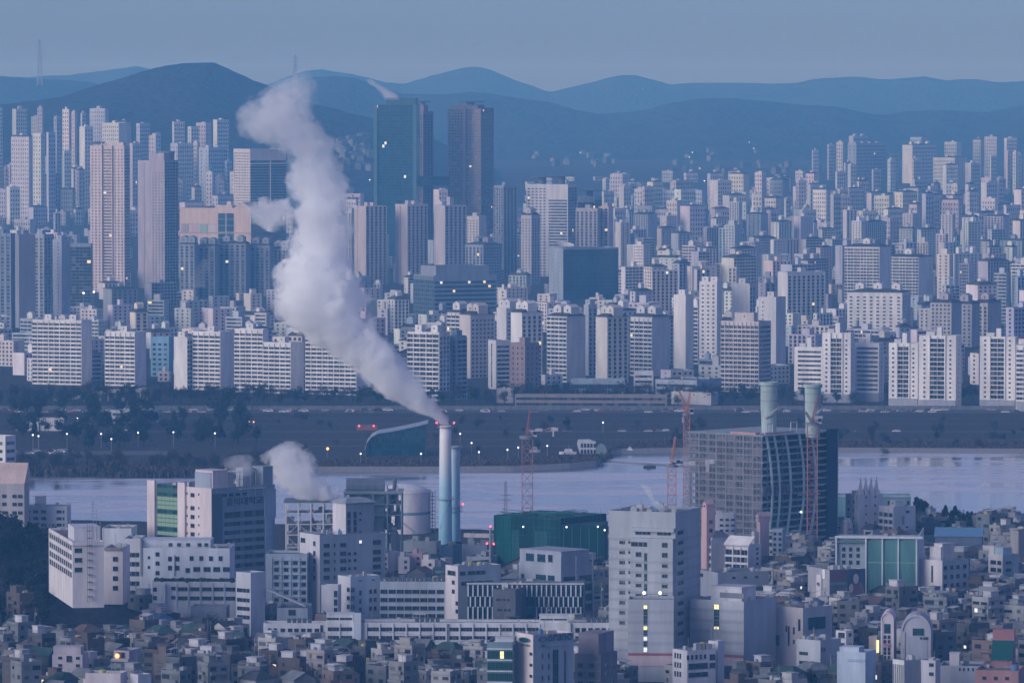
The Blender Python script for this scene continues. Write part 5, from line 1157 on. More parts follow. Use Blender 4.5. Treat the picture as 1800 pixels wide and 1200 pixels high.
b=near('shop_building','grey block with roof tanks and round black logo below the rosy stone block','shop building',1400,1442,1478,1125,1205,(.42,.45,.50),phi=.7); ring(b,'R',1437+9,1141,4,3.5,.4,.25,(.06,.07,.1)); b.clutter(12); rails(b)
for y in (1150,1166): b.winpx('L',1405,y-3,1420,y+3,'ribbon')
b.end()
b=near('shop_building','white banded shop block with rounded bay windows','shop building',1469,1487,1500,1108,1190,(.60,.61,.66),phi=.55); b.wins('L',[1479],[1116,1134,1152],11,9,'wide'); b.wins('R',[1494],[1116,1134],5,6,'one'); b.clutter(4); b.end()
b=near('low_rise_building','light blue plain stepped block in the lower right','low building',1471,1521,1539,1146,1225,(.46,.54,.66),phi=.35); panel(b,'L',1490,1521,1158,1162,.02,.3,'string_course',c=(.36,.44,.56)); onroof(b,1474,1508,1139,1,7,c=(.50,.57,.68)); b.end()
# arch fronted buildings
def arch_front(label, x0, x1, yt, yb, c, dep, holes):
    b=Bld('arch_building',label,'building',x0,x1,x1+(14 if holes else 3),yt+(x1-x0)*.45,yb,c,phi=.12,dep=dep,par=.0,fh=3.4)
    r=b.WL/2; n=14; g=MB(); z=b.H
    pts=[(r+r*math.cos(math.pi*i/n), z+r*1.15*math.sin(math.pi*i/n)) for i in range(n+1)]
    for (y0,z0),(y1,z1) in zip(pts,pts[1:]):
        g.quad((0,y0,z0),(0,y1,z1),(b.WR,y1,z1),(b.WR,y0,z0)); g.tri((0,r,z),(0,y0,z0),(0,y1,z1)); g.tri((b.WR,r,z),(b.WR,y1,z1),(b.WR,y0,z0))
        k=.86; g.quad((-.35,r+(y0-r),z+(z0-z)),(-.35,r+(y1-r),z+(z1-z)),(-.35,r+(y1-r)*k,z+(z1-z)*k),(-.35,r+(y0-r)*k,z+(z0-z)*k)); g.quad((-.35,y0,z0),(0,y0,z0),(0,y1,z1),(-.35,y1,z1))
    g.build('arch','plaster',b.root,c)
    for s_ in (0,1):
        g=MB(); y0=0 if s_==0 else b.WL-b.WL*.14; g.box(-.35,-.01,y0,y0+b.WL*.14,0,z); g.build('pilaster','plaster',b.root,c)
    return b
b=arch_front('tall narrow arch topped building with windows and signs inside the arch',1548,1571,1079,1196,(.62,.57,.61),16,True)
b.winpx('L',1554,1096,1565,1112,'teal'); 
for y in (1119,1127,1140,1147,1155,1168,1178): b.winpx('L',1553,y-3,1558,y+3,'two'); b.winpx('L',1560,y-3,1565,y+3,'two')
sign('학원',b,'L',1553,1566,1131,1136,c=(.45,.1,.2),d=.3); b.winpx('L',1550,1180,1556,1184,'litw',1.2); g=MB(); b.fbox(g,'R',0,b.WR,0,b.H,.01,.08); g.build('darkened_face','plaster',b.root,(.34,.34,.41)); b.end()  # right side coat carries painted shade
b=arch_front('wide grey arch building with recessed panel next to the tall narrow arch',1583,1636,1086,1200,(.40,.40,.47),14,False)
panel(b,'L',1595,1630,1118,1175,.02,.5,'panel',c=(.33,.36,.43)); b.winpx('L',1604,1104,1624,1116,'teal',.02); b.wins('L',[1619,1625,1629],[1121],4,4,'one',.5); b.end()
b=near('shop_building','beige block with bright yellow vertical light sign','shop building',1527,1541,1546,1118,1185,(.46,.42,.40),phi=.3,dep=8); g=MB(); b.fbox(g,'L',b.apx('L',1545),b.apx('L',1541.5),b.hpx(1146),b.hpx(1124),.05,.8); g.build('light_sign','lit_yellow',b.root); b.end()
b=near('church','small block with red gabled wall and green glazed roof','building',1741,1779,1785,1160,1215,(.36,.18,.19),phi=.2,dep=14,par=.1)
g=MB(); g.quad((-.3,0,b.H),(-.3,b.WL,b.H),(6,b.WL,b.H+6),(6,0,b.H+6)); g.build('glazed_roof','glass_green',b.root); g=MB(); g.box(6,10,0,b.WL,b.H-.2,b.H+9.5); g.build('wall_tower','plaster',b.root,(.36,.17,.18))
for i in range(6): b.fbox(b.trim,'L',b.WL*i/5.01,b.WL*i/5.01+.2,b.H-.3,b.H,.0,.4)
b.end()
b=near('low_rise_building','brick red low block at the lower right corner','low building',1714,1790,1800,1178,1250,(.34,.19,.20),phi=.2,dep=14); b.wins('L',[1730,1750,1770],[1192],7,6,'two'); b.clutter(4); b.end()
b=near('low_rise_building','grey walled hall with a row of arched slots in the lower right','low building',1651,1726,1735,1170,1225,(.36,.38,.44),phi=.15,dep=16); b.wins('L',[1687,1694,1702,1710],[1176],3,5,'one'); onroof(b,1668,1685,1150,2,7,c=(.56,.53,.56)); b.clutter(4); b.end()
b=near('shop_building','white block with vertical striped left front at the lower edge','shop building',1569,1589,1618,1160,1235,(.60,.60,.62),phi=.9); 
for i in range(6): b.fbox(b.trim,'L',b.WL*(i+.3)/6,b.WL*(i+.3)/6+.3,3,b.H-1.5,.01,.3)
g=MB(); b.fbox(g,'R',0,b.WR,0,b.H,.01,.08); g.build('darkened_face','plaster',b.root,(.32,.34,.41)); b.clutter(4); b.end(trim=(.25,.28,.3))  # right face coat darker than the front, as painted shade
b=near('low_rise_building','pale block with two dark square windows at the lower edge','low building',1619,1644,1653,1160,1235,(.50,.50,.56),phi=.35); b.wins('L',[1637],[1168,1184],8,6,'two'); b.clutter(3); b.end()
# pale front blocks at the bottom left
b=near('low_rise_building','rosy grey flat roofed block at the bottom edge','low building',150,212,224,1183,1250,(.56,.51,.56),phi=.2); b.clutter(4); b.end()
b=near('low_rise_building','light grey plain block at the bottom edge next to the rosy grey one','low building',229,243,266,1185,1250,(.54,.55,.60),phi=.9); b.end()
b=near('villa','rosy three storey villa with roof terrace and three windows','villa',92,145,152,1150,1200,(.48,.44,.50),phi=.12,dep=11,fh=3); b.wins('L',[106,137],[1156,1169],7,5,'two'); b.winpx('L',117,1152,127,1163,'cross'); onroof(b,92,140,1138,2,8,c=(.44,.40,.46)); b.clutter(4); b.end()
b=near('villa','pale villa with a glowing orange balcony lamp','villa',200,227,248,1143,1190,(.42,.40,.46),phi=.3,dep=11,fh=3)
g=MB(); g.ball((-1.0,b.apx('L',208),b.hpx(1152)),.8,0,8,5); g.build('balcony_lamp','lamp_orange',b.root); panel(b,'L',199,228,1157,1162,.3,1.8,'balcony',c=(.6,.6,.64)); b.winpx('L',205,1146,220,1156,'two'); b.end()
# ------------------------------------------------------------------ power plant, building site, cranes, steam
YC = ground(783, 985).y
# chimneys: white, painted light blue towards the foot
def chimney_paint(cname, ctop):
    m, nt, bs = nodes(cname); N = nt.nodes.new; L = nt.links.new
    tc = N('ShaderNodeTexCoord'); sp = N('ShaderNodeSeparateXYZ'); L(tc.outputs['Object'], sp.inputs[0])
    nz = N('ShaderNodeTexNoise'); nz.inputs['Scale'].default_value = 0.15; nz.inputs['Detail'].default_value = 4; L(tc.outputs['Object'], nz.inputs['Vector'])
    ma = N('ShaderNodeMath'); ma.operation = 'MULTIPLY_ADD'; ma.inputs[1].default_value = 8; L(nz.outputs['Fac'], ma.inputs[0]); L(sp.outputs['Z'], ma.inputs[2])
    mr = N('ShaderNodeMapRange'); mr.inputs['From Min'].default_value = 6; mr.inputs['From Max'].default_value = 52; L(ma.outputs[0], mr.inputs['Value'])
    cr = N('ShaderNodeValToRGB'); cr.color_ramp.elements[0].color = (.24,.48,.62,1); cr.color_ramp.elements[1].color = (*ctop,1); cr.color_ramp.elements[1].position = .92
    e = cr.color_ramp.elements.new(.6); e.color = (.34,.56,.68,1); L(mr.outputs[0], cr.inputs[0]); L(cr.outputs[0], bs.inputs['Base Color']); bs.inputs['Roughness'].default_value = .6
chimney_paint('chimney_paint',(.74,.72,.73)); chimney_paint('chimney_paint_blue',(.44,.52,.62))
def chimney(label, cx, wtop, wbot, ytop, ybase, lamps, leaf):
    p = ground(cx, ybase); s = F/depth(p); r0, r1 = wbot/s/2, wtop/s/2; H = at_y(cx, ytop, p.y).z
    root = empty('chimney', p, 0, label, 'chimney', 'chimneys of the power plant')
    g = MB(); prof = [(r0*1.12,0),(r0*1.12,1.5),(r0,1.6)]+[(r0+(r1-r0)*i/8, 1.6+(H-1.6)*i/8) for i in range(1,9)]+[(r1*.86,H),(r1*.84,H-2)]
    g.lathe(prof, 40, cap=False); g.build('shaft', 'chimney_paint' if leaf else 'chimney_paint_blue', root, smooth=True)
    for hz in ((H-.5) , (H*.44), (H*.40) if not leaf else H*.62):
        if hz == H*.62: continue
        rr = r0+(r1-r0)*hz/H; g = MB(); g.lathe([(rr,hz-.1),(rr+1.0,hz-.1),(rr+1.0,hz+.05),(rr,hz+.05)], 24, cap=False)
        for k in range(16):
            a=2*math.pi*k/16; g.bar(((rr+.95)*math.cos(a),(rr+.95)*math.sin(a),hz),((rr+.95)*math.cos(a),(rr+.95)*math.sin(a),hz+1.1),.06)
        g.lathe([(rr+.98,hz+1.05),(rr+1.02,hz+1.05),(rr+1.02,hz+1.12),(rr+.98,hz+1.12)],24,cap=False); plat = g.build('platform', 'steel', root, (.25,.3,.36))
    for (hx, hz) in lamps:
        g = MB(); g.ball((hx*(r1+1.25),-.4,hz),.42,0,10,6); g.build('warning_lamp', 'lamp_red', plat)
    if leaf:
        g = MB(); n=14
        for i in range(n):
            t0,t1=i/n,(i+1)/n
            def ed(t,sg):
                z=H*.205+H*.235*t; a=-math.pi/2+(-.95+1.9*t)+sg*.42*math.sin(math.pi*t)*(1 if sg>0 else .25); rr=r0+(r1-r0)*z/H+.04
                return (rr*math.cos(a),rr*math.sin(a),z)
            g.quad(ed(t0,-1),ed(t0,1),ed(t1,1),ed(t1,-1))
        g.build('painted_leaf','steel',root,(.05,.20,.33))
    g = MB(); 
    for k in range(int(H/1.2)):
        z=1+k*1.2; rr=r0+(r1-r0)*z/H+.25; g.box(rr*.72-.25,rr*.72+.25,-rr*.72-.03,-rr*.72+.03,z,z+.06)
    g.build('ladder','steel',root,(.3,.33,.38),stuff=True)
    return p, H, r1
pch, HC, RC = chimney('tall white chimney with painted blue leaf, steaming at its red lit top',783,20,25,748,978,[(-1,57.0),(1,57.0)],True)
chimney('shorter pale blue chimney touching the steaming one',800,17,19,784,975,[(-1.0,21.5),(1.0,21.8)],False)
b=near('plant_building','blue grey block round the foot of both chimneys','plant building',775,796,812,958,992,(.18,.28,.38),phi=.5); b.clutter(2); b.end()
for (nm,lab,xl,xc,xr,yt,yb,c) in (('plant_building','long low grey plant hall left of the chimneys',704,767,775,951,986,(.36,.40,.46)),('plant_building','low blue grey plant hall right of the chimneys',808,856,868,957,988,(.34,.38,.46)),('plant_building','dark plant block under the white storage tank',640,690,702,940,985,(.25,.31,.37)),('wall','low pale boundary wall along the river behind the plant',815,866,868,938,945,(.45,.42,.46)),
   ('house','small white house with water tank, beside the power plant',668,682,702,972,1006,(.66,.63,.66)),('house','pink two storey house near the chimney foot',722,742,752,972,1006,(.58,.42,.46)),('house','pale house with roof room between pink house and chimneys',741,764,771,983,1016,(.66,.62,.64)),('house','grey barred window house left of the pink house',700,720,724,978,1008,(.48,.47,.53)),('plant_building','pale low roofed depot with white stacks right of the chimneys',820,862,876,978,1002,(.42,.45,.51))):
    b=near('boundary_wall' if nm=='wall' else nm,lab,{'wall':'wall','house':'house'}.get(nm,'plant building'),xl,xc,xr,yt,yb,c,phi=.3,fh=3.0,dep=.4 if nm=='wall' else None)
    if nm=='house': b.wins('L',[(xl*.35+xc*.65)],[yt+9,yt+19],5,5,'two'); onroof(b,xl+2,(xl+xc)/2,yt-7,.5,3)
    elif nm!='wall': b.face('R','grid',bay=5); b.clutter(7,3)
    b.end()
# storage tank
p=ground(710,935); s=F/depth(p); r=46.5/s; h=(935-864)/s
root=empty('storage_tank',p,0,'large white oil tank with blue band and domed roof by the river','storage tank')
g=MB(); g.lathe([(r,0),(r,h)],48,cap=False); g.build('shell','plaster',root,(.80,.76,.78),smooth=True)
g=MB(); g.lathe([(r+.25,h),(r+.25,h+.3),(r*.8,h+1.9),(r*.45,h+3.3),(r*.05,h+3.9)],48); g.build('roof','plaster',root,(.72,.70,.74),smooth=True)
g=MB(); g.lathe([(r+.05,h*.46),(r+.05,h*.53)],48,cap=False); g.build('painted_band','steel',root,(.20,.34,.48))
g=MB()
for k in range(48):
    a=2*math.pi*k/48; a2=2*math.pi*(k+1)/48; q=(r*math.cos(a),r*math.sin(a),h+.3); q2=(r*math.cos(a2),r*math.sin(a2),h+1.4); g.bar(q,(q[0],q[1],h+1.4),.08); g.bar((q[0],q[1],h+1.4),q2,.08)
for k in range(60):
    a=-2.9+k*.03; z=h*(1-k/60); g.box((r+.4)*math.cos(a)-.3,(r+.4)*math.cos(a)+.3,(r+.4)*math.sin(a)-.3,(r+.4)*math.sin(a)+.3,z,z+.12)
g.build('railing','steel',root,(.4,.4,.44),stuff=True)
g=MB(); 
for i in range(11): z0=h*i/11; z1=h*(i+1)/11; sgn=1 if i%2 else -1; g.bar((r+1,-3-1.6*sgn,z0),(r+1,-3+1.6*sgn,z1),.35); g.box(r+.3,r+2.2,-5,-1,z1-.1,z1)
for q in (-5,-1): g.bar((r+2.2,q,0),(r+2.2,q,h+1),.2); g.bar((r+.3,q,0),(r+.3,q,h+1),.2)
g.build('stair','steel',root,(.18,.20,.25))
# boiler house frames
def frame(name,label,cat,xl,xr,ylev,yb,dep,nb,c,deep=3,inner=True):
    p=ground(xr,yb); s=F/depth(p); root=empty(name,p,math.pi,label,cat); W=(xr-xl)/s; z=[at_y(xr,y,p.y).z for y in ylev]
    xs=[W*i/nb for i in range(nb+1)]; ysd=[-dep*i/deep for i in range(deep+1)]
    for x in xs:
        for y in (ysd[0],ysd[-1]):
            g=MB(); g.bar((x,y,0),(x,y,z[0]),.55); g.build('column','steel',root,c)
    g=MB()
    for zz in z:
        for y in (ysd[0],ysd[-1]): g.bar((0,y,zz),(W,y,zz),.45)
        for x in xs: g.bar((x,0,zz),(x,-dep,zz),.35)
    g.build('beam','steel',root,c,stuff=True)
    g=MB()
    for i in range(nb):
        for z0,z1 in zip(z[1:],z):
            if rnd.random()<.5: g.bar((xs[i],0,z0),(xs[i+1],0,z1),.2)
            else: g.bar((xs[i+1],0,z0),(xs[i],0,z1),.2)
    g.build('bracing','steel',root,c,stuff=True)
    if inner:
        for k in range(26):
            g=MB(); x=rnd.uniform(1,W-2); y=-rnd.uniform(1,dep-1); zz=rnd.uniform(2,z[0]-4); r_=rnd.uniform(.5,1.6)
            if rnd.random()<.5: g.lathe([(r_,zz),(r_,zz+rnd.uniform(3,9)),(r_*.4,zz+9.5)],12,x,y); g.build('pipe','steel',root,rnd.choice([(.5,.5,.54),(.3,.33,.37),(.16,.18,.22)]))
            else: w=rnd.uniform(1.5,5); g.box(x,min(W,x+w),y-1.5,y+1,zz,zz+rnd.uniform(1.5,4)); g.build('duct','steel',root,rnd.choice([(.42,.42,.46),(.24,.27,.32),(.14,.15,.18),(.35,.3,.3)]))
        for zz in z[1:]:
            g=MB(); g.box(.2,W-.2,-dep+.2,-.2,zz-.15,zz); g.build('platform','steel',root,(.22,.24,.28))
    return root,W,z
fr,W,z=frame('boiler_frame','white open steel frame packed with ducts and pipes under a steam cloud','boiler house',503,612,(884,902,921,940,962),1012,18,5,(.58,.59,.63))
g=MB(); g.box(-1,W+1,-19,.5,z[0]+.3,z[0]+.8); g.build('roof','steel',fr,(.10,.12,.15))
fr,W,z=frame('boiler_frame','grey green braced steel frame with roof drum beside the white tank','boiler house',606,706,(868,886,905,930),1000,20,4,(.22,.30,.33))
g=MB(); g.box(-.5,W+.5,-20.5,.5,z[0]+.2,z[0]+.9); g.build('roof','steel',fr,(.30,.36,.40))
g=MB(); a=Vector((W*.30,-8,z[0]+2.6)); c2=Vector((W*.98,-8,z[0]+2.6)); g.bar(a,c2,5.0,n=14); g.build('drum','steel',fr,(.16,.19,.24))
g=MB(); g.box(W*.3,W*.92,-19,-1.5,4,z[0]-.5); g.build('boiler','concrete',fr,(.17,.23,.27))
# lattice towers
def lattice(g,w,h,step,t,x=0,y=0,z=0,w2=None):
    w2=w if w2 is None else w2; n=max(1,int(h/step))
    def P(i,k): 
        ww=(w+(w2-w)*i/n)/2; return (x+ww*(1,1,-1,-1)[k],y+ww*(1,-1,-1,1)[k],z+h*i/n)
    for i in range(n):
        for k in range(4):
            g.bar(P(i,k),P(i+1,k),t); a,b_=P(i,k),P(i+1,(k+1)%4); g.bar(a,b_,t*.7); g.bar(P(i+1,k),P(i+1,(k+1)%4),t*.6)
def crane(label,cx,Y,ybase_z,ytop,w,c,jib,counter,cab=True,foot=True):
    """mast top at photo row ytop; jib = list of (px,py) ends; counter = list of rows of ballast (px0,px1,py0,py1)"""
    p=at_y(cx,ytop,Y); root=empty('tower_crane',(p.x,Y,ybase_z),0,label,'crane','tower cranes of the building sites'); h=p.z-ybase_z; s=F/Y
    g=MB(); lattice(g,w,h,w*1.1,.28); g.build('mast','steel',root,c)
    if foot: g=MB(); g.box(-w*.75,w*.75,-w*.75,w*.75,0,2.6); g.build('foot','concrete',root,(.14,.14,.18))
    g=MB(); g.lathe([(w*.75,h-.6),(w*.75,h+.6)],14); g.build('slewing_ring','steel',root,(.2,.2,.24))
    g=MB(); g.box(w*.5,w*.5+1.8,-1.6,.4,h+.2,h+2.6,0); g.box(w*.5+.1,w*.5+1.7,-1.63,-1.60,h+1.0,h+2.4,1); g.build('cab',('steel','glass'),root,(.5,.5,.54))
    for (jx,jy,dy) in jib:
        q=at_y(jx,jy,Y+dy); e=Vector((q.x-p.x,dy,q.z-ybase_z)); a=Vector((0,0,h+.6)); g=MB(); d=e-a; nn=max(4,int(d.length/2)); u=Vector((.7,0,0)); v=Vector((0,.5,.9))
        pts=[[a+d*i/nn+o*(1-.6*i/nn) for o in (u,-u,v)] for i in range(nn+1)]
        for i in range(nn):
            for k in range(3): g.bar(pts[i][k],pts[i+1][k],.22); g.bar(pts[i][k],pts[i+1][(k+1)%3],.14)
        g.build('jib','steel',root,c)
    for (x0,x1,y0,y1) in counter:
        a=at_y(x0,y1,Y); b_=at_y(x1,y0,Y); g=MB(); g.box(a.x-p.x,b_.x-p.x,-.9,.9,a.z-ybase_z,b_.z-ybase_z); g.build('ballast','concrete',root,(.50,.49,.53))
        g=MB(); g.bar((0,0,h+1.0),((a.x+b_.x)/2-p.x,0,max(a.z,b_.z)-ybase_z+.2),.45); g.build('counter_jib','steel',root,(.3,.22,.24))
    return root
YG=ground(960,1000).y
RED=(.34,.15,.14); ORG=(.50,.22,.13)
crane('red lattice crane rising behind the green netted site','927' and 927,YG+12,0,768,4.4,RED,[(932,716,26)],[(941,954,753,758),(969,981,751,757),(971,974,757,767)])
crane('orange topped crane behind the large tiled tower',1181,2330,0,818,3.4,ORG,[(1187,768,14)],[(1200,1222,810,817),(1240,1256,807,815),(1241,1246,815,829)])
YS=ground(1340,972).y
crane('dark red crane standing against the steel framed corner of the tower under construction',1428,YS-8,0,745,4.2,RED,[(1440,688,20),(1417,725,-8)],[(1432,1446,731,737)])
crane('small orange crane with twin raised booms beyond the scaffolding',1207,YS+70,0,728,2.6,ORG,[(1194,687,10),(1213,690,6)],[(1199,1203,733,742)])
p=ground(889,960); root=empty('lattice_mast',p,0,'slim dark lattice mast behind the green netted site','mast'); g=MB(); lattice(g,1.6,at_y(889,846,p.y).z,2,.2,w2=.9); g.build('frame','steel',root,(.22,.2,.26)); 
for q in (870,878): g=MB(); zz=at_y(889,q,p.y).z; g.bar((-2.6,0,zz),(2.6,0,zz),.25); g.build('crossarm','steel',root,(.24,.22,.27))
p=ground(862,1010); root=empty('warning_mast',p,0,'thin mast with red lamps right of the chimneys','mast'); h=at_y(862,926,p.y).z; g=MB(); g.bar((0,0,0),(0,0,h),.7,n=8); g.bar((-1.6,0,h*.68),(1.6,0,h*.68),.2); g.build('pole','steel',root,(.3,.32,.37))
for (x,zz) in ((0,h+.3),(-1.4,h*.66),(1.4,h*.65)): g=MB(); g.ball((x,-.4,zz),.42,0,8,5); g.build('warning_lamp','lamp_red',root)
# green netted site
NET=(.005,.055,.062)
b=Bld('netted_building','wide building wrapped in dark green construction net below the red crane','building site',868,985,1066,911,1005,NET,phi=.62,mat='fabric_net',par=.2,fh=3.6)
for i in range(int(b.WL/2.6)+1): a=min(b.WL-.05,i*2.6); g=b.trim; g.bar((-.25,a,0),(-.25,a,b.H+1.2+(i%3)*.4),.10)
for j in range(int(b.H/3.6)+1): b.trim.bar((-.25,0,j*3.6),(-.25,b.WL,j*3.6),.10)
for i in range(int(b.WR/2.6)+1): a=min(b.WR-.05,i*2.6); b.trim.bar((a,-.25,0),(a,-.25,b.H+1.0+(i%4)*.5),.10)
for i in range(18): b.trim.bar((rnd.uniform(0,b.WR),rnd.uniform(0,b.WL),b.H-.3),(rnd.uniform(0,b.WR),rnd.uniform(0,b.WL),b.H+rnd.uniform(.4,2.2)),.25)
panel(b,'L',873,899,911,1003,.02,.12,'net_panel','fabric_net',(.008,.12,.11)); panel(b,'L',900,912,935,990,.02,.1,'net_panel','fabric_net',(.03,.12,.13)); panel(b,'L',940,962,935,985,.02,.1,'net_panel','fabric_net',(.028,.11,.12))
b.end(trim=(.04,.20,.18),roofc=(.03,.075,.08))
b=Bld('netted_building','lower sloping wing of the green netted site next to the tiled tower','building site',985,1063,1068,922,1006,NET,phi=.08,dep=20,mat='fabric_net',par=.2)
for q in (990,1005,1020,1035,1050): panel(b,'L',q,q+1,926,1003,.05,.15,'scaffold_pole','steel',(.05,.2,.19))
for (q,y) in ((996,926),(1051,925),(1063,931),(920,926)): 
    g=MB(); g.ball((-.6,b.apx('L',q),b.hpx(y)),.35,0,8,5); g.build('work_lamp','lamp_white',b.root)
b.end(roofc=(.03,.075,.08))
# the tower under construction
CON=(.34,.32,.36)
b=Bld('unfinished_tower','tall unfinished tower, scaffolded concrete floors left and curved steel frame right','building site',1207,1338,1470,765,975,CON,phi=.74,mat='concrete',fh=3.6,par=.3)
W,Rw,H=b.WL,b.WR,b.H; nf=18; fh=H/nf
b.wall=MB(); b.roof=MB()
g=MB(); g.box(3.5,Rw-1.5,3.5,W-2,0,H-1); g.build('dark_interior','concrete',b.root,(.05,.055,.07))  # near-black box, its colour painted for the shade inside the open floors
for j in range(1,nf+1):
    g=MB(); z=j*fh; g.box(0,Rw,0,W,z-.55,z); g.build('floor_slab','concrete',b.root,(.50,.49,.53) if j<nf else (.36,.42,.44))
g=MB(); n=int(W/1.9)
for i in range(n+1): a=W*i/n; g.bar((-1.0,a,0),(-1.0,a,H+.5),.14); g.bar((-.3,a,0),(-.3,a,H),.14)
for j in range(nf*3): z=j*fh/3; g.bar((-1.0,0,z),(-1.0,W,z),.12); g.box(-.95,-.3,0,W,z+.05,z+.14) if j%3==0 else None
for i in range(0,n-3,4):
    for j in range(0,nf,2): g.bar((-1.05,W*i/n,j*fh),(-1.05,W*(i+4)/n,(j+2)*fh),.1)
g.build('scaffold','steel',b.root,(.34,.34,.38),stuff=True)
g=MB()
for i in range(int(W/5)+1): a=min(W-.4,i*5.0+.4); g.box(.4,1.1,a-.35,a+.35,0,H)
g.build('concrete_column','concrete',b.root,(.33,.32,.36),stuff=True)
for j in range(nf):      # half finished infill walls behind the scaffold
    for i in range(int(W/5)):
        if rnd.random()<.3: g=MB(); g.box(.6,.8,i*5+.8,i*5+5,j*fh,j*fh+fh*rnd.uniform(.35,.9)); g.build('infill_wall','concrete',b.root,(.22,.21,.25))
def curve_col(a_top,a_mid,a_bot,w=.8):
    g=MB(); pts=[]
    for i in range(13):
        t=i/12; a=(1-t)**2*a_bot+2*t*(1-t)*a_mid+t*t*a_top; pts.append((a,-.5-.8*math.sin(math.pi*t),H*t))
    for p_,q_ in zip(pts,pts[1:]): g.bar(p_,q_,w)
    g.build('curved_column','steel',b.root,(.48,.62,.66))
for q in (.05,.15,.30,.48,.64): curve_col(Rw*q,Rw*(q+.13),Rw*q*.9)
g=MB()
for j in range(nf):
    for i in range(3):
        a0,a1=Rw*(.04+i*.09),Rw*(.04+(i+1)*.09)
        if (i+j)%2: g.bar((a0,-.15,j*fh),(a1,-.15,(j+1)*fh-.5),.22)
        else: g.bar((a1,-.15,j*fh),(a0,-.15,(j+1)*fh-.5),.22)
for i in range(4): g.bar((Rw*(.08+i*.2),-.1,0),(Rw*(.08+i*.2),-.1,H),.25)
g.build('bracing','steel',b.root,(.17,.24,.28),stuff=True)
for j in range(2,nf+1,2): panel_z=j*fh; g=MB(); g.box(-.2,Rw*.80,-1.1,-.02,panel_z-.6,panel_z-.15); g.build('edge_beam','steel',b.root,(.30,.42,.46) if j%2==0 else (.22,.30,.35))
g=MB(); g.box(Rw*.86,Rw+.3,-.6,-.1,0,H+.6); g.box(Rw+.05,Rw+.3,-.1,W*.9,0,H+.6); g.build('dust_net','fabric_net',b.root,(.035,.06,.10))
for i in range(40): 
    g=b.trim; z=H*(i+.5)/40; g.box(Rw+.0,Rw+.5,-.75,-.6,z-.3,z+.3)
g=MB(); b.fbox(g,'R',-.2,b.apx('R',1392),b.hpx(872),b.hpx(854),.9,1.2); g.build('banner','plaster',b.root,(.22,.20,.27)); sign('ANU',b,'R',1338,1390,856,869,c=(.07,.07,.12),d=1.3)
g=MB(); g.bar((Rw*.45,-1.5,b.hpx(874)),(Rw*.74,-1.5,b.hpx(875)),.7); g.build('red_beam','steel',b.root,(.55,.28,.32))
g=MB(); g.box(2,5,Rw*.1,Rw*.1+14,H,H+.8); g.box(Rw*.08,Rw*.45,1.2,2.0,H+.2,H+.9); g.build('red_beam','steel',b.root,(.55,.27,.30))
for q in (.14,.46): 
    g=MB(); x=Rw*q
    for e in (0,4): g.bar((x+e,3,H),(x+e,3,H+4.5),.35)
    g.bar((x,3,H+4.5),(x+4,3,H+4.5),.35); g.build('roof_portal','steel',b.root,(.55,.55,.58))
g=MB(); g.ball((Rw*.5,-1,b.hpx(905)),.45,0,8,5); g.build('work_lamp','lamp_white',b.root)
def core(cx,ytop,wid,spiral,taper=1.0):
    q=at_y(cx,ytop,YS+20); s=F/(YS+20); rr=wid/s/2; x=q.x-b.p.x; y=20.0
    lx=x*b.dR.x+y*b.dR.y; ly=x*b.dL.x+y*b.dL.y; g=MB(); zt=q.z
    g.lathe([(rr*.9,H-2),(rr*.92,H+(zt-H)*.3),(rr,H+(zt-H)*.55),(rr*1.02,zt-1.6),(rr*1.2,zt-1.4),(rr*1.2,zt),(rr,zt),(rr*.96,zt-2)],28,lx,ly,cap=False); core_o=g.build('concrete_core','concrete',b.root,(.40,.50,.48),smooth=False)
    g=MB(); n=20
    for i in range(n):
        a0=-2.9+i*.17; a1=a0+.17; z0=H+(zt-H)*(.30+.018*i); z1=H+(zt-H)*(.30+.018*(i+1)); k=rr*1.08
        g.bar((lx+k*math.cos(a0),ly+k*math.sin(a0),z0),(lx+k*math.cos(a1),ly+k*math.sin(a1),z1),.9)
    g.build('spiral_walkway','steel',core_o,(.42,.46,.48))
    g=MB(); g.lathe([(rr*1.01,H+(zt-H)*.62),(rr*1.01,H+(zt-H)*.64)],28,lx,ly,cap=False); g.lathe([(rr*1.015,H+(zt-H)*.80),(rr*1.015,H+(zt-H)*.815)],28,lx,ly,cap=False); g.build('formwork_band','steel',core_o,(.25,.32,.32))
core(1350,669,29,True); core(1427,673,28,True)
b.end(trim=(.55,.57,.62)); FOOT[-1]=FOOT[-1]
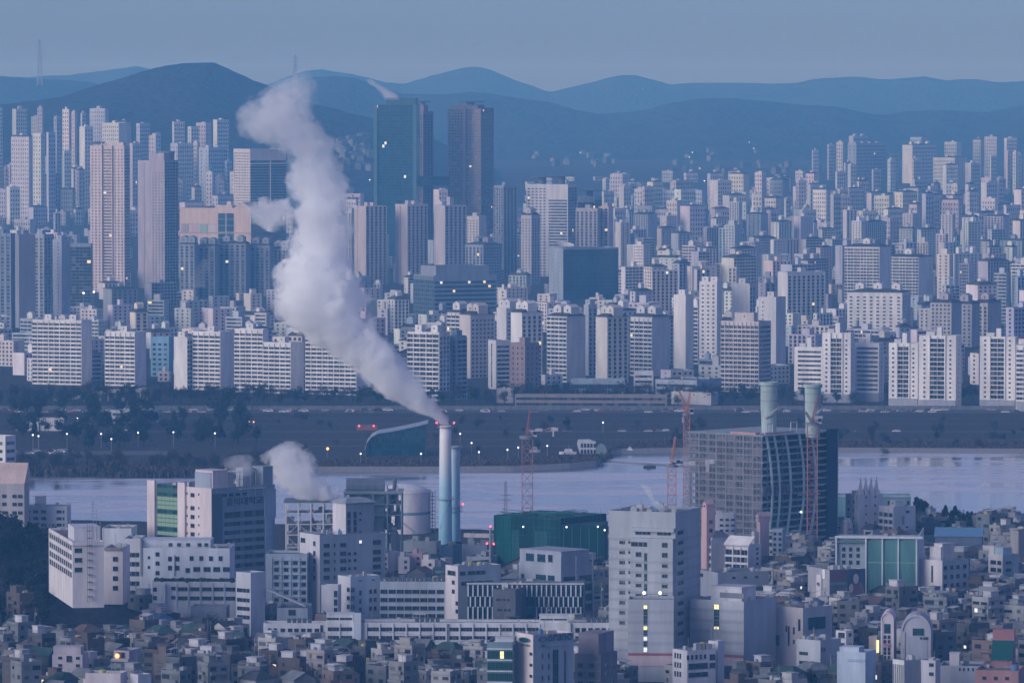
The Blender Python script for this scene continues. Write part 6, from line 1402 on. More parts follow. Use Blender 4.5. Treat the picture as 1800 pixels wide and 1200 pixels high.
# ------------------------------------------------------------------ steam
def steam(name,label,pts,Y,dens,nscale,amp,lobes=(),thin=None,lo=.0,hi=.3,yr=1.0,det=6.0):
    """pts: (row, centre column, half width), from the mouth upward"""
    base=at_y(pts[0][1],pts[0][0],Y); s=F/(Y*CP)
    P=[((pts[0][0]-r)/s,(c-pts[0][1])/s,h/s) for r,c,h in pts]; Ht=P[-1][0]
    A=max(abs(c) for _,c,_ in P)*1.05+1; B=max(h for *_,h in P)*1.05
    m=bpy.data.materials.new(name); m.use_nodes=True; nt=m.node_tree; nt.nodes.remove(nt.nodes['Principled BSDF']); N=nt.nodes.new; L=nt.links.new
    def M(op,a,b=None,c=None):
        n=N('ShaderNodeMath'); n.operation=op
        for i,v in enumerate((a,b,c)):
            if v is None: continue
            if isinstance(v,(int,float)): n.inputs[i].default_value=v
            else: L(v,n.inputs[i])
        return n.outputs[0]
    tc=N('ShaderNodeTexCoord'); sp=N('ShaderNodeSeparateXYZ'); L(tc.outputs['Object'],sp.inputs[0]); x,y,z=sp.outputs
    t=M('DIVIDE',z,Ht)
    def curve(vals):
        n=N('ShaderNodeFloatCurve'); cm=n.mapping; cv=cm.curves[0]
        cv.points[0].location=(max(0,vals[0][0]),vals[0][1]); cv.points[1].location=(1,vals[-1][1])
        for q in vals[1:-1]: cv.points.new(*q)
        for q in cv.points: q.handle_type='AUTO_CLAMPED'
        cm.update(); L(t,n.inputs['Value']); return n.outputs[0]
    cc=curve([(zz/Ht,.5+.5*c/A) for zz,c,_ in P]); rr=curve([(zz/Ht,h/B) for zz,_,h in P])
    cx=M('MULTIPLY',M('SUBTRACT',cc,.5),2*A); R_=M('MAXIMUM',M('MULTIPLY',rr,B),.05)
    dx=M('DIVIDE',M('SUBTRACT',x,cx),R_); dy=M('DIVIDE',y,M('MULTIPLY',R_,yr)); d=M('SQRT',M('ADD',M('MULTIPLY',dx,dx),M('MULTIPLY',dy,dy)))
    f=M('SUBTRACT',1.0,d)
    for (lr,lc,hx,hz,k) in lobes:
        lz=(pts[0][0]-lr)/s; lx=(lc-pts[0][1])/s
        ex=M('DIVIDE',M('SUBTRACT',x,lx),hx/s); ez=M('DIVIDE',M('SUBTRACT',z,lz),hz/s); ey=M('DIVIDE',y,min(hx,hz)/s)
        e=M('SQRT',M('ADD',M('ADD',M('MULTIPLY',ex,ex),M('MULTIPLY',ez,ez)),M('MULTIPLY',ey,ey)))
        f=M('MAXIMUM',f,M('MULTIPLY',M('SUBTRACT',1.0,e),k))
    n1=N('ShaderNodeTexNoise'); n1.inputs['Scale'].default_value=nscale; n1.inputs['Detail'].default_value=det; n1.inputs['Roughness'].default_value=.6; n1.inputs['Distortion'].default_value=.35
    L(tc.outputs['Object'],n1.inputs['Vector'])
    # billows grow with the plume: wide where it is wide
    n2=N('ShaderNodeTexNoise'); n2.inputs['Scale'].default_value=nscale*.42; n2.inputs['Detail'].default_value=2; L(tc.outputs['Object'],n2.inputs['Vector'])
    am=M('ADD',M('MULTIPLY',M('SUBTRACT',n1.outputs['Fac'],.5),amp),M('MULTIPLY',M('SUBTRACT',n2.outputs['Fac'],.5),amp*.75)); f2=M('ADD',f,M('MULTIPLY',am,M('ADD',.8,M('MULTIPLY',t,.75))))
    ss=N('ShaderNodeMapRange'); ss.interpolation_type='SMOOTHSTEP'; ss.inputs['From Min'].default_value=lo; ss.inputs['From Max'].default_value=hi; L(f2,ss.inputs['Value'])
    D=M('MULTIPLY',ss.outputs[0],dens)
    if thin: D=M('MULTIPLY',D,curve([(max(0,(pts[0][0]-r)/s/Ht),v) for r,v in thin]))
    # nothing outside the envelope
    edge=N('ShaderNodeMapRange'); edge.inputs['From Min'].default_value=-.28; edge.inputs['From Max'].default_value=-.12; L(f,edge.inputs['Value']); D=M('MULTIPLY',D,edge.outputs[0])
    pv=N('ShaderNodeVolumePrincipled'); pv.inputs['Color'].default_value=(.9998,.9998,.9998,1); pv.inputs['Absorption Color'].default_value=(1,1,1,1); pv.inputs['Anisotropy'].default_value=.0; L(D,pv.inputs['Density'])
    out=nt.nodes['Material Output']; L(pv.outputs[0],out.inputs['Volume'])
    tr=N('ShaderNodeBsdfTransparent'); df=N('ShaderNodeBsdfDiffuse'); df.inputs['Color'].default_value=(.8,.8,.8,1); mx=N('ShaderNodeMixShader'); mx.inputs[0].default_value=.004; L(tr.outputs[0],mx.inputs[1]); L(df.outputs[0],mx.inputs[2]); L(mx.outputs[0],out.inputs['Surface'])
    MATS[name]=m
    if hasattr(m,'cycles'):
        try: m.cycles.volume_step_rate=.6
        except Exception: pass
    g=MB(); n=28; rows=60; k=1.22
    def at(zz): return lerp_list([(q[0],q[1]) for q in P],zz), lerp_list([(q[0],q[2]) for q in P],zz)
    prev=None
    for j in range(rows+1):
        zz=Ht*j/rows; c,h=at(zz); h=max(h*k,.3); xl,xr=c-h,c+h
        for (lr,lc,hx,hz,kk) in lobes:
            lz=(pts[0][0]-lr)/s; lx=(lc-pts[0][1])/s; q=(zz-lz)/(hz*1.12/s)
            if abs(q)<1: w=hx*1.12/s*math.sqrt(1-q*q); xl=min(xl,lx-w); xr=max(xr,lx+w)
        for i in range(n):
            a=2*math.pi*i/n; g.v.append(((xl+xr)/2+(xr-xl)/2*math.cos(a),h*yr*math.sin(a),zz))
    for j in range(rows):
        for i in range(n): i2=(i+1)%n; g.f.append((j*n+i,j*n+i2,(j+1)*n+i2,(j+1)*n+i)); g.m.append(0)
    g.f.append(tuple(reversed(range(n)))); g.m.append(0); g.f.append(tuple(rows*n+i for i in range(n))); g.m.append(0)
    o=g.build(name,name,smooth=True); o.location=base; tag(o,label,'steam cloud')
    return o
PL=[(a_,c_,h_*.88) for a_,c_,h_ in [(747,783,9),(735,772,20),(722,750,34),(705,728,42),(680,700,52),(650,670,62),(620,640,70),(590,600,76),(560,573,88),(530,565,90),(500,560,88),(470,557,74),(440,560,64),(410,562,66),(380,560,62),(350,566,60),(320,560,58),(290,556,50),(265,545,62),(240,505,82),(215,490,76),(190,492,70),(170,498,58),(150,515,42),(132,530,20),(118,534,8)]]
steam('steam_plume','huge white steam plume drifting up from the tall chimney',PL,pch.y,.3,.17,1.75,lobes=[(372,480,52,30,1.0)],thin=[(747,1.0),(450,.9),(400,.65),(350,.5),(300,.4),(270,.27),(235,.22),(190,.27),(150,.18),(118,.04)],hi=.2)
steam('steam_cloud','short dense steam cloud rising from the boiler house roof',[(882,565,32),(866,548,46),(845,528,48),(822,513,46),(800,505,42),(785,508,28),(774,512,12)],ground(560,1012).y+9,.26,.28,2.0,thin=[(882,1),(830,.7),(790,.5),(774,.2)])
steam('steam_cloud','thin wisps of steam over the university tower roof',[(836,430,14),(826,422,26),(815,416,32),(805,420,28),(798,430,10)],ground(430,1080).y+12,.055,.22,1.5)
steam('steam_cloud','small curl of steam on the roof of the large tiled tower',[(897,1166,9),(889,1158,13),(878,1148,6),(862,1140,8),(851,1130,5)],ground(1187,1185).y+12,.4,.45,1.3)
steam('steam_cloud','little steam puff above the dark green glass tower',[(176,692,16),(165,682,17),(155,668,13),(147,655,10),(140,650,6)],6360,.085,.055,1.3)
steam('steam_cloud','faint steam column in front of the dark slabs on the left',[(505,352,16),(490,350,14),(470,356,13),(455,360,8)],5200,.02,.06,1.5)
# ------------------------------------------------------------------ trees
def tree_proto(name, kind, seed, n, h, r, crown0):
    q = random.Random(seed); root = empty(name, (0, 9000, -500))
    t = MB(); t.lathe([(.32,0),(.24,h*.3),(.14,h*.65),(.03,h*.95)], 6)
    tips = []
    for i in range(9):
        z = h*q.uniform(crown0*.9, .8); a = q.uniform(0, 6.28); l = r*q.uniform(.5,.95); e = (l*math.cos(a), l*math.sin(a), z+l*q.uniform(.3,.9))
        t.bar((0,0,z), e, .13 if kind == 'bare' else .09, n=3); tips.append(e)
        for k in range(3 if kind == 'bare' else 0):
            f_ = q.uniform(.4,.9); s0 = (e[0]*f_, e[1]*f_, z+(e[2]-z)*f_); t.bar(s0, (s0[0]+q.uniform(-1.4,1.4), s0[1]+q.uniform(-1.4,1.4), s0[2]+q.uniform(.3,1.6)), .06, n=3)
    trunk = t.build('trunk', 'bark', root)
    c = MB()
    clumps = [(q.uniform(-.6,.6)*r, q.uniform(-.6,.6)*r, h*q.uniform(crown0+.08,.88)) for _ in range(9)]
    for i in range(n):
        if kind == 'pine':
            z = q.uniform(crown0, 1)**.9; rr = r*(1.08-z)/(1-crown0+.08)*q.uniform(.35,1); a = q.uniform(0,6.28); p = (rr*math.cos(a), rr*math.sin(a), h*z-rr*.15); w = q.uniform(.35,.8)
        else:
            cl = q.choice(clumps); p = tuple(cl[k]+q.gauss(0, r*.24) for k in range(3)); w = q.uniform(.25,.6) if kind == 'leafy' else q.uniform(.5,1.2)
        d1 = Vector((q.gauss(0,1), q.gauss(0,1), q.gauss(0,.7))).normalized()
        d2 = d1.cross(Vector((q.gauss(0,1), q.gauss(0,1), q.gauss(0,1)))).normalized()
        th = .12 if kind == 'bare' else .75
        P = Vector(p); a_, b_ = d1*w, d2*w*th
        c.quad(tuple(P-a_-b_*.6), tuple(P+a_*.2-b_), tuple(P+a_), tuple(P-a_*.3+b_))
    crown = c.build('crown', 'twigs' if kind == 'bare' else 'needles', root, (.045,.036,.034) if kind == 'bare' else (.03,.04,.03))
    return root, (trunk, crown)
BARE = [tree_proto('bare_tree','bare',s,330,h,r,.28) for s,h,r in ((1,9.5,3.6),(2,8,3.2),(3,11,4.0),(4,7,3.0))]
PINE = [tree_proto('pine_tree','pine',s,420,h,r,.12) for s,h,r in ((11,10,3.0),(12,8,2.6))]+[tree_proto('bushy_tree','leafy',13,460,8.5,3.6,.22)]
LEAFY = PINE[2:]
USED = set()
def plant(protos, x, y, sc, label, group):
    root, kids = rnd.choice(protos); z = base_z(x, y)-.1; label = label.split(' in the ')[0].split(' on the ')[0].split(' between ')[0].split(' standing ')[0]
    o = plant_(root, kids, x, y, z, sc, label, group); px, py = to_px(Vector((x, y, z+3))); PEND_T.append((o, px, py, label, group))
PEND_T = []
def plant_(root, kids, x, y, z, sc, label, group):
    if root.name not in USED:
        USED.add(root.name); root.location = (x, y, z); root.scale = (sc,)*3; root.rotation_euler = (0,0,rnd.uniform(0,6)); tag(root, label, 'tree', group); return root
    o = copy_tree(root, kids, (x, y, z), rnd.uniform(0,6.28), sc, label, group); o['category'] = 'tree'
    k = rnd.uniform(.6, 1.25)
    for ch in o.children: 
        if ch.name.startswith('crown'): ch.color = tuple(min(1, v*k) for v in ch.color[:3])+(1,)
    return o
def clear(x, y, r, scr=None):
    for (hl,hr,ht,hy,wx0,wx1,wy1) in FOOT:
        if hy-r < y < wy1+r and wx0-r < x < wx1+r: return False
    return True
# row at the feet of the riverside blocks
n=0
for Y in (3565, 3590, 3625):
    px = -30
    while px < 1840:
        x = x_at(px, Y); yy = Y+rnd.uniform(-9, 9)
        if rnd.random() < .9 and clear(x, yy, 2): plant(BARE if rnd.random() < .7 else LEAFY, x, yy, rnd.uniform(.85,1.3), 'dark winter tree in the row between the riverside blocks and the highway', 'trees along the riverside highway'); n+=1
        px += rnd.uniform(17, 30)
for i in range(84):
    px, py = rnd.uniform(-20, 470), rnd.uniform(722, 788); p = ground(px, py)
    if clear(p.x, p.y, 1): plant(LEAFY if rnd.random() < .9 else PINE, p.x, p.y, rnd.uniform(.9,1.6), 'dark bushy tree in the riverside park left of the plume', 'trees of the riverside park')
for i in range(95):
    px, py = rnd.uniform(480, 1800), rnd.uniform(738, 794); p = ground(px, py)
    if 600 < px < 760 and py > 740 or 1000 < px < 1100: continue
    plant(BARE if rnd.random() < .8 else LEAFY, p.x, p.y, rnd.uniform(.4,.85), 'small bare tree on the grassy river flat', 'bare trees on the river flat')
for i in range(70):
    px = rnd.uniform(30, 480); p = ground(px, rnd.uniform(812, 836)); p.y = min(p.y, 3300)
    if p.y > far_bank_y(px)+6: plant(BARE, p.x, p.y, rnd.uniform(.6,1.0), 'bare brownish tree in the thicket along the far bank', 'thicket along the far bank')
for i in range(230):
    x, y = -196+rnd.gauss(0, 26), rnd.uniform(2055, 2300); px, py = to_px(Vector((x, y, base_z(x, y))))
    if px < 122 and clear(x, y, 1) : plant(LEAFY if rnd.random() < .7 else PINE, x, y, rnd.uniform(.75,1.25), 'dark dense tree on the wooded knoll by the winged building', 'trees on the wooded knoll')
for i in range(26):
    px, py = rnd.uniform(1612, 1712), rnd.uniform(918, 952); p = ground(px, py)
    if clear(p.x, p.y, 2): plant(PINE, p.x, p.y, rnd.uniform(.8,1.35), 'dark tree in the grove between river and blue shed', 'grove by the blue shed')
for (px, py, sc) in ((1612,935,1.9),(1620,940,1.9),(1627,936,1.7)):
    p = ground(px, py); plant(PINE[:2], p.x, p.y, sc, 'tall slender tree standing above the grove by the blue shed', 'tall trees by the grove')
for (a,b_,c,d,k) in ((1488,1560,1172,1200,12),(1410,1440,1180,1215,6),(240,275,1030,1062,8),(610,800,1080,1096,16),(1590,1640,1150,1170,6),(1690,1800,1040,1075,10),(560,640,1090,1100,5),(330,470,1110,1150,12),(58,128,1046,1078,16),(180,262,1052,1078,12)):
    for i in range(k):
        p = ground(rnd.uniform(a,b_), rnd.uniform(c,d))
        if clear(p.x, p.y, 1.2): plant(LEAFY if a in (1488,1410,240,58) else BARE, p.x, p.y, rnd.uniform(.55,.85), 'small dark tree between the buildings of the near town', 'trees in the near town')
# reeds and brush on the far bank
g = MB(); q = random.Random(5)
for i in range(15000):
    px = q.uniform(-30, 1830); y = far_bank_y(px)+abs(q.gauss(0, 26))+2; x = x_at(px, y); z = base_z(x, y); w = q.uniform(.3,.9); h = q.uniform(.6,2.4)*(1.3 if px < 480 else .75); a = q.uniform(0, 3.14)
    c_, s_ = math.cos(a)*w, math.sin(a)*w
    g.quad((x-c_,y-s_,z-.2),(x+c_,y+s_,z-.2),(x+c_*.5+q.uniform(-.4,.4),y+s_*.5,z+h),(x-c_*.7,y-s_*.7,z+h*.8))
o = g.build('reeds', 'twigs', None, (.085,.064,.055)); tag(o, 'brown winter reeds and brush along the far river bank', 'reeds', kind='stuff')
# ------------------------------------------------------------------ riverside: roads, hall, boats, pier
def strip(name, Y0, Y1, mat, c, dz, px0=-200, px1=2000, xpad=0):
    g = MB(); n = 60; xs_ = [x_at(px0, Y1)+(x_at(px1, Y1)-x_at(px0, Y1))*i/n for i in range(n+1)]
    for a, b_ in zip(xs_, xs_[1:]): g.quad((a,Y0,dz),(b_,Y0,dz),(b_,Y1,dz),(a,Y1,dz))
    o = g.build(name, mat, None, c); o['kind'] = 'structure'; return o
strip('highway', 3470, 3502, 'concrete', (.07,.07,.075), .012); strip('road', 3278, 3292, 'concrete', (.075,.075,.08), .012); strip('road', 3524, 3536, 'concrete', (.07,.07,.075), .012)
strip('riverside_path', 3012, 3016, 'concrete', (.20,.19,.19), .012, 560, 1010); strip('parking_lot', 3078, 3112, 'concrete', (.12,.12,.125), .012, 20, 300)
g = MB()
for Yk in (3477.5, 3485.7, 3486.3, 3494):
    for i in range(190 if Yk not in (3485.7,3486.3) else 1):
        x0 = -360+i*3.9 if Yk not in (3485.7,3486.3) else -380; x1 = x0+2.0 if Yk not in (3485.7,3486.3) else 380; g.quad((x0,Yk-.1,.018),(x1,Yk-.1,.018),(x1,Yk+.1,.018),(x0,Yk+.1,.018))
o = g.build('lane_marking','plaster',None,(.6,.6,.6)); o['kind']='structure'
g = MB()
for i in range(76): g.box(-380+i*10,-370.3+i*10,3505,3505.3,0,2.6)
o = g.build('noise_barrier','concrete',None,(.16,.17,.20)); tag(o,'long dark barrier wall along the riverside highway','barrier'); o['kind']='structure'
# car
def car_mesh():
    root = empty('parked_car',(0,9000,-600))
    b_ = MB(); b_.box(-2.25,2.25,-.87,.87,.32,.80); b_.frustum(-1.45,1.9,-.82,.82,.80,1.42,.55,.12); b_.box(-2.3,2.3,-.80,.80,.36,.55)
    body = b_.build('body','steel',root,(.6,.6,.62)); gl = MB()
    gl.quad((-1.40,-.6,.86),(-1.40,.6,.86),(-.94,.55,1.36),(-.94,-.55,1.36)); gl.quad((1.86,.6,.86),(1.86,-.6,.86),(1.40,-.55,1.36),(1.40,.55,1.36))
    for sy in (-1,1): gl.quad((-1.1,sy*.82,.86),(1.5,sy*.82,.86),(1.2,sy*.735,1.34),(-.8,sy*.735,1.34))
    kids = [body, gl.build('car_window','glass',root,stuff=True)]
    for x in (-1.4,1.4):
        for y in (-.78,.78):
            w = MB(); 
            for k in range(10):
                a,a2 = 6.283*k/10, 6.283*(k+1)/10
                w.quad((x+.33*math.cos(a),y-.11,.33+.33*math.sin(a)),(x+.33*math.cos(a2),y-.11,.33+.33*math.sin(a2)),(x+.33*math.cos(a2),y+.11,.33+.33*math.sin(a2)),(x+.33*math.cos(a),y+.11,.33+.33*math.sin(a)))
                for sy in (-.11,.11): w.tri((x,y+sy,.33),(x+.33*math.cos(a),y+sy,.33+.33*math.sin(a)),(x+.33*math.cos(a2),y+sy,.33+.33*math.sin(a2)))
            kids.append(w.build('wheel','steel',root,(.03,.03,.03)))
    for y in (-.62,.62):
        h_ = MB(); h_.box(-2.33,-2.28,y-.18,y+.18,.55,.75); kids.append(h_.build('headlight','lamp_white',root))
        h_ = MB(); h_.box(2.28,2.33,y-.18,y+.18,.55,.75); kids.append(h_.build('taillight','lamp_red',root))
    return root, kids
CAR, CARK = car_mesh(); first = [True]
CC = [('white',(.72,.72,.72)),('silver',(.45,.46,.48)),('dark',(.05,.05,.06)),('grey',(.2,.2,.22)),('blue',(.08,.12,.25)),('red',(.35,.05,.06))]
def put_car(x, y, rz, label, group, z=.014, van=False):
    nm, c = rnd.choices(CC, weights=(6,3,2.5,2,.6,.4))[0]; sc = (1.0,1.0,1.0) if not van else (1.25,1.15,1.5)
    if first[0]:
        o = CAR; first[0] = False; o.location = (x,y,z); o.rotation_euler = (0,0,rz); tag(o, group=group)
    else: o = copy_tree(CAR, CARK, (x,y,z), rz, sc, None, group)
    o['category'] = 'car'; px, py = to_px(o.location); PEND_T.append((o, px, py, f"{nm} {'van' if van else 'car'}", group))
    for ch in o.children:
        if ch.name.startswith('body'): ch.color = (*c,1)
for lane, d in ((3474,0),(3480.5,0),(3490,math.pi),(3498,math.pi)):
    x = -330+rnd.uniform(0,30)
    while x < 330:
        put_car(x, lane, d, 'small {} driving on the riverside highway', 'cars on the riverside highway', van=rnd.random()<.15); x += rnd.choice((rnd.uniform(8,16), rnd.uniform(25,60)))
for i in range(22):
    px = 36+i*4.6+rnd.uniform(-1,1); Y = rnd.choice((3084,3094,3104)); put_car(x_at(px,Y), Y+rnd.uniform(-1,1), rnd.choice((0,.3,math.pi)), '{} parked on the lot by the far left bank', 'cars parked on the river lot')
for i in range(16): put_car(rnd.uniform(-230,280), rnd.choice((3282,3288)), rnd.choice((0,math.pi)), '{} on the narrow road across the river flat', 'cars on the river flat road')
# viaduct at the left
p0, p1 = ground(95,697), ground(258,692); Yv = 3600
root = empty('viaduct',(0,Yv,0),0,'pale elevated road ramp in front of the westmost balcony slab','bridge'); xa, xb = x_at(95,Yv), x_at(258,Yv)
g = MB(); n=12
for i in range(n):
    a,b_ = xa+(xb-xa)*i/n, xa+(xb-xa)*(i+1)/n; z0,z1 = 1+5.5*sm(0,.7,i/n), 1+5.5*sm(0,.7,(i+1)/n)
    g.quad((a,0,z0),(b_,0,z1),(b_,9,z1),(a,9,z0)); g.quad((a,0,z0-1),(b_,0,z1-1),(b_,0,z1+.9),(a,0,z0+.9)); g.quad((a,9,z0-1),(a,9,z0+.9),(b_,9,z1+.9),(b_,9,z1-1)); g.quad((a,0,z0-1),(a,9,z0-1),(b_,9,z1-1),(b_,0,z1-1))
g.build('deck','concrete',root,(.40,.39,.42))
for i in range(4,13): x = xa+(xb-xa)*i/n-.6; g = MB(); g.box(x-.7,x+.7,3,6,0,1+5.5*sm(0,.7,i/n)-1); g.build('pillar','concrete',root,(.33,.32,.35))
# curved glass hall
Yh = ground(690,801).y; prof = [(643,801),(642,790),(645,778),(652,768),(664,761),(690,757),(715,752),(738,747),(752,743)]
pr = [(at_y(a,b_,Yh).x, at_y(a,b_,Yh).z) for a,b_ in prof]; x_r = at_y(748,801,Yh).x
root = empty('glass_hall',(0,Yh,0),0,'dark blue glass hall with swooping curved roof on the far bank','hall')
g = MB(); poly = [(x,0,z) for x,z in pr[:-1]]+[(x_r,0,pr[-2][1]),(x_r,0,0)]
i0 = len(g.v); g.v += poly; g.f.append(tuple(range(i0+len(poly)-1,i0-1,-1))); g.m.append(0)
i0 = len(g.v); g.v += [(x,26,z) for x,_,z in poly]; g.f.append(tuple(range(i0,i0+len(poly)))); g.m.append(0); g.quad((x_r,0,0),(x_r,26,0),(x_r,26,pr[-2][1]),(x_r,0,pr[-2][1]))
g.build('wall','steel',root,(.03,.07,.11))
g = MB()
for (x0,z0),(x1,z1) in zip(pr,pr[1:]): g.quad((x0-.3,-1.2,z0+.25),(x1,-1.2,z1+.25),(x1,27,z1+.25),(x0-.3,27,z0+.25)); g.quad((x0,-1.2,z0-.3),(x1,-1.2,z1-.3),(x1,-1.2,z1+.25),(x0-.3,-1.2,z0+.25)); g.quad((x0,-1.2,z0-.3),(x0,27,z0-.3),(x1,27,z1-.3),(x1,-1.2,z1-.3))
g.build('roof','steel',root,(.30,.37,.44))
def topz(x):
    for (x0,z0),(x1,z1) in zip(pr,pr[1:]):
        if x0 <= x <= x1: return z0+(z1-z0)*(x-x0)/(x1-x0+1e-6)
    return pr[-2][1]
g = MB(); x = pr[2][0]+.8
while x < x_r-1.8:
    tz = min(topz(x), topz(x+1.8))-.4; z = .3
    while z < tz-.5: g.quad((x+.06,-.06,z),(x+1.74,-.06,z),(x+1.74,-.06,min(z+3.1,tz)),(x+.06,-.06,min(z+3.1,tz))); z += 3.3
    x += 1.8
g.build('glazing',('glass_teal',),root,stuff=True)
def lamp(px, py, kind='lamp_white', drop=26, label=None, group='lamps on the far bank', r=.42):
    p = ground(px, py+drop); top = at_y(px, py, p.y); h = top.z-p.z; root = empty('street_lamp', p, 0, label, 'street lamp', group)
    if group: PEND_T.append((root, px, py, 'white lamp', group))
    g = MB(); g.bar((0,0,0),(0,0,h),.16,n=6); g.bar((0,0,h),(.0,-1.0,h+.25),.12,n=5); g.build('pole','steel',root,(.3,.3,.33)); g = MB(); g.ball((0,-1.0,h),r,0,10,6); g.build('lamp_head',kind,root)
for (px,py) in ((58,764),(68,766),(118,762),(178,762),(243,760),(305,759),(378,761),(136,735),(196,771)): lamp(px,py,label='white park lamp among the dark trees left of the plume',group='park lamps on the left')
for (px,py) in ((740,797),(634,797),(829,778),(842,794),(892,790),(911,786),(962,783),(809,762),(1060,742)): lamp(px,py,drop=18,label='white lamp on the open river flat',group='lamps on the river flat')
lamp(576,788,'lamp_orange',16,'orange lamp on the flat above the small steam cloud',None,.75); lamp(438,741,'lamp_orange',12,'warm orange lamp in the park left of the plume',None)
lamp(446,741,'lamp_orange',12,'second warm lamp beside the orange one in the park',None); lamp(334,692,'lamp_orange',10,'single orange lamp at the foot of the balcony slabs',None)
for (px,py,k) in ((147,515,'lamp_white'),(165,513,'lamp_white'),(205,522,'lamp_orange')):
    Y=5000; q=at_y(px,py,Y); zb=base_z(q.x,Y); root=empty('street_lamp',(q.x,Y,zb),0,{147:'leftmost',165:'middle',205:'rightmost'}[px]+' of three bright yard lamps at the foot of the rosy white tower','street lamp','yard lamps by the rosy white tower'); g=MB(); g.bar((0,0,0),(0,0,q.z-zb),.2); g.build('pole','steel',root,(.3,.3,.3)); g=MB(); g.ball((0,-.6,q.z-zb),.9,0,8,5); g.build('lamp_head',k,root)
from mathutils.bvhtree import BVHTree
HV, HF = [], []
for o in scn.objects:
    if o.name.split('.')[0] in ('wooded_hill','hill','hill_range','far_hill_range','ground'):
        k0 = len(HV); HV += [v.co.copy() for v in o.data.vertices]; HF += [tuple(k0+q for q in p_.vertices) for p_ in o.data.polygons]
BVH = BVHTree.FromPolygons(HV, HF)
def hill_hit(px, py): return BVH.ray_cast(Vector((0, 0, CAMZ)), ray(px, py).normalized())[0]
for (px,py,k) in ((539,245,0),(597,242,0),(610,252,0),(620,250,2),(634,256,2),(634,278,0),(607,287,2),(635,293,2),(650,316,0),(574,278,0),(537,233,0),(1217,268,0),(1317,250,0),(1325,261,0),(1212,276,0),(1230,296,0),(1281,313,0),(1238,318,0),(1020,268,0),(1785,370,1),(1790,373,2),(1782,368,1),(1068,156,1),(1130,156,0),(152,126,0)):
    h_ = hill_hit(px, py+5)
    if not h_: continue
    Y = h_.y; q = at_y(px, py, Y); zb = h_.z
    root=empty('street_lamp',(q.x,Y,zb),0,'tiny far light on the hazy slopes','street lamp','far lights in the haze'); PEND_T.append((root,px,py,'tiny '+('white','red','orange')[k]+' light','far lights in the haze')); g=MB(); g.bar((0,0,0),(0,0,q.z-zb),.3); g.build('pole','steel',root,(.3,.3,.3)); g=MB(); g.ball((0,-.8,q.z-zb),0.75 if Y<9000 else 0.8,0,8,5); g.build('lamp_head',('lamp_white','lamp_red','lamp_orange')[k],root)
g = MB(); n = 150
for i in range(n):
    a_, b_ = 480+i*9.0, 480+(i+1)*9.0; ya, yb_ = far_bank_y(a_), far_bank_y(b_); 
    if abs(ya-yb_) > 14: continue
    g.quad((x_at(a_,ya-2,WATER),ya-2,WATER-.3),(x_at(b_,yb_-2,WATER),yb_-2,WATER-.3),(x_at(b_,yb_+5),yb_+5,1.0),(x_at(a_,ya+5),ya+5,1.0))
o = g.build('embankment','concrete',None,(.26,.25,.26)); o['kind'] = 'structure'
for (Y0,Y1,px0,px1,c) in ((3150,3153,480,1830,(.17,.16,.16)),(3210,3213,300,1830,(.15,.145,.145)),(3360,3364,-40,1830,(.10,.10,.105)),(3415,3417,-40,1830,(.16,.155,.155))): strip('riverside_path',Y0,Y1,'concrete',c,.014,px0,px1)
# boats, floating house, pier
def hull(g, L, B, H, m=0):
    n=8; pts=[(-L/2+L*i/n, B/2*(1-max(0,(i/n-.55)/.45)**2)) for i in range(n+1)]
    for (x0,w0),(x1,w1) in zip(pts,pts[1:]):
        for s_ in (-1,1): g.quad((x0,s_*w0,H),(x1,s_*w1,H+.2*(x1>0)),(x1,s_*w1*.6,0),(x0,s_*w0*.7,0),m)
        g.quad((x0,-w0,H),(x1,-w1,H),(x1,w1,H),(x0,w0,H),m)
    g.quad((-L/2,-B/2,H),(-L/2,B/2,H),(-L/2,B/2*.7,0),(-L/2,-B/2*.7,0),m)
for (px,py,L_,lab,rz) in ((941,795,6.0,'small white motor boat drawn up on the flat',.2),(998,798,9.5,'long white cruiser beside the floating house',math.pi+.1)):
    p=ground(px,py); root=empty('boat',p,rz,lab,'boat'); g=MB(); hull(g,L_,L_*.32,1.3); g.build('hull','plaster',root,(.72,.72,.74)); g=MB(); g.frustum(-L_*.28,L_*.2,-L_*.12,L_*.12,1.3,2.9,.5,.2); g.build('cabin','plaster',root,(.66,.66,.7)); g=MB(); g.box(-L_*.2,L_*.1,-L_*.125,-L_*.118,1.8,2.4); g.build('cabin_window','glass',root); g=MB(); g.bar((-.5,0,2.9),(-.5,0,5),.1); g.build('mast','steel',root,(.5,.5,.52))
p=ground(1032,801,WATER+.4); root=empty('floating_house',p,0,'white slanted floating clubhouse with framed windows at the tip of the flat','house'); s=F/depth(p); W=31/s; H_=28/s
g=MB(); i0=0; poly=[(-W/2+1.2,0),(W/2,0),(W/2,H_*.86),(W/2-3.5,H_),(-W/2,H_*.98),(-W/2-.6,H_*.7)]
for Yk,rev in ((0,True),(9,False)):
    i0=len(g.v); g.v+=[(x,Yk,z) for x,z in poly]; g.f.append(tuple(range(i0+5,i0-1,-1)) if rev else tuple(range(i0,i0+6))); g.m.append(0)
for (a,b_) in zip(poly,poly[1:]+poly[:1]): g.quad((a[0],0,a[1]),(a[0],9,a[1]),(b_[0],9,b_[1]),(b_[0],0,b_[1]))
g.build('wall','plaster',root,(.58,.60,.64))
for i in range(5):
    for j in range(2):
        o=link('window',UW['two'],root,(.05,.055,.065)); o.location=(-W/2+2+i*W*.18,-.004,H_*(.16+.38*j)); o.scale=(1.2,1,H_*.24)
p=ground(1057,801,WATER+.4); root=empty('floating_hall',p,0,'dark rounded floating pavilion next to the white clubhouse','pavilion'); W=20/s
g=MB(); n=10
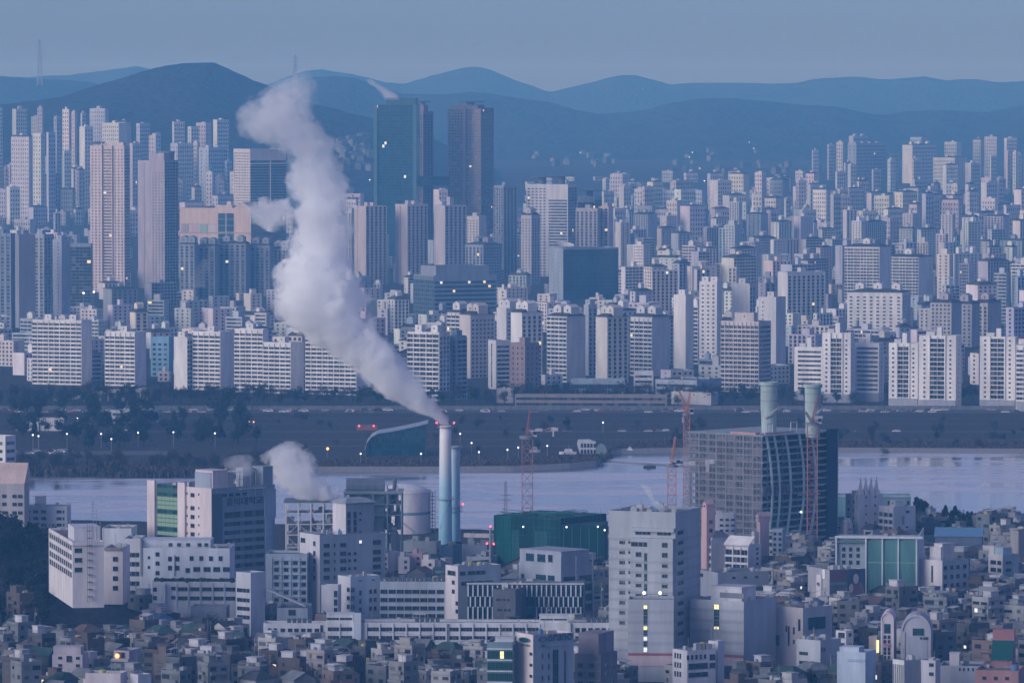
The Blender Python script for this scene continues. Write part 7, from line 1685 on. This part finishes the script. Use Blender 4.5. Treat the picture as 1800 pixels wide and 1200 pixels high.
for i in range(n):
    a,a2=math.pi*i/n,math.pi*(i+1)/n; P=lambda t,y:(W/2*math.cos(t),y,.5+W*.95*math.sin(t)**.7*1.0)
    g.quad(P(a,0),P(a2,0),P(a2,9),P(a,9)); g.tri((0,0,.5),P(a2,0),P(a,0)); g.tri((0,9,.5),P(a,9),P(a2,9))
g.build('shell','steel',root,(.20,.27,.32),smooth=False); g=MB(); g.box(-W/2,W/2,-.5,9.5,0,.5); g.build('pontoon','concrete',root,(.3,.3,.33))
p=ground(1107,791); root=empty('tent',p,0,'small white pointed tent on the shore behind the inlet','tent'); g=MB(); g.frustum(-2,2,-2,2,0,2.0,1.9,1.9); g.build('canopy','plaster',root,(.6,.62,.68))
for (px,py,c,lab) in ((954,686,(.6,.36,.18),'orange dome tent by the elevated wall'),(1099,691,(.6,.45,.12),'yellow dome tent below the low glass hall')):
    Y=3600; q=at_y(px,py,Y); root=empty('tent',(q.x,Y,0),0,lab,'tent'); g=MB(); g.lathe([(3.2,0),(3.2,q.z*.4),(2.2,q.z+.3),(.6,q.z+1.4)],14); g.build('canopy','plaster',root,c)
pa,pb=ground(1068,812,WATER),ground(1205,819,WATER); root=empty('pier',(0,0,WATER),0,'low floating footbridge across the mouth of the inlet','pier')
g=MB(); d=pb-pa; n=40
for i in range(n):
    a=pa+d*i/n; b_=pa+d*(i+1)/n; g.box(a.x,b_.x-.15,a.y-1.2,a.y+1.2,.1,.55)
g.build('deck','concrete',root,(.30,.30,.34),stuff=True); g=MB()
for e in (.9,1.5): g.bar((pa.x,pa.y-1.1,e),(pb.x,pb.y-1.1,e),.07)
for i in range(n+1): a=pa+d*i/n; g.bar((a.x,a.y-1.1,.5),(a.x,a.y-1.1,1.5),.09)
g.build('railing','steel',root,(.4,.4,.44),stuff=True)
p=ground(1142,821,WATER); root=empty('boat',p,0,'dark barge moored at the floating footbridge','boat'); g=MB(); hull(g,6.5,2.4,.9); g.build('hull','steel',root,(.10,.11,.14)); g=MB(); g.box(-1.6,.6,-.8,.8,.9,1.9); g.build('cabin','steel',root,(.16,.17,.2))
p=ground(645,757); root=empty('bus',p,0,'dark red vehicle with glowing lamps left of the curved glass hall','bus'); g=MB(); g.box(-6,6,-1.3,1.3,.4,3.4); g.box(-5.8,5.8,-1.32,-1.31,1.7,2.8); g.build('body','steel',root,(.25,.10,.10))
for x in (-4.5,4.0): g=MB(); g.ball((x,-1.5,3.0),.5,0,8,5); g.build('lamp','lamp_red',root)
for x in (-4,4): g=MB(); g.lathe([(.5,0),(.5,.3)],10,x,-1.0); g.build('wheel','steel',root,(.03,.03,.03))
# low things behind the highway
for (nm,lab,cat,xl,xc,xr,yt,yb,c,st) in (
 ('retaining_wall','long brownish elevated wall with pale band behind the highway trees','wall',905,1172,1176,694,716,(.27,.23,.23),'strip'),('station_building','grey boxy station block at the left end of the long wall','station',873,902,906,683,708,(.42,.40,.42),None),
 ('glass_hall','low long glass hall in front of the pinkish gable slab','hall',1003,1098,1104,666,694,(.34,.42,.50),'curtain'),('low_rise_building','white arched low block right of the low glass hall','low building',1114,1148,1152,652,694,(.60,.60,.63),'strip'),
 ('low_rise_building','wide dull block below the smooth white gable tower','low building',1152,1225,1268,668,702,(.34,.38,.45),'strip'),('low_rise_building','pale canopy roofed block left of the rosy balcony tower','low building',1180,1250,1262,690,712,(.50,.48,.50),None),
 ('pavilion','pale round roofed pavilion among the park trees','pavilion',196,255,280,722,745,(.40,.44,.50),'strip'),('low_rise_building','white flat hut among the park trees','low building',28,68,72,742,757,(.55,.54,.57),None),('low_rise_building','white boxy hut right of the flat one in the park','low building',70,112,116,735,757,(.58,.57,.60),None),
 ('low_rise_building','pale ramp house at the end of the elevated road','low building',243,256,260,682,702,(.55,.54,.56),None)):
    b=Bld(nm,lab,cat,xl,xc,xr,yt,yb,c,phi=.08 if xr-xc<8 else .5,dep=9,fh=3.4)
    b.face('L',st); b.clutter(4,2); b.end(glass='glass')
# pylons on the ridges
for (px,y0,y1,Y,lab) in ((70,70,150,12300,'faint lattice pylon on the misty ridge at the left'),(519,96,150,12600,'faint lattice pylon behind the top of the plume')):
    a,b_=at_y(px,y0,Y),at_y(px,y1,Y); root=empty('pylon',b_,0,lab,'pylon'); g=MB(); h=a.z-b_.z; lattice(g,11,h,h/9,1.2,w2=2)
    for q in (.62,.76,.9): g.bar((-9,0,h*q),(9,0,h*q),1.2)
    g.build('frame','steel',root,(.25,.25,.28))

# small houses climbing the feet of the hills
HN = [('white',(.66,.65,.67)),('rosy',(.62,.52,.52)),('cream',(.64,.58,.52)),('pale grey',(.52,.53,.56)),('slate',(.3,.32,.37))]
for (a,b_,c,d,k) in ((588,654,243,300,34),(880,1090,268,296,14),(1180,1340,268,306,16),(1340,1440,292,306,6),(420,560,262,300,8)):
    for i in range(k):
        px, py = rnd.uniform(a,b_), rnd.uniform(c,d); h_ = hill_hit(px, py)
        if not h_ or h_.y < 7000: continue
        nm, cc = rnd.choice(HN); w, dd, hh = rnd.uniform(8,17), rnd.uniform(8,13), rnd.uniform(5,11)
        cc = tuple(v*.3 for v in cc); root = empty('hillside_house', h_, rnd.uniform(.3,1.2), None, 'house', 'houses on the hill feet'); g = MB()
        g.box(-w/2,w/2,-dd/2,dd/2,-6,hh); g.build('wall','plaster',root,cc); g = MB(); g.frustum(-w/2-.6,w/2+.6,-dd/2-.6,dd/2+.6,hh,hh+2.6,w*.2,dd*.35); g.build('roof','roofing',root,(.10,.10,.12)); g = MB()
        for q in range(int(hh/3)):
            for e in range(int(w/3.2)): x0 = -w/2+.8+e*3.2; g.quad((x0,-dd/2-.05,q*3+1),(x0+1.7,-dd/2-.05,q*3+1),(x0+1.7,-dd/2-.05,q*3+2.4),(x0,-dd/2-.05,q*3+2.4))
        g.build('glazing','glass',root,stuff=True)
        PEND_T.append((root,px,py,nm+' hillside house','houses on the hill feet'))
# ------------------------------------------------------------------ houses of the near town
LAND2 = [('the university tower',375,980),('the winged white building',140,1000),('the wooded knoll',40,1030),('the orange balcony lamp',208,1152),('the rosy villa',118,1165),('the plain white end wall',440,1060),
 ('the school annexe',515,1115),('the long white school',800,1125),('the oval emblem building',945,1160),('the large tiled tower',1130,1000),('the tiled cube',1285,1110),('the rosy stone block',1410,1110),
 ('the tall narrow arch',1559,1130),('the wide grey arch',1610,1140),('the green mesh building',1545,990),('the portrait billboard',1505,1020),('the blocky grey building',1665,1015),('the bright white block',1750,1000),
 ('the blue shed',1690,955),('the red gabled wall',1760,1165),('the slim pink tower',1245,940),('the finned hall',920,1060),('the striped front block',1590,1195),('the rosy grey bottom block',185,1190)]
HC_ = [('brown brick',(.20,.13,.125)),('red brick',(.27,.155,.145)),('pale grey',(.44,.45,.50)),('white',(.60,.60,.63)),('slate grey',(.22,.25,.30)),('beige',(.44,.39,.37)),('rosy',(.46,.37,.39)),('blue grey',(.30,.35,.43)),('dark',(.11,.12,.15))]
RC_ = [('grey',(.20,.21,.23)),('green',(.05,.10,.095)),('dark',(.07,.075,.085)),('pale',(.38,.39,.42)),('brown',(.15,.10,.10)),('blue',(.12,.20,.30))]
def house(x, y, w, d, st, ang, kind, wts):
    z = base_z(x, y); fh = 2.9; H = st*fh+.9; phi = ang
    cph, sph = math.cos(phi), math.sin(phi)
    # footprint test with the hand placed buildings
    x0, x1, y1 = x-w*cph, x+d*sph, y+w*sph+d*cph
    if ((x+198)/48)**2+((y-2165)/112)**2 < 1: return None
    for (hl,hr,ht,hy,wx0,wx1,wy1) in FOOT:
        if hy-6 > 2620: continue
        if hy-1 < y1 and y < wy1+1 and wx0-1 < x1 and x0 < wx1+1: return None
    pl, pr_, pc = to_px(Vector((x0,y,z)))[0], to_px(Vector((x1,y,z)))[0], to_px(Vector((x,y,z)))
    yt = to_px(Vector((x,y,z+H)))[1]
    for (hl,hr,ht,hy,wx0,wx1,wy1) in FOOT:
        if hy > 2620 or y > hy or hr < pl+2 or hl > pr_-2: continue
        hb = to_px(Vector((0,hy,base_z((wx0+wx1)/2,hy))))[1]
        if yt < hb-min((hb-ht)*.34, 36): return None
    if y > 2450 and yt < 900: return None
    cn, cc = rnd.choices(HC_, weights=wts)[0]; rn, rc = rnd.choices(RC_, weights=(5,3,3,1.5,1.5,.5))[0]
    gm = sum(cc)/3; kk = rnd.uniform(.4,.82); cc = tuple((gm+(v-gm)*.45)*kk for v in cc)
    n0 = len(FOOT)
    b = Bld(('brick_villa' if 'brick' in cn else 'villa') if kind == 'villa' else kind, None, {'house':'house','villa':'villa','town_block':'low building'}[kind], pl, pc[0], pr_, yt, pc[1], cc, Y=y, z0=z, phi=phi, fh=fh, par=.9 if kind != 'house' else .05)
    del FOOT[n0:]
    feat = ''
    for sd, W in (('L', b.WL), ('R', b.WR)):
        n = max(1, int(W/3.3)); bw = W/n
        for j in range(st):
            for i in range(n):
                r_ = rnd.random()
                if r_ < .12: continue
                c = (i+.5)*bw; ww = rnd.choice((.8,1.5,1.8,2.2)) if r_ < .8 else bw*.8; hh = rnd.choice((1.0,1.3,1.4)); ww = min(ww, bw*.82)
                m = 1 if rnd.random() < .006 else (2 if rnd.random() < .005 else 0)
                b.fquad(b.glass, sd, c-ww/2, c+ww/2, j*fh+1.0, j*fh+1.0+hh, .05, m)
                b.fbox(b.trim, sd, c-ww/2-.1, c+ww/2+.1, j*fh+.86, j*fh+.96, .005, .22)
        if kind != 'house' and rnd.random() < .55:
            for j in range(1, st):
                a = rnd.uniform(0, W*.3); a2 = rnd.uniform(W*.6, W); b.fbox(b.balc, sd, a, a2, j*fh-.15, j*fh+.75, .3, 1.0); b.fbox(b.balc, sd, a, a2, j*fh-.25, j*fh-.1, .01, .95)
        if rnd.random() < .6: b.fbox(b.trim, sd, 0, W, b.H-b.par-.25, b.H-b.par-.05, .01, .35)
    if kind == 'house':
        g = MB()
        if rnd.random() < .5: g.frustum(-.6, b.WR+.6, -.6, b.WL+.6, b.H-.1, b.H+2.3, b.WR*.42, b.WL*.28)
        else:
            zt = b.H+2.4; o = .6
            if b.WL > b.WR:
                xm = b.WR/2; g.quad((-o,-o,b.H-.1),(-o,b.WL+o,b.H-.1),(xm,b.WL+o,zt),(xm,-o,zt)); g.quad((xm,-o,zt),(xm,b.WL+o,zt),(b.WR+o,b.WL+o,b.H-.1),(b.WR+o,-o,b.H-.1)); b.wall.tri((0,0,b.H),(b.WR,0,b.H),(xm,0,zt-.2)); b.wall.tri((0,b.WL,b.H),(xm,b.WL,zt-.2),(b.WR,b.WL,b.H))
            else:
                ym = b.WL/2; g.quad((-o,-o,b.H-.1),(-o,ym,zt),(b.WR+o,ym,zt),(b.WR+o,-o,b.H-.1)); g.quad((-o,ym,zt),(-o,b.WL+o,b.H-.1),(b.WR+o,b.WL+o,b.H-.1),(b.WR+o,ym,zt)); b.wall.tri((0,0,b.H),(0,ym,zt-.2),(0,b.WL,b.H)); b.wall.tri((b.WR,0,b.H),(b.WR,b.WL,b.H),(b.WR,ym,zt-.2))
        g.build('pitched_roof', 'roofing', b.root, rc if rn != 'pale' else (.14,.12,.12)); feat = f'{rn if rn != "pale" else "brown"} pitched roof'
    else:
        feat = f'{rn} roof'
        if rnd.random() < .75:
            g = MB(); ww, dd = min(b.WL*.6, rnd.uniform(2.6,5)), min(b.WR*.6, rnd.uniform(2.4,4.5)); x_ = rnd.uniform(.4, b.WR-dd-.3); y_ = rnd.uniform(.4, b.WL-ww-.3); h_ = rnd.uniform(2.2,3.2)
            g.box(x_, x_+dd, y_, y_+ww, b.H-b.par, b.H-b.par+h_); g.box(x_-.25, x_+dd+.25, y_-.25, y_+ww+.25, b.H-b.par+h_, b.H-b.par+h_+.2); g.box(x_-.04, x_-.005, y_+.5, y_+1.4, b.H-b.par+.2, b.H-b.par+2.0)
            g.build('roof_room', 'plaster', b.root, cc if rnd.random() < .6 else (.5,.5,.54)); pass
        if rnd.random() < .35:
            g = MB(); x_ = rnd.uniform(.3, b.WR*.4); y_ = rnd.uniform(.3, b.WL*.3); ww = b.WL*.55; dd = b.WR*.45; z_ = b.H-b.par
            g.quad((x_,y_,z_+2.3),(x_,y_+ww,z_+2.3),(x_+dd,y_+ww,z_+2.8),(x_+dd,y_,z_+2.8)); g.quad((x_,y_,z_+2.25),(x_+dd,y_,z_+2.75),(x_+dd,y_+ww,z_+2.75),(x_,y_+ww,z_+2.25))
            for (q,r_) in ((x_+.1,y_+.1),(x_+.1,y_+ww-.1),(x_+dd-.1,y_+.1),(x_+dd-.1,y_+ww-.1)): g.bar((q,r_,z_),(q,r_,z_+2.4),.1)
            g.build('canopy', 'steel', b.root, rnd.choice([(.45,.47,.5),(.16,.22,.3),(.3,.33,.36),(.62,.63,.66)]))
        b.clutter(rnd.randint(1,4), 1.8)
        if rnd.random() < .4: rails(b, 1.0, rnd.choice([(.35,.37,.42),(.5,.5,.55),(.2,.2,.24)]))
    b.end(roofc=rc)
    pend(b.root, (pl+pr_)/2, (yt+pc[1])/2, f"{cn} {'block' if kind == 'town_block' else kind}, {feat}", {'house':'houses of the near town','villa':'villas of the near town','town_block':'low blocks of the near town'}[kind])
    return b
def quarter(px0, px1, Y0, Y1, step, wts, kinds, st, skip=.06):
    Y = Y0; k = 0
    while Y < Y1:
        xa, xb = x_at(px0, Y), x_at(px1, Y); x = xa+rnd.uniform(0, step)
        while x < xb:
            if rnd.random() > skip:
                kd = rnd.choices(list(kinds), weights=list(kinds.values()))[0]
                s_ = rnd.randint(*st) if kd != 'house' else rnd.randint(1,2)
                if kd == 'town_block': s_ += rnd.randint(1,2)
                for t in range(3):
                    if house(x+rnd.uniform(-1.5,1.5), Y+rnd.uniform(-1.5,1.5), rnd.uniform(.52,.7)*step, rnd.uniform(.5,.68)*step, s_, rnd.uniform(.35,1.1), kd, wts): break
                    kd = 'house' if t else kd; s_ = max(1, s_-1)
            x += step*rnd.uniform(.92,1.12)
        Y += step*(.98 if k % 3 else 1.25); k += 1
DARKT = (5,3,2.2,1.2,4,1.6,1.6,2.5,2); PALET = (2,1.4,4.5,4,2.5,2.5,2,3.5,1.4)
quarter(-30, 610, 1845, 2235, 12.4, DARKT, {'villa':6,'house':2.5}, (2,4))
quarter(560, 1110, 1845, 2030, 12.8, DARKT, {'villa':6,'house':2,'town_block':1}, (2,3))
quarter(1340, 1830, 1845, 2545, 13.4, PALET, {'villa':5,'house':2.2,'town_block':2.2}, (2,4))
quarter(1180, 1380, 1845, 1990, 13.4, PALET, {'villa':5,'house':1}, (2,3))
quarter(620, 1090, 2200, 2420, 15.0, DARKT, {'villa':3,'house':3}, (1,2), .15)
pole_pts = []
for i in range(46):
    a_, b_ = rnd.choice(((-10,600),(560,1080),(1340,1810))); p = ground(rnd.uniform(a_, b_), rnd.uniform(1060 if a_ < 1000 else 1000, 1215))
    if not clear(p.x, p.y, 1): continue
    root = empty('utility_pole', p, rnd.uniform(0,3), None, 'utility pole', 'utility poles of the near town'); g = MB(); g.lathe([(.16,0),(.10,11)],8); g.build('pole','concrete',root,(.36,.36,.38)); g = MB()
    for q in (9.6,10.3): g.bar((-1.1,0,q),(1.1,0,q),.12)
    g.build('crossarm','steel',root,(.25,.25,.28)); g = MB(); g.lathe([(.28,8),(.28,9.1)],8,.5,0); g.build('transformer','steel',root,(.4,.41,.44)); pole_pts.append(Vector((p.x,p.y,10.2)))
    px, py = to_px(p); PEND_T.append((root,px,py-15,'grey utility pole','utility poles of the near town'))
done = set()
for i, a_ in enumerate(pole_pts):
    for j in sorted(range(len(pole_pts)), key=lambda j: (pole_pts[j]-a_).length)[1:3]:
        if (min(i,j),max(i,j)) in done or (pole_pts[j]-a_).length > 70: continue
        done.add((min(i,j),max(i,j))); b_ = pole_pts[j]; root = empty('overhead_cable', (a_+b_)/2, 0, None, 'cable', 'overhead cables of the near town'); g = MB(); m_ = (a_+b_)/2; pr_ = None
        for k in range(7):
            t = k/6; q = a_+(b_-a_)*t-m_; q.z -= 1.6*4*t*(1-t)*.5
            if pr_ is not None: g.bar(pr_, q, .07, n=3)
            pr_ = q
        g.build('cable','steel',root,(.05,.05,.06)); px, py = to_px(m_); PEND_T.append((root,px,py,'thin sagging overhead cable','overhead cables of the near town'))
PENDING.extend([t for t in PEND_T if t[2] > 835]); flush_labels(LAND2)
PENDING.extend([t for t in PEND_T if t[2] <= 835]); flush_labels(LAND)
